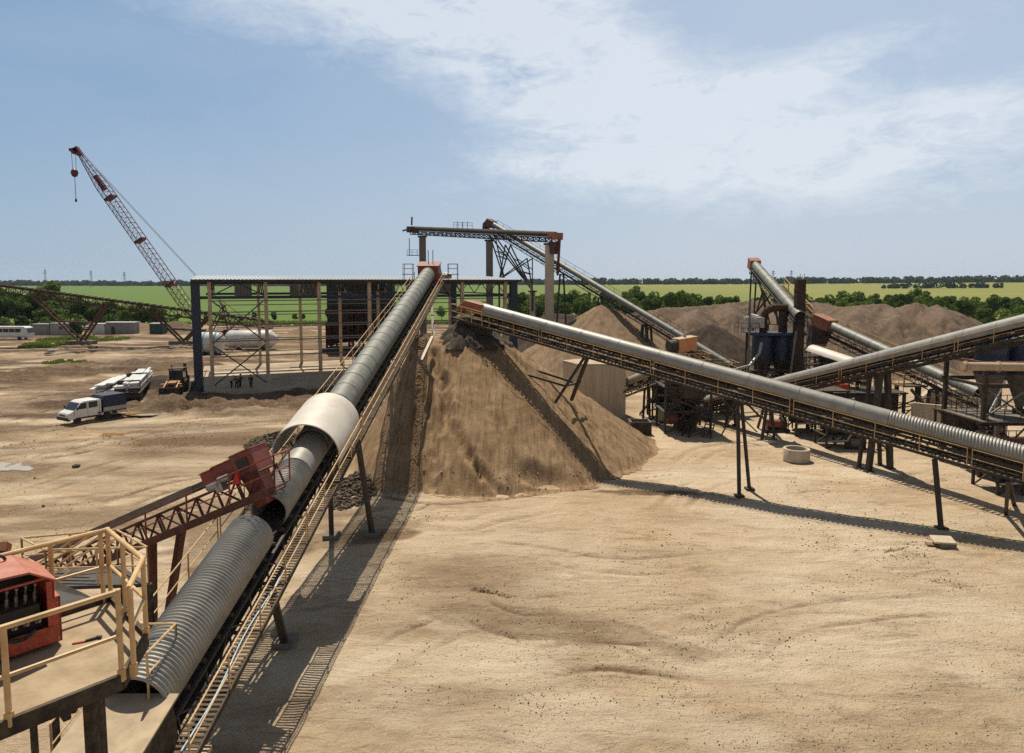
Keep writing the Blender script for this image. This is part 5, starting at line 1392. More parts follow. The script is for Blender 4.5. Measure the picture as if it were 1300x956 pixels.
def block(name, lab, cat, px, py, s, rz=0, m_='concrete', z=0):
    g = gp(px, py); rt = None
    mb = MB(); ca, sa = math.cos(rz), math.sin(rz)
    mb.box((g.x, g.y + s[1] / 2, z + s[2] / 2), s, (V((ca, sa, 0)), V((-sa, ca, 0)), Z))
    o = mb.build(name, M[m_], None, bevel=.04); tag(o, lab, cat); return o
block('concrete_block', 'upright concrete block between the staircase and dark crusher', 'block', 841, 535, (1.0, .9, 1.75), .1)
# concrete bin seen side-on
def bin_():
    g = gp(818, 552); rt = thing('concrete_bin', 'small open dark box half buried at the right foot of the sand heap', 'box', tuple(g))
    for dx, dy, sx_, sy_ in ((0, 0, 1.9, .15), (0, 1.5, 1.9, .15), (-.9, .75, .15, 1.36), (.9, .75, .15, 1.36)):
        MB().box((g.x + dx - .3, g.y + dy, .55), (sx_, sy_, 1.25)).build('side_wall', M['concrete_dk'] if dy or dx else M['dark2'], rt)
bin_()
# big concrete wall block
def bigwall():
    A_ = V((gp(794, 531).x, gp(794, 531).y, 0)); Y = A_.y; ztop = at(794, 463, Y).z
    pL = at(716, 458, Y + 2.0); x0 = pL.x
    pts = [V((A_.x, Y, ztop)), V((A_.x + .1, Y + 3.4, ztop)), V((x0 + 2.2, Y + 5.0, ztop)), V((x0, Y + 3.4, ztop)), V((x0 + 1.2, Y + .2, ztop))]
    rt = thing('concrete_wall', 'thick pale concrete retaining wall behind the sand heap', 'wall', (A_.x, Y, 0))
    MB().prism([V((p.x, p.y, -.1)) for p in pts], Z * ztop).build('wall_body', M['concrete'], rt, bevel=.03)
    MB().prism([V((p.x, p.y, ztop - .1)) + (V((p.x - (A_.x + x0) / 2, p.y - Y - 2.5, 0))) * .012 for p in pts], Z * .16).build('coping', M['slab'], rt, bevel=.02)
bigwall()
# concrete ring and slab on the yard
g = gp(1017, 588); rt = thing('well_ring', 'short pale concrete ring standing on the sand under the conveyors', 'well ring', tuple(g))
MB().lathe((g.x, g.y + .9, 0), [(.98, -.02), (1.0, 0), (1.0, .92), (.98, .95), (.8, .95), (.78, .9), (.78, .5)], 36).build('ring_wall', M['concrete'], rt, True)
MB().lathe((g.x, g.y + .9, 0), [(.6, .5), (.76, .52)], 30).build('ring_floor', M['dark2'], rt)
g = gp(1204, 698); rt = thing('concrete_slab', 'small tilted concrete slab lying on the sand near the right edge', 'slab', tuple(g))
ax_ = (V((.97, -.2, .02)).normalized(), V((.2, .95, .12)).normalized(), V((0, -.12, 1)).normalized())
MB().box(g + V((0, .5, .35)), (1.05, .8, .09), ax_).build('lid', M['concrete'], rt, bevel=.01)
MB().box(g + V((.12, .5, .14)), (.85, .7, .3)).build('base_block', M['concrete_dk'], rt, bevel=.02)
MB().box(g + V((-.45, .55, .08)), (.7, .3, .08), ax_).build('plank', M['wood'], rt)
# pipe drums + small pump under crossing conveyor
g = gp(985, 552)
def pump(px, py, lab, m_='dark2'):
    g = gp(px, py); rt = thing('pump_set', lab, 'pump', tuple(g))
    MB().box(g + V((0, 0, .15)), (2.2, 1.2, .3)).build('base_frame', M['dark'], rt)
    MB().tube(g + V((-.9, 0, .75)), g + V((.3, 0, .75)), .42, 16).build('motor', M[m_], rt, True)
    MB().tube(g + V((.4, 0, .8)), g + V((.8, 0, .8)), .6, 18).build('impeller_case', M['dark2'], rt, True)
    MB().path([g + V((.6, 0, .8)), g + V((.6, 0, 2.2)), g + V((1.8, .4, 2.6))], .12, 8).build('pipe', M['dark'], rt, True)
pump(985, 548, 'dark pump with red motor on the yard under the crossing conveyor', 'redbox')
def small_tank(px, py, r, h, lab, m_='dark2', z0=.8):
    g = gp(px, py); rt = thing('storage_tank', lab, 'tank', tuple(g))
    MB().lathe(g, [(r * .96, z0), (r, z0 + .1), (r, h), (r * .3, h + r * .4), (.05, h + r * .42)], 24).build('tank_body', M[m_], rt, True)
    for i in range(4):
        a = i * 1.57 + .6; MB().beam(g + V((r * .85 * math.cos(a), r * .85 * math.sin(a), 0)), g + V((r * .85 * math.cos(a), r * .85 * math.sin(a), z0 + .3)), .12).build('leg', M['dark'], rt)
    mb = MB(); lattice(mb, g + V((-r - .7, -.5, 0)), g + V((-r - .7, -.5, h)), .6, .06, .04); mb.build('ladder', M['dark'], rt)
small_tank(1018, 546, 1.2, 2.8, 'grimy round tank under the crossing conveyor')
small_tank(1052, 540, .9, 2.2, 'smaller grimy tank right of the round one')
# braced trestle under the long conveyor
def xtrestle():
    rt = thing('support_trestle', 'dark splayed trestle behind the tall pair of conveyor legs', 'trestle', tuple(gp(975, 558)))
    c = at(977, 500, 60); c.z = 4.6
    for f_ in ((967, 559), (983, 558), (962, 543), (978, 543)):
        MB().beam(c + V((0, 0, 0)), gp(*f_), .2).build('leg', M['dark'], rt)
    g_ = [gp(*f_) for f_ in ((967, 559), (983, 558), (962, 543), (978, 543))]
    for k in (.35, .65):
        mb = MB()
        for i, j in ((0, 1), (1, 3), (3, 2), (2, 0)): mb.beam(g_[i].lerp(c, k), g_[j].lerp(c, k), .1)
        mb.build('cross_tie', M['dark'], rt)
    MB().box(c, (2.4, 1.6, .3)).build('head_beam', M['dark'], rt)
    MB().beam(c + V((-2.0, 0, -.2)), c + V((-4.2, 0, -4.3)), .1).beam(c + V((-4.2, 0, -1)), c + V((-1, 0, -4)), .1).build('wind_brace', M['dark'], rt)
xtrestle()
# screening platform with railings
def screen():
    Y = 66; x = at(1090, 495, Y).x
    rt = thing('screening_unit', 'dark screening unit with beige railed deck and red motor', 'screen', (x, Y, 0))
    frame_tower(rt, x, Y, 7.0, 3.4, 3.4, (3.4,), 'dark', .24)
    MB().box((x - .4, Y, 2.4), (6.4, 3.0, 1.7)).build('screen_box', M['dark'], rt, bevel=.05)
    rail_box(rt, x + 1.2, Y, 3.5, 4.6, 3.0); rail_box(rt, x + 5.2, Y + .4, 3.9, 2.2, 2.0)
    MB().box((x - 2.2, Y - .8, 4.0), (1.3, .8, .8)).tube((x - 3, Y - .8, 4.1), (x - 2, Y - .8, 4.1), .35).build('motor', M['guard'], rt, bevel=.03)
    MB().box((x + 5.2, Y + .4, 3.85), (2.3, 2.1, .12)).box((x + 5.8, Y, 2.0), (.4, .4, 3.8)).box((x + 4.4, Y + 1.2, 2.0), (.3, .3, 3.8)).build('platform', M['dark2'], rt)
    mb = MB(); stairs(mb, (x + 6.6, Y - 2.6, .6), (x + 4.4, Y - 1.2, 3.7), .8); mb.build('stairs', M['dark'], rt)
    rail_box(rt, x + 8.0, Y - 1.8, .9, 3.4, 1.6); MB().box((x + 8.0, Y - 1.8, .82), (3.6, 1.8, .14)).build('landing', M['dark2'], rt)
    mb = MB()
    for i in range(10): mb.beam((x + rnd.uniform(-3, 7), Y - 1.9, rnd.uniform(.1, 2.5)), (x + rnd.uniform(-3, 6), Y - 1.8, rnd.uniform(1, 3.4)), .09)
    mb.build('strut', M['dark2'], rt)
M['guard'] = mat('bright_red', (.6, .05, .02), rough=.45)
screen()
# concrete walled pit
def pit():
    p = [gp(1158, 546), gp(1240, 556), gp(1262, 532), gp(1180, 522)]
    rt = thing('concrete_pit', 'low rectangular concrete bay full of shadow behind the corrugated hood', 'bay', tuple(p[0]))
    for a, b in zip(p, p[1:] + p[:1]):
        MB().beam(a + Z * 1.25, b + Z * 1.25, .35, 2.6).build('bay_wall', M['concrete'], rt)
    MB().prism([q + Z * .9 for q in p], Z * .06).build('bay_floor', M['slab'], rt)
    for a, b in ((p[0], p[1]), (p[3], p[2])): MB().beam(a + Z * 2.6, b + Z * 2.6, .4, .08).build('coping', M['slab'], rt)
pit()
# right hand silo plant
def plant_right():
    Y = 50; x = at(1262, 520, Y).x
    rt = thing('silo_plant', 'rusty frame plant with two large blue silos over grey cones at the right edge', 'silo', (x, Y, 0))
    xs = [at(px, 500, Y).x for px in (1226, 1298, 1365)]
    for xx in xs:
        for dy in (-2.0, 2.4): MB().box((xx, Y + dy, 4.1), (.26, .26, 8.2)).build('column', M['dark2'] if xx < xs[1] else M['steel'], rt)
    for z, m_ in ((3.9, 'dark2'), (6.6, 'dark2'), (8.2, 'rust')):
        mb = MB()
        for dy in (-2.0, 2.4): mb.box(((xs[0] + xs[2]) / 2, Y + dy, z), (xs[2] - xs[0] + .6, .22, .3))
        for xx in xs: mb.box((xx, Y + .2, z - .01), (.18, 4.4, .22))
        mb.build('floor_beam', M[m_], rt)
    MB().box(((xs[0] + xs[2]) / 2, Y - .2, 4.1), (xs[2] - xs[0] + .8, 4.6, .1)).build('platform', M['concrete_dk'], rt)
    rail_box(rt, (xs[0] + xs[2]) / 2, Y - .2, 4.15, xs[2] - xs[0], 4.6, 'dark2', .03)
    for px in (1257, 1297, 1340):
        xx = at(px, 470, Y + .3).x
        MB().lathe((xx, Y + .3, 0), [(1.05, 7.2), (1.06, 7.25), (1.06, 9.6), (.9, 9.8)], 26).build('silo', M['silo_blue'], rt, True)
        MB().lathe((xx, Y + .3, 0), [(.22, 4.5), (.25, 4.7), (.95, 6.9), (1.05, 7.19)], 26).build('cone', M['steel'], rt, True)
        MB().box((xx, Y + .3, 4.35), (.6, .6, .4)).build('gate_valve', M['dark'], rt)
    a, b = at(1222, 465, Y - 2.3), at(1370, 478, Y - 2.3); b.z = a.z - .1
    mb = MB().tube(a, b, .3, 14)
    for k in (.02, .3, .55, .8): mb.tube(a.lerp(b, k), a.lerp(b, k + .006), .4, 14)
    mb.build('duct', M['beige'], rt, True)
    for (k0, z0, k1, z1) in ((0, 4.2, 1, 6.5), (0, 6.5, 1, 4.2), (0, .2, 1, 3.8)):
        MB().beam((xs[0], Y - 1.9, z0), (xs[0] + (xs[1] - xs[0]) * k1 * .8, Y - 1.9, z1), .1).build('wind_brace', M['steel'], rt)
    mb = MB(); stairs(mb, (xs[0] + 1.2, Y - 3.2, 0), (xs[0] - .2, Y - 2.2, 4.0), .9, side=V((.9, .4, 0)).normalized()); mb.build('stairs', M['dark2'], rt)
    mb = MB(); stairs(mb, (xs[0] + 3.6, Y - 3.6, 0), (xs[0] + 2.2, Y - 3.0, 2.6), .9, side=V((.9, .4, 0)).normalized()); mb.build('stairs', M['concrete_dk'], rt)
    MB().beam((xs[0] + .4, Y - 1.5, 3.8), (xs[0] + 1.8, Y - 1.5, 6.9), .08).build('conveyor_strut', M['white'], rt)
    g = gp(1270, 565); ry = thing('control_cabinet', 'grey metal cabinet standing under the rusty plant', 'cabinet', tuple(g))
    MB().box(g + V((0, .3, .9)), (1.0, .7, 1.8)).build('cabinet_body', M['steel'], ry, bevel=.03)
    MB().box(g + V((0, -.07, .95)), (.8, .03, 1.4)).build('door', M['zinc'], ry)
    c = at(1292, 530, 47); rk = thing('waste_skip', 'dark red skip with slanting side at the right edge', 'skip', (c.x, c.y, 0))
    for dy in (-.9, .9):
        MB().prism([V((c.x - 1.2, c.y + dy, .5)), V((c.x + 1.8, c.y + dy, .5)), V((c.x + 2.2, c.y + dy, 2.9)), V((c.x - .4, c.y + dy, 2.9)), V((c.x - 1.2, c.y + dy, 1.6))], (0, .08, 0)).build('side_plate', M['redbox'], rk)
    MB().box((c.x + .3, c.y, .5), (3.0, 1.8, .1)).box((c.x - 1.2, c.y, 1.1), (.08, 1.8, 1.2)).build('floor_plate', M['redbox'], rk)
    for dx in (-.8, 1.4): MB().box((c.x + dx, c.y, .22), (.3, 1.6, .45)).build('foot', M['dark'], rk)
    # platform low at right edge
    g = gp(1272, 600); rl = thing('feed_conveyor', 'low dusty steel feeder with ochre rails below the corrugated conveyor', 'frame', tuple(g))
    MB().box(g + V((1.0, 0, 2.2)), (4.4, 1.6, .2)).box(g + V((1.4, 0, 1.6)), (3.0, 1.2, 1.0)).build('frame_box', M['dark2'], rl, bevel=.03)
    mb = MB(); railing(mb, [g + V((-1.2, -.8, 2.3)), g + V((3.2, -.8, 2.3))], 1.0, .03, 1.4); mb.build('railing', M['rail2'], rl)
    for dx in (-.7, 2.6):
        for dy in (-.6, .6): MB().beam(g + V((1 + dx * .9 - .6, dy * .6, 2.2)), g + V((dx, dy, 0)), .16).build('leg', M['dark'], rl)
plant_right()

def rack(px, Y, wx, wy, hz2, lab, seed, name='machine_rack', cat='machine frame', z0=0, box=True):
    x = at(px, 500, Y).x; r5 = random.Random(seed); rt = thing(name, lab, cat, (x, Y, 0))
    for i in (-1, 0, 1):
        for j in (-1, 1): MB().box((x + i * wx / 2, Y + j * wy / 2, hz2 / 2), (.16, .16, hz2)).build('leg', M['dark2'], rt)
    for z in (hz2 * .5, hz2):
        MB().box((x, Y, z), (wx + .3, wy + .3, .12)).build('platform', M['dark2'], rt)
    for j in (-1, 1):
        mb = MB()
        for i in (-1, 0):
            p0, p1 = V((x + i * wx / 2, Y + j * wy / 2, 0)), V((x + (i + 1) * wx / 2, Y + j * wy / 2, 0))
            mb.beam(p0, p1 + Z * hz2 * .5, .09).beam(p1 + Z * hz2 * .5, p0 + Z * hz2, .09)
        mb.build('wind_brace', M['dark2'], rt)
    if box:
        MB().prism([V((x - wx * .35, Y - wy * .4, hz2 * .55)), V((x + wx * .1, Y - wy * .4, hz2 * .55)), V((x + wx * .25, Y - wy * .4, hz2 * .97)), V((x - wx * .42, Y - wy * .4, hz2 * .97))], (0, wy * .8, 0)).build('chute', M['dark'], rt, bevel=.03)
        MB().tube((x + wx * .3, Y - wy * .45, hz2 * .5 + .45), (x + wx * .45, Y - wy * .45, hz2 * .5 + .45), .38, 14).tube((x + wx * .1, Y - wy * .4, .6), (x + wx * .4, Y - wy * .4, .6), .5, 14).build('motor', M['steel'], rt)
        MB().path([V((x - wx * .5, Y - wy * .55, hz2 * .3)), V((x, Y - wy * .6, hz2 * .35)), V((x + wx * .2, Y - wy * .6, hz2 * .8)), V((x + wx * .6, Y - wy * .6, hz2 * .85))], .09, 8).build('pipe', M['zinc'], rt, True)
    rail_box(rt, x, Y, hz2 + .06, wx, wy, 'rail2' if seed % 2 else 'dark2', .025)
    mb = MB(); stairs(mb, (x + wx * .5 + 2.2, Y - wy * .5, 0), (x + wx * .5, Y - wy * .4, hz2 * .5), .8); mb.build('stairs', M['dark'], rt)
rack(1035, 62, 4.5, 3.0, 4.2, 'dark stepped frame with chute between the round tanks and screening unit', 1)
rack(1068, 57, 3.2, 2.2, 2.4, 'low dark machine frame under the crossing conveyor by its double legs', 2)
rack(905, 72, 4.5, 3.0, 4.4, 'dark railed frame behind the crusher tower beside the dark gravel', 3)
rack(935, 80, 5.0, 3.0, 3.4, 'low dark frame at the foot of the blue silos', 4)
rack(1000, 82, 5.0, 3.0, 5.0, 'dark frame with chute behind the rusty stack', 5)
rack(1062, 78, 4.0, 3.0, 5.4, 'tall dark frame under the orange box of the sloping conveyor', 7)
rack(1232, 56, 4.0, 2.6, 3.2, 'dusty dark frame with stairs at the corner of the concrete bay', 6)
rack(1290, 45, 3.4, 2.4, 2.6, 'low dark machine frame in front of the rusty plant at the right edge', 8)
rack(845, 70, 3.2, 2.6, 3.4, 'dark frame with chute right of the concrete wall', 9)
# ================================================================ objects at left and behind the shed
def loc_root(name, label, cat, p, rz, group=None):
    o = thing(name, label, cat, tuple(p), group); o.rotation_euler = (0, 0, rz); OFF[o.name] = V((0, 0, 0)); return o
def wheel(root, x, y, r, w, name='wheel'):
    o = MB().lathe((0, 0, 0), [(r * .7, -w / 2), (r * .97, -w * .45), (r, -w * .3), (r, w * .3), (r * .97, w * .45), (r * .7, w / 2)], 22, (V((1, 0, 0)), Z, V((0, -1, 0)))).build(name, M['tyre'], root, True)
    o.location = (x, y, r)
    h = MB().lathe((0, 0, 0), [(r * .2, -w * .3), (r * .58, -w * .42), (r * .62, -w * .36), (r * .62, w * .36), (r * .58, w * .42), (r * .2, w * .3)], 16, (V((1, 0, 0)), Z, V((0, -1, 0)))).build('rim', M['zinc'], o, True)
    return o
def truck():
    g = (gp(100.8, 535) + gp(84, 539)) / 2
    rz = R(-120)
    fwd = V((math.cos(rz), math.sin(rz), 0)); base = V((g.x, g.y, gz(g.x, g.y))) - fwd * 2.9 + fwd * 0
    rt = loc_root('pickup_truck', 'white double cab light truck with dark blue tilt on its bed', 'truck', base, rz)
    # x forward; front axle at x=2.9, rear at 0
    prof = [(.55, .45), (.55, 2.05), (.75, 2.15), (2.2, 2.15), (2.55, 2.02), (3.15, 1.32), (3.72, 1.08), (3.82, .9), (3.82, .45)]
    MB().prism([V((x, -.95, z)) for x, z in prof], (0, 1.9, 0)).build('cab', M['white'], rt, bevel=.07)
    MB().box((3.84, 0, .52), (.14, 1.96, .3)).build('bumper', M['dark'], rt, bevel=.04)
    MB().box((3.84, 0, .88), (.05, .9, .16)).build('grille', M['dark'], rt)
    for k in (-1, 1):
        MB().box((3.82, k * .72, .9), (.06, .32, .2)).build('headlight', M['lamp'], rt, bevel=.02)
        y = k * .955
        MB().prism([V((2.02, y, 1.38)), V((3.0, y, 1.38)), V((2.55, y, 1.92)), V((2.02, y, 1.98))], (0, k * .012, 0)).build('side_window', M['glass'], rt)
        MB().prism([V((.95, y, 1.38)), V((1.82, y, 1.38)), V((1.82, y, 1.98)), V((.95, y, 1.98))], (0, k * .012, 0)).build('side_window', M['glass'], rt)
        for x in (.78, 1.92, 3.2): MB().box((x, y + k * .003, 1.2), (.02, .012, 1.5 if x < 3 else .8)).build('door_seam', M['dark'], rt)
        MB().box((3.0, k * 1.12, 1.5), (.08, .2, .3)).build('mirror', M['dark'], rt, bevel=.02)
        MB().box((.6 + 1.2, y, .5), (2.3, .03, .16)).build('sill', M['dark'], rt)
    n_ = V((.70, 0, .6)).normalized()
    MB().prism([V((2.63, -.8, 1.97)), V((3.16, -.86, 1.36)), V((3.16, .86, 1.36)), V((2.63, .8, 1.97))], n_ * .015).build('windscreen', M['glass'], rt)
    MB().box((-.5, 0, .75), (2.9, 2.1, .12)).build('chassis', M['dark'], rt)
    for k in (-1, 1): MB().box((-.75, k * 1.03, 1.0), (2.35, .05, .4)).build('drop_side', M['zinc'], rt)
    MB().box((-1.92, 0, 1.0), (.05, 2.1, .4)).build('tailgate', M['zinc'], rt)
    MB().prism([V((x, -1.05, z)) for x, z in ((.44, 1.2), (.44, 2.3), (.3, 2.42), (-1.8, 2.42), (-1.94, 2.3), (-1.94, 1.2))], (0, 2.1, 0)).build('tilt_cover', M['tilt'], rt, bevel=.05)
    for x, y in ((2.9, -.83), (2.9, .83), (0, -.83), (0, .83)): wheel(rt, x, y, .36, .24)
    return base, fwd
M['lamp'] = mat('lamp_glass', (.6, .6, .58), (.5, .5, .5), rough=.15)
tb, tf = truck()
def sheet_stack(px, py, rz, L, wd, h, n, lab, z0=0):
    g = gp(px, py); rt = loc_root('sheet_stack', lab, 'stack', V((g.x, g.y, gz(g.x, g.y))), rz)
    for i in range(n):
        y = rnd.uniform(-wd / 2, wd / 2) * .75; z = z0 + .15 + h * (i + .5) / n; l = L * rnd.uniform(.8, 1)
        MB().box((L / 2 + rnd.uniform(-.4, .4), y, z), (l, wd * rnd.uniform(.16, .24), .16), (V((1, rnd.uniform(-.03, .03), 0)).normalized(), V((rnd.uniform(-.05, .05), 1, 0)).normalized(), Z)).build('panel', M['white'], rt, bevel=.02)
    for x in (L * .15, L * .5, L * .85): MB().box((x, 0, z0 + .07), (.15, wd, .14)).build('bearer', M['wood'], rt)
    return rt
sheet_stack(130, 509, R(106), 9.0, 3.6, 1.5, 14, 'heap of long white roof panels behind the blue tilted truck', .3)
def trailer():
    g = gp(163, 512); rz = R(112); rt = loc_root('flatbed_trailer', 'flatbed trailer loaded high with long white panels tied by dark straps', 'trailer', V((g.x, g.y, 0)), rz)
    MB().box((7.5, 0, 1.1), (15.5, 2.5, .2)).box((7.5, 0, .85), (14, .8, .35)).build('chassis', M['dark'], rt)
    for x in (.9, 2.1, 9.0):
        for y in (-1.05, 1.05): wheel(rt, x, y, .5, .4)
    MB().box((-.28, 0, .9), (.1, 2.5, .5)).build('tail_board', M['dark'], rt)
    for i in range(26):
        y = -.95 + (i % 7) * .31 + rnd.uniform(-.06, .06); z = 1.36 + (i // 7) * .3 + rnd.uniform(-.03, .03); l = rnd.uniform(12.5, 16)
        MB().box((l / 2 - .2, y, z), (l, .34, .22), (V((1, rnd.uniform(-.012, .012), 0)).normalized(), V((0, 1, 0)), Z)).build('panel', M['white'], rt, bevel=.03)
    for x in (1.2, 8.2): MB().box((x, 0, 1.85), (.05, 2.35, 1.33)).build('strap', M['dark'], rt)
    for y in (-.7, .7): MB().box((-.5, y, 1.62), (.5, 1.15, .5)).build('dunnage', M['dark'], rt, bevel=.08)
trailer()
def digger():
    g = gp(231, 503); rt = loc_root('backhoe_loader', 'yellow and black backhoe loader facing the camera in the shed shadow', 'digger', V((g.x - 2.0, g.y + 2.4, .1)), R(-78))
    for x, y, r in ((1.0, -.95, .5), (1.0, .95, .5), (-1.3, -1.0, .78), (-1.3, 1.0, .78)): wheel(rt, x, y, r, .42)
    MB().prism([V((x, -.5, z)) for x, z in ((-.6, .6), (-.6, 1.55), (1.6, 1.45), (1.75, 1.2), (1.75, .6))], (0, 1.0, 0)).build('bonnet', M['yellow'], rt, bevel=.05)
    MB().box((1.77, 0, 1.05), (.04, .7, .5)).build('grille', M['dark'], rt)
    for k in (-1, 1):
        for x in (-.65, -2.1): MB().box((x, k * .75, 2.1), (.1, .1, 1.5)).build('cab_post', M['dark'], rt)
        MB().beam((.6, k * .72, 1.45), (2.1, k * .72, .9), .16, .22).beam((2.1, k * .72, .95), (2.7, k * .72, .5), .14, .2).build('loader_arm', M['yellow'], rt)
        MB().box((-1.4, k * .79, 2.0), (1.35, .03, 1.1)).build('side_window', M['glass'], rt)
        MB().box((1.6, k * 1.0, 1.25), (.6, .4, .12)).build('mudguard', M['yellow'], rt)
    MB().box((-1.4, 0, 2.88), (1.75, 1.75, .14)).build('cab_roof', M['dark'], rt, bevel=.03)
    MB().box((-.62, 0, 2.1), (.03, 1.4, 1.2)).build('windscreen', M['glass'], rt)
    MB().box((-1.4, 0, 1.1), (1.6, 1.5, .6)).build('cab_base', M['dark'], rt)
    MB().prism([V((x, -1.15, z)) for x, z in ((2.5, .95), (2.55, .15), (3.2, .08), (3.25, .16), (2.75, .3), (2.65, .95))], (0, 2.3, 0)).build('bucket', M['dark2'], rt)
    MB().beam((-2.3, .5, 1.2), (-2.9, .55, 3.3), .28, .3).beam((-2.9, .55, 3.3), (-3.4, .6, 1.6), .22, .24).build('rear_boom', M['dark'], rt)
    MB().prism([V((-3.3, .3, 1.7)), V((-3.7, .3, 1.3)), V((-3.4, .3, .8)), V((-3.1, .3, 1.2))], (0, .6, 0)).build('rear_bucket', M['dark2'], rt)
    MB().tube((-.9, -.5, 1.5), (-.9, -.5, 3.4), .06).build('exhaust', M['dark'], rt)
digger()
g = gp(227, 520); rt = thing('oil_drum', 'red steel drum standing near the blue corner column', 'drum', tuple(g))
MB().lathe(g + Z * .02, [(.36, 0), (.38, .02), (.37, .3), (.385, .32), (.37, .34), (.37, .6), (.385, .62), (.37, .64), (.38, .95), (.36, .97)], 22).build('drum_body', M['guard_dk'] if 'guard_dk' in M else M['red'], rt, True)
MB().lathe(g + Z * .99, [(.35, 0), (.35, .01)], 22).build('drum_lid', M['dark2'], rt)
# people
def person(p, rz, lab, up='cloth_dark', lo='cloth_dark', bend=0.0, hat='white', arms=(.3, .5)):
    rt = loc_root('person', lab, 'person', p, rz)
    c_, s_ = math.cos(bend), math.sin(bend)
    def T(x, y, z):
        zz = z - .92
        return (x * 1 + (zz * s_ if z > .92 else 0), y, .92 + zz * c_) if z > .92 else (x, y, z)
    J = {'pel': (0, 0, .95), 'sp': T(0, 0, 1.2), 'ch': T(0, 0, 1.4), 'nk': T(0, 0, 1.52), 'hd': T(.02, 0, 1.62), 'tp': T(.02, 0, 1.74)}
    for k, s in (('l', 1), ('r', -1)):
        J['hip' + k] = (0, s * .1, .9); J['kn' + k] = (.05 + .04 * s, s * .12, .5); J['an' + k] = (-.02, s * .13, .08); J['to' + k] = (.14, s * .14, .04)
        J['sh' + k] = T(0, s * .2, 1.42); a = arms[0 if s > 0 else 1]
        J['el' + k] = T(.12 * a + .05, s * .27, 1.15); J['wr' + k] = T(.12 + .5 * a, s * .22, 1.0 + .25 * a); J['ha' + k] = T(.2 + .52 * a, s * .21, .95 + .27 * a)
    def skin(name, ed, rad, m_, par=None):
        ks = []; [ks.append(k) for e in ed for k in e if k not in ks]
        me = bpy.data.meshes.new(name); me.from_pydata([J[k] for k in ks], [(ks.index(a), ks.index(b)) for a, b in ed], [])
        o = bpy.data.objects.new(name, me); C.objects.link(o); o.parent = rt; me.materials.append(M[m_])
        md = o.modifiers.new('skin', 'SKIN'); 
        for i, k in enumerate(ks): me.skin_vertices[0].data[i].radius = (rad[k], rad[k]) if k in rad else (.07, .07)
        me.skin_vertices[0].data[0].use_root = True
        sb = o.modifiers.new('sub', 'SUBSURF'); sb.levels = sb.render_levels = 1
        return o
    L = [('pel', 'sp'), ('sp', 'ch'), ('ch', 'nk'), ('nk', 'hd'), ('hd', 'tp')]
    for k in 'lr': L += [('pel', 'hip' + k), ('hip' + k, 'kn' + k), ('kn' + k, 'an' + k), ('an' + k, 'to' + k), ('ch', 'sh' + k), ('sh' + k, 'el' + k), ('el' + k, 'wr' + k), ('wr' + k, 'ha' + k)]
    rd = dict(pel=.13, sp=.12, ch=.14, nk=.055, hd=.1, tp=.07)
    for k in 'lr': rd.update({'hip' + k: .09, 'kn' + k: .06, 'an' + k: .045, 'to' + k: .04, 'sh' + k: .06, 'el' + k: .045, 'wr' + k: .03, 'ha' + k: .04})
    me_ = bpy.data.meshes.new('body')
    skin('body', L, rd, 'skin')
    ed = [('pel', 'sp'), ('sp', 'ch')]; 
    for k in 'lr': ed += [('ch', 'sh' + k), ('sh' + k, 'el' + k), ('el' + k, 'wr' + k)]
    skin('jacket', ed, {k: v + .025 for k, v in rd.items()}, up)
    ed = []
    for k in 'lr': ed += [('pel', 'hip' + k), ('hip' + k, 'kn' + k), ('kn' + k, 'an' + k)]
    skin('trousers', ed, {k: v + .028 for k, v in rd.items()}, lo)
    h = J['tp']; MB().lathe((h[0] - .02, h[1], h[2] - .05), [(.17, -.02), (.125, .0), (.12, .06), (.07, .11), (.01, .125)], 14).build('helmet', M[hat], rt, True)
for px, py, Y, rz, lab, up, lo, be, hat in ((301, 497, 85.2, 2.2, 'worker in red top bending over beside another on the shed slab', 'cloth_red', 'cloth_dark', .7, 'cloth_dark'),
                            (305, 497, 86.2, 1.0, 'worker in dark clothes standing right behind the bending one', 'cloth_dark', 'cloth_dark', .15, 'cloth_dark'),
                            (319, 496, 85.8, -1.6, 'worker in dark clothes standing alone at the right of the group', 'cloth_dark', 'cloth_dark', 0, 'cloth_dark'),
                            (294, 497, 85.4, 0.3, 'worker in pale shirt at the left of the group on the slab', 'cloth_white', 'cloth_dark', .35, 'white')):
    p = at(px, py, Y); person(V((p.x, Y, .47)), rz, lab, up, lo, be, hat)
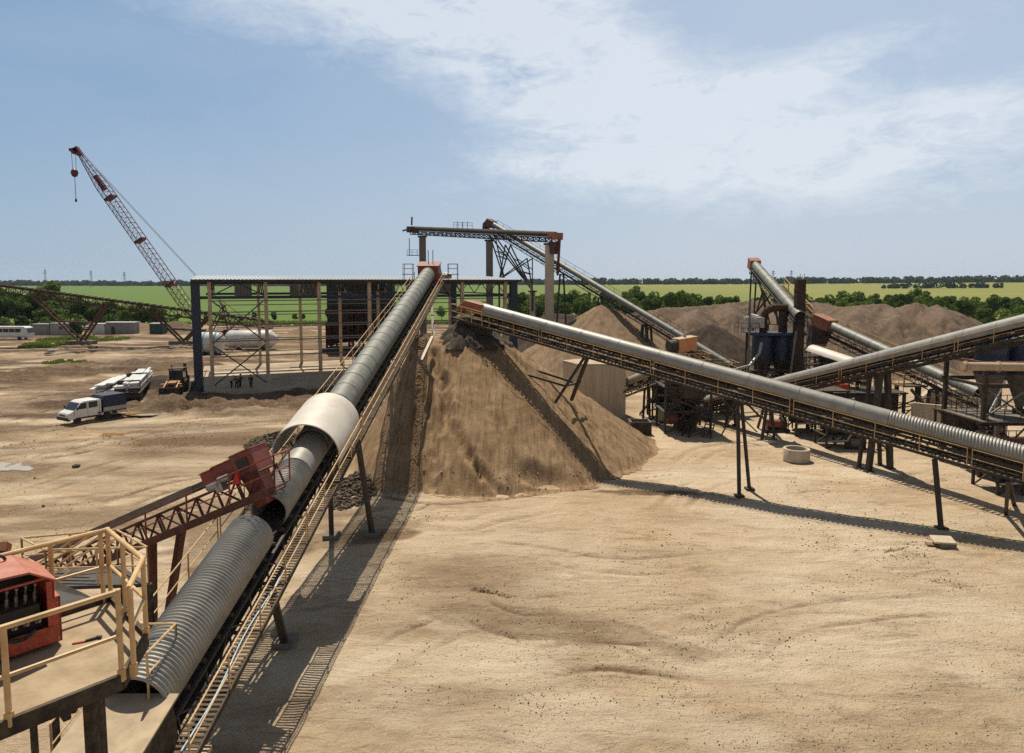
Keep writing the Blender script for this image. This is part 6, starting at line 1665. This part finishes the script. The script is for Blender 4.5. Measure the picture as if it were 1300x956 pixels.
# crane
def crane():
    Y = 150; base = at(256, 416, Y); tip = at(99, 192, Y)
    rt = thing('crawler_crane', 'dark red crawler crane with long lattice boom raised to the left', 'crane', (base.x, Y, 0))
    D = (tip - base); L = D.length; T = D / L; S = V((0, 1, 0)); U = T.cross(S).normalized()
    def w_(t): return .25 + .75 * min(1, t / 5, max(0, (L - t) / 9))
    mb = MB(); n = 34
    for k in range(n):
        t0, t1 = L * k / n, L * (k + 1) / n; a0, a1 = w_(t0), w_(t1)
        c0 = [base + T * t0 + S * i * a0 + U * j * a0 for i, j in ((-1, -1), (1, -1), (1, 1), (-1, 1))]
        c1 = [base + T * t1 + S * i * a1 + U * j * a1 for i, j in ((-1, -1), (1, -1), (1, 1), (-1, 1))]
        for i in range(4):
            mb.beam(c0[i], c1[i], .125); j = (i + 1) % 4
            mb.beam(c0[i], c1[j], .065); mb.beam(c0[i], c0[j], .05)
    for t in (L * .25, L * .5, L * .74): mb.box(base + T * t, (.5, 1.9, 1.9), (T, S, U))
    mb.build('boom', M['crane_red'], rt)
    MB().box(tip, (1.8, 1.0, 1.0), (T, S, U)).box(tip + V((-1, 0, .3)), (1.6, .6, .6)).tube(tip + V((-.6, -.5, 0)), tip + V((-.6, .5, 0)), .7, 14).build('boom_head', M['crane_red'], rt)
    MB().box(tip - T * 8, (3.5, .9, .8), (T, S, U)).build('boom_winch', M['crane_red'], rt)
    hk = tip + V((-1.0, 0, -4.6))
    MB().tube(tip + V((-1.3, -.2, 0)), hk + V((-.2, -.2, 0)), .05, 5).tube(tip + V((-.6, .2, 0)), hk + V((.2, .2, 0)), .05, 5).build('hoist_rope', M['dark'], rt)
    MB().lathe(hk, [(.2, .9), (.6, .6), (.75, 0), (.5, -.7), (.1, -.9)], 14).build('hook_block', M['crane_red'], rt, True)
    MB().tube(hk - Z * .9, hk - Z * 5.6, .06, 5).lathe(hk - Z * 6.2, [(.05, 0), (.22, .1), (.2, .5), (.05, .9)], 10).build('sling', M['dark'], rt)
    gx = at(272, 433, Y).x
    MB().box((gx + 1, Y, 2.1), (7.5, 3.2, 2.2)).box((gx + 3.8, Y, 2.2), (2.2, 3.4, 2.6)).build('cab_body', M['crane_red'], rt, bevel=.1)
    MB().box((gx - 2.2, Y - 1.3, 2.6), (1.8, 1.2, 2.0)).build('driver_cab', M['crane_red'], rt, bevel=.06)
    MB().box((gx - 2.2, Y - 1.93, 2.9), (1.3, .04, 1.0)).build('cab_window', M['glass'], rt)
    for k in (-1, 1):
        MB().prism([V((gx + x, Y + k * 2.0 - .4, z)) for x, z in ((-3.6, .5), (-3.2, .05), (3.2, .05), (3.6, .5), (3.2, .95), (-3.2, .95))], (0, .8, 0)).build('crawler_track', M['dark'], rt)
    ap = at(284, 388, Y)
    for k in (-1, 1):
        MB().beam((gx + 3.6, Y + k, 3), ap + V((0, k * .6, 0)), .22).beam(ap + V((0, k * .6, 0)), (gx - .5, Y + k, 3.2), .2).build('a_frame', M['crane_red'], rt)
    mid = ap.lerp(tip, .12)
    for k in (-.35, .35): MB().tube(ap + V((0, k, 0)), tip + V((0, k, .5)), .05, 5).build('pendant_rope', M['steel'], rt)
    MB().beam(ap + V((0, -.5, 0)), ap.lerp(tip, .03), .3).build('pulley_block', M['crane_red'], rt)
crane()
# tanks
def tank(px, py, Y, L, r, lab, ring=False, cone=True):
    g = gp(px, py); c = V((at(px, py, Y).x, Y, r + .35)); rt = thing('steel_tank', lab, 'tank', (c.x, Y, 0))
    ax_ = (V((0, 1, 0)), Z, V((1, 0, 0)))
    pr = [(.1, -L / 2 - r * .35), (r * .6, -L / 2 - r * .3), (r * .93, -L / 2 - r * .1), (r, -L / 2), (r, L / 2), (r * .93, L / 2 + r * .1)] + ([(r * .35, L / 2 + r * .8), (.1, L / 2 + r * .85)] if cone else [(r * .6, L / 2 + r * .3), (.1, L / 2 + r * .35)])
    MB().lathe(c, pr, 28, ax_).build('tank_shell', M['tank'], rt, True)
    if ring:
        for k in (-.2, .35, .42):
            MB().lathe(c + V((L * k, 0, 0)), [(r + .01, -.12), (r + .07, -.1), (r + .07, .1), (r + .01, .12)], 28, ax_).build('hoop', M['hoop'], rt)
    for k in (-.3, .3): MB().box(c + V((L * k, 0, -r - .1)), (.5, r * 1.6, .7)).build('cradle', M['dark'], rt)
M['hoop'] = mat('blue_hoop', (.12, .35, .48), (.08, .25, .35), rough=.4)
tank(268, 452, 130, 3.6, 2.0, 'short white drum with blue hoops behind the blue corner column', True, False)
tank(318, 445, 140, 8.5, 1.8, 'long white tank with tapered end lying behind the shed')
# dark sheeted structure behind the shed
def netted():
    Y = 134; x0, x1 = at(418, 400, Y).x, at(500, 400, Y).x
    rt = thing('machine_tower', 'tall dark green sheeted machine tower with rusty lattice behind the shed', 'tower', (x0, Y, 0))
    n = 14
    for i in range(n):
        xa = x0 + (x1 - x0) * i / n; xb = x0 + (x1 - x0) * (i + 1) / n
        MB().box(((xa + xb) / 2, Y + rnd.uniform(-.3, .3), rnd.uniform(7.5, 8.0)), (xb - xa + .1, 3.5, rnd.uniform(9.5, 12.6)), None).build('sheet', M['greennet'], rt, bevel=.1)
    for i in range(6):
        x = x0 + (x1 - x0) * (i + .2) / 6 + rnd.uniform(-.3, .3)
        lattice(MB(), (x, Y - 2.4, 0), (x, Y - 2.4, rnd.uniform(6, 9.4)), .8, .16, .12).build('lattice_post', M['rust2'], rt)
    for z in (1, 4.6, 8.6): MB().box(((x0 + x1) / 2, Y - 2.4, z), (x1 - x0, .25, .3)).build('rail', M['rust2'], rt)
    MB().box(((x0 + x1) / 2, Y - 1, .6), (x1 - x0 + 1.5, 5, 1.2)).build('base_frame', M['dark'], rt)
M['rust2'] = mat('rust_red', (.09, .025, .022), (.045, .017, .016), rough=.8, ns=3)
netted()
# huts, containers
def hut(px0, px1, py, h, lab, m_, roof, dp=2.5, win=0, door=0, cat='container', name='site_hut', rz=0):
    a, b = gp(px0, py), gp(px1, py); L = b.x - a.x; Y = a.y
    rt = thing(name, lab, cat, (a.x, Y, 0))
    MB().box(((a.x + b.x) / 2, Y + dp / 2, h / 2), (L, dp, h)).build('wall', M[m_], rt, bevel=.03)
    MB().box(((a.x + b.x) / 2, Y + dp / 2, h + .08), (L + .3, dp + .4, .16)).build('roof', M[roof], rt)
    n = int(L / .35); mb = MB()
    for i in range(n): mb.box((a.x + (i + .5) * L / n, Y - .03, h / 2), (.12, .06, h - .3))
    mb.build('wall_rib', M[m_], rt)
    for i in range(win):
        x = a.x + L * (i + .5) / win; MB().box((x, Y - .08, h * .6), (.9, .05, .8)).build('window', M['glass'], rt)
    if door: MB().box((a.x + L * .25, Y - .08, 1.0), (.9, .05, 2.0)).build('door', M['dark2'], rt)
M['grey_hut'] = mat('grey_hut', (.30, .29, .27), (.22, .21, .19), rough=.7, ns=.8, dust=.15)
M['pale_hut'] = mat('pale_hut', (.42, .39, .34), (.32, .29, .25), rough=.7, ns=.8, dust=.15)
hut(41, 63, 425, 2.7, 'grey ribbed container beside the bus', 'grey_hut', 'zinc')
hut(64, 91, 425, 2.9, 'pale site hut with one dark window', 'pale_hut', 'zinc', win=1, cat='hut')
hut(115, 133, 424, 2.6, 'small white canvas shelter between the vee supports', 'tank', 'white', cat='shelter')
hut(135, 171, 424, 3.0, 'grey brown site hut with pale roof and open door', 'grey_hut', 'white', door=1, cat='hut')
hut(190, 207, 424, 2.7, 'small dark green hut with white roof', 'greenshed', 'white', cat='hut', win=0)
def bus():
    g = gp(8, 431); rt = loc_root('bus', 'old white coach with dark windows parked at the far left', 'bus', V((g.x, g.y, 0)), 0)
    MB().prism([V((x, -1.2, z)) for x, z in ((-6, .5), (-6, 2.9), (-5.7, 3.2), (5.2, 3.2), (5.8, 2.9), (6.1, 1.6), (6.1, .5))], (0, 2.4, 0)).build('body', M['white'], rt, bevel=.1)
    for i in range(7): MB().box((-4.9 + i * 1.45, -1.22, 2.25), (1.3, .04, .85)).build('window', M['glass'], rt)
    MB().box((5.97, 0, 2.2), (.2, 2.0, 1.1), (V((.95, 0, .3)).normalized(), V((0, 1, 0)), V((-.3, 0, .95)).normalized())).build('windscreen', M['glass'], rt)
    for x in (-3.2, 4.0):
        for y in (-1.05, 1.05): wheel(rt, x, y, .5, .3)
    MB().box((0, -1.23, .85), (11.6, .03, .12)).build('trim_strip', M['zinc'], rt)
bus()
# loose items in the left yard
for px, py, s, lab in ((97, 593, .30, 'dark angular boulder lying alone on the left yard'), (55, 643, .15, 'small dark stone below the lone boulder'), (44, 607, .11, 'tiny dark stone between puddle and boulder')):
    mb = MB(); g = gp(px, py); rock(mb, (g.x, g.y, gz(g.x, g.y) + s * .4), s); o = mb.build('boulder', M['stone']); tag(o, lab, 'boulder')
def planks(px, py, rz, n, lab, m_='wood', L=4):
    g = gp(px, py); rt = loc_root('plank_pile', lab, 'planks', V((g.x, g.y, gz(g.x, g.y))), rz)
    for i in range(n): MB().box((rnd.uniform(-.3, .3), (i - n / 2) * .35, .08 + .1 * (i % 2)), (L * rnd.uniform(.7, 1), .22, .07), (V((1, rnd.uniform(-.15, .15), 0)).normalized(), V((rnd.uniform(-.1, .1), 1, 0)).normalized(), Z)).build('plank', M[m_], rt)
planks(170, 412, .2, 5, 'loose boards in front of the grey brown hut'); planks(135, 430, .1, 4, 'scattered boards right of the first vee support')
planks(68, 447, .2, 3, 'few white boards on the grass edge', 'white', 2)
planks(160, 470, .0, 4, 'boards half sunk in churned earth', 'wood', 5)
planks(700, 470, .3, 4, 'pale boards on the yard behind the sand heap', 'slab', 3)
mb_l = [(235, 500), (262, 503)]
b_, t_ = gp(252, 505), at(258, 482, 84)
rt = thing('ladder', 'dark ladder leaning by the blue corner column', 'ladder', tuple(b_))
mb = MB(); q0, q1 = V((-38.6, 82.2, 0)), V((-37.6, 83.0, 3.2))
for k in (-.25, .25): mb.beam(q0 + V((k, 0, 0)), q1 + V((k, 0, 0)), .06)
for i in range(9): mb.beam(q0.lerp(q1, (i + .5) / 9) + V((-.25, 0, 0)), q0.lerp(q1, (i + .5) / 9) + V((.25, 0, 0)), .05)
mb.build('rails', M['steel'], rt)
# pylons on the horizon
for px, s in ((60, 32), (118, 30), (160, 28), (980, 26), (1003, 26)):
    Y = 1250; x = (px - 650) / F * Y; z0 = float(terrain(np.array([x]), np.array([Y]))[0])
    rt = thing('pylon', 'faint lattice pylon on the horizon at the far %s' % ('left' if px < 600 else 'right'), 'pylon', (x, Y, z0), 'pylons on the left horizon' if px < 600 else 'pylons on the right horizon')
    mb = MB()
    for i, j in ((-1, -1), (1, -1), (1, 1), (-1, 1)): mb.beam((x + i * 2.4, Y + j * 2.4, z0), (x + i * .4, Y + j * .4, z0 + s), .3)
    for k in range(7):
        a, b = 2.4 - 2 * k / 7, 2.4 - 2 * (k + 1) / 7; mb.beam((x - a, Y, z0 + s * k / 7), (x + b, Y, z0 + s * (k + 1) / 7), .2)
    mb.build('mast', M['steel'], rt)
    MB().beam((x - 4, Y, z0 + s * .8), (x + 4, Y, z0 + s * .8), .5).beam((x - 3, Y, z0 + s * .93), (x + 3, Y, z0 + s * .93), .5).build('cross_arm', M['steel'], rt)

# ================================================================ trees
def leaf_mesh(name, m_, n, R3, size, seed, blobs=14, flat=.75, trunkh=0):
    rr = np.random.RandomState(seed)
    cs = []
    for i in range(blobs):
        v = rr.normal(size=3); v /= np.linalg.norm(v); v *= rr.uniform(.25, .72)
        cs.append((v[0] * R3[0], v[1] * R3[0], R3[1] * (1 + v[2] * flat), rr.uniform(.28, .48) * R3[0]))
    vs, fs = [], []
    per = n // blobs
    for cx, cy, cz, r in cs:
        d_ = rr.normal(size=(per, 3)); d_ /= np.linalg.norm(d_, axis=1)[:, None]
        p = d_ * (rr.uniform(.55, 1.0, (per, 1)) ** .5) * r * np.array([1, 1, .8]) + np.array([cx, cy, cz])
        u = rr.normal(size=(per, 3)); u /= np.linalg.norm(u, axis=1)[:, None]
        w2 = np.cross(u, d_ + .4 * rr.normal(size=(per, 3))); w2 /= np.linalg.norm(w2, axis=1)[:, None] + 1e-6
        s = size * rr.uniform(.6, 1.3, (per, 1))
        for k in range(per):
            b = len(vs)
            if p[k][2] < .1: continue
            vs += [tuple(p[k] - u[k] * s[k]), tuple(p[k] + w2[k] * s[k] * .6), tuple(p[k] + u[k] * s[k]), tuple(p[k] - w2[k] * s[k] * .6)]
            fs.append((b, b + 1, b + 2, b + 3))
    me = bpy.data.meshes.new(name); me.from_pydata(vs, [], fs); me.materials.append(M[m_]); return me
def trunk_mesh(h, r, seed):
    rr = random.Random(seed); mb = MB(); p = V((0, 0, -.2)); top = V((rr.uniform(-.3, .3), rr.uniform(-.3, .3), h))
    mb.tube(p, top.lerp(p, .4), r, 8, r * .75); mb.tube(top.lerp(p, .4), top, r * .75, 8, r * .4)
    for i in range(6):
        b = top.lerp(p, rr.uniform(0, .5)); a = rr.uniform(0, 6.3); mb.tube(b, b + V((math.cos(a) * h * .45, math.sin(a) * h * .45, h * .4)), r * .4, 6, r * .1)
    return mb
TREES = []
for i, (m_, n, r3, sz) in enumerate((('leaf', 2600, (3.4, 5.0), .34), ('leaf_dark', 2600, (3.0, 5.6), .33), ('leaf', 2200, (3.9, 4.3), .36), ('leaf_dark', 2000, (2.6, 4.4), .32), ('leaf', 1800, (2.6, 3.4), .34))):
    TREES.append((leaf_mesh('crown', m_, n, r3, sz, 11 + i), trunk_mesh(r3[1] * .8, .22, i)))
tm = []
for cm, tmb in TREES:
    o = tmb.build('trunk', M['bark']); tm.append(o.data); bpy.data.objects.remove(o)
LAB = ['broad bright green leafy tree', 'tall dark green leafy tree', 'wide low bright green tree', 'small dark green tree', 'small round bright green tree']
tn = 0
def tree(x, y, k, s, grp, where, name='leafy_tree', z=None):
    z = float(terrain(np.array([x]), np.array([y]))[0]) if z is None else z
    rt = bpy.data.objects.new(name, None); C.objects.link(rt); rt.location = (x, y, z)
    rt.rotation_euler = (0, 0, rnd.uniform(0, 6.28)); rt.scale = (s * rnd.uniform(.9, 1.15), s * rnd.uniform(.9, 1.15), s * rnd.uniform(.85, 1.15))
    rt['label'] = LAB[k] + ' ' + where; rt['category'] = 'tree'; rt['group'] = grp
    for nm, me in (('crown', TREES[k][0]), ('trunk', tm[k])):
        c = bpy.data.objects.new(nm, me); C.objects.link(c); c.parent = rt
rr = random.Random(21)
# left clump behind the rusty conveyor
def line(n, px0, px1, Y0, Y1, s0, s1, grp, where, ks, env=None):
    for i in range(n):
        px = px0 + (px1 - px0) * (i + rr.random()) / n; Y = rr.uniform(Y0, Y1); s = rr.uniform(s0, s1)
        if env: s *= env(px)
        tree((px - 650) / F * Y, Y, rr.choice(ks), s, grp, where)
line(24, -60, 108, 192, 222, 1.1, 1.5, 'trees behind the huts', 'in the dense clump behind the huts at left', (0, 1, 2, 0, 1), lambda p: 1.0 if p < 70 else .85)
line(16, 110, 205, 196, 215, .8, 1.05, 'trees behind the huts', 'in the dense clump behind the huts at left', (1, 3, 0, 1))
line(12, -60, 90, 182, 190, .55, .85, 'trees behind the huts', 'in the dense clump behind the huts at left', (4, 2, 3))
line(10, 215, 420, 226, 240, .35, .55, 'small trees at the field edge', 'at the near edge of the green field', (3, 4))
# bushy belts, right half
line(60, 655, 880, 225, 290, .85, 1.3, 'trees of the right hand belt', 'in the belt between gravel and field', (0, 1, 2, 3, 4))
line(42, 850, 1110, 245, 300, .8, 1.15, 'trees of the right hand belt', 'in the belt between gravel and field', (0, 1, 2, 3, 4))
line(60, 1040, 1330, 190, 270, .8, 1.25, 'trees of the right hand belt', 'in the belt between gravel and field', (0, 1, 2, 3, 4))
line(14, 1190, 1340, 165, 190, .6, .9, 'trees of the right hand belt', 'in the belt between gravel and field', (4, 2, 3))
line(16, 560, 700, 240, 300, .45, .7, 'trees of the right hand belt', 'in the belt between gravel and field', (3, 4, 2))
line(14, 660, 800, 330, 420, .8, 1.1, 'trees of the right hand belt', 'in the belt between gravel and field', (1, 3))
# one bare light tree by the vee support
tree(at(98, 430, 165).x, 165, 3, .8, 'trees behind the huts', 'standing alone in front of the pale hut')
# far tree lines: one mass each
def far_line(label, pts, wd, h0, h1, sz, dens, seed, gaps=0.0, rep=1, m_='leaf_far'):
    r2 = np.random.RandomState(seed); vs, fs = [], []
    for (xa, ya), (xb, yb) in zip(pts[:-1], pts[1:]):
        L = math.hypot(xb - xa, yb - ya); nn_ = int(L / 9 * rep)
        for i in range(nn_):
            t = (i + r2.rand()) / nn_; x, y = xa + (xb - xa) * t + r2.uniform(-1, 1) * wd, ya + (yb - ya) * t + r2.uniform(-1, 1) * wd
            if gaps and fbm(np.array([x / 90.]), np.array([y / 300. + seed]), 2)[0] > gaps: continue
            z0 = float(terrain(np.array([x]), np.array([y]))[0]); hh = r2.uniform(h0, h1) * (1 + .3 * fbm(np.array([x / 60.]), np.array([1.0 * seed]), 2)[0]); r = hh * .55
            for _ in range(dens):
                v = r2.normal(size=3); v /= np.linalg.norm(v)
                c = np.array([x + v[0] * r, y + v[1] * r, z0 + hh * .5 + v[2] * hh * .5]); u = r2.normal(size=3); u /= np.linalg.norm(u); w2 = np.cross(u, v); w2 /= np.linalg.norm(w2) + 1e-6
                s = sz * r2.uniform(.7, 1.3); b = len(vs); vs += [tuple(c - u * s), tuple(c - w2 * s), tuple(c + u * s), tuple(c + w2 * s)]; fs.append((b, b + 1, b + 2, b + 3))
    me = bpy.data.meshes.new('treeline' if h1 > 6 else 'scrub'); me.from_pydata(vs, [], fs); me.materials.append(M[m_])
    o = bpy.data.objects.new('treeline' if h1 > 6 else 'scrub', me); C.objects.link(o); tag(o, label, 'woods', kind='stuff')
def FX_(px, Y): return ((px - 650) / F * Y, Y)
far_line('dark wood along the horizon on the left', [FX_(-250, 1500), FX_(250, 1500), FX_(660, 1480)], 40, 6, 11, 2.3, 40, 5, rep=5)
far_line('uneven dark wood along the horizon on the right', [FX_(640, 1480), FX_(1000, 1350), FX_(1600, 1250)], 40, 5, 13, 2.3, 40, 6, rep=5)
far_line('broken tree row behind the right hand field', [FX_(1040, 900), FX_(1600, 820)], 8, 4, 8, 1.6, 40, 8, gaps=.18, rep=2)
far_line('low green scrub filling the belt behind the gravel ridges', [FX_(600, 300), FX_(800, 262), FX_(1000, 275), FX_(1200, 235), FX_(1420, 215)], 16, 2.5, 5.0, .42, 150, 12, rep=2.5, m_='leaf')
far_line('low green scrub along the foot of the trees behind the huts', [FX_(-120, 205), FX_(60, 200), FX_(215, 205)], 8, 2.5, 5.0, .42, 150, 13, rep=1.6, m_='leaf_dark')
# grass and weeds
def grass(label, spots, n, h, seed):
    r2 = np.random.RandomState(seed); vs, fs = [], []
    for i in range(n):
        cx, cy, rx, ry = spots[r2.randint(len(spots))]; a = r2.uniform(0, 6.28); k = r2.rand() ** .6
        x, y = cx + rx * k * math.cos(a), cy + ry * k * math.sin(a); s = h * r2.uniform(.5, 1.4); b = len(vs)
        if fbm(np.array([x / 1.5]), np.array([y / 1.5]), 2)[0] < -.08: continue
        t = r2.uniform(0, 6.28); dx, dy = math.cos(t) * s * .35, math.sin(t) * s * .35; z = gz(x, y)
        vs += [(x - dx, y - dy, z), (x + dx, y + dy, z), (x + dx * .3 + r2.normal() * s * .3, y + dy * .3, z + s)]; fs.append((b, b + 1, b + 2))
    me = bpy.data.meshes.new('grass'); me.from_pydata(vs, [], fs); me.materials.append(M['grassm'])
    o = bpy.data.objects.new('grass', me); C.objects.link(o); tag(o, label, 'grass', kind='stuff')
def GS(px, py, rx, ry): g = gp(px, py); return (g.x, g.y, rx, ry)
grass('bright green weeds round the first vee support', [GS(75, 436, 7, 7), GS(50, 441, 3.5, 4), GS(130, 431, 6, 6), GS(85, 430, 5, 8)], 9000, .45, 3)
grass('small patch of grass on the left yard', [GS(82, 460, 3.6, 2.4), GS(90, 458, 2.5, 1.8)], 2600, .3, 4)
grass('green scrub along the near edge of the field', [GS(300, 412, 60, 6), GS(420, 411, 40, 6), GS(640, 411, 50, 8), GS(740, 412, 40, 10)], 9000, .9, 5)

# ---- distant air
hz_ = MB().box((0, 700, 30), (7000, 5400, 66)); 
mh = bpy.data.materials.new('air_haze'); mh.use_nodes = True; hn = mh.node_tree; hn.nodes.clear()
ho = N(hn, 'ShaderNodeOutputMaterial'); pv = N(hn, 'ShaderNodeVolumePrincipled'); pv.inputs['Color'].default_value = (.72, .82, .95, 1); pv.inputs['Density'].default_value = .00006; pv.inputs['Anisotropy'].default_value = .2
hn.links.new(pv.outputs[0], ho.inputs['Volume'])
hz_o = hz_.build('haze', mh); hz_o['kind'] = 'stuff'; hz_o['label'] = 'thin pale haze in the distant air'; hz_o['category'] = 'haze'
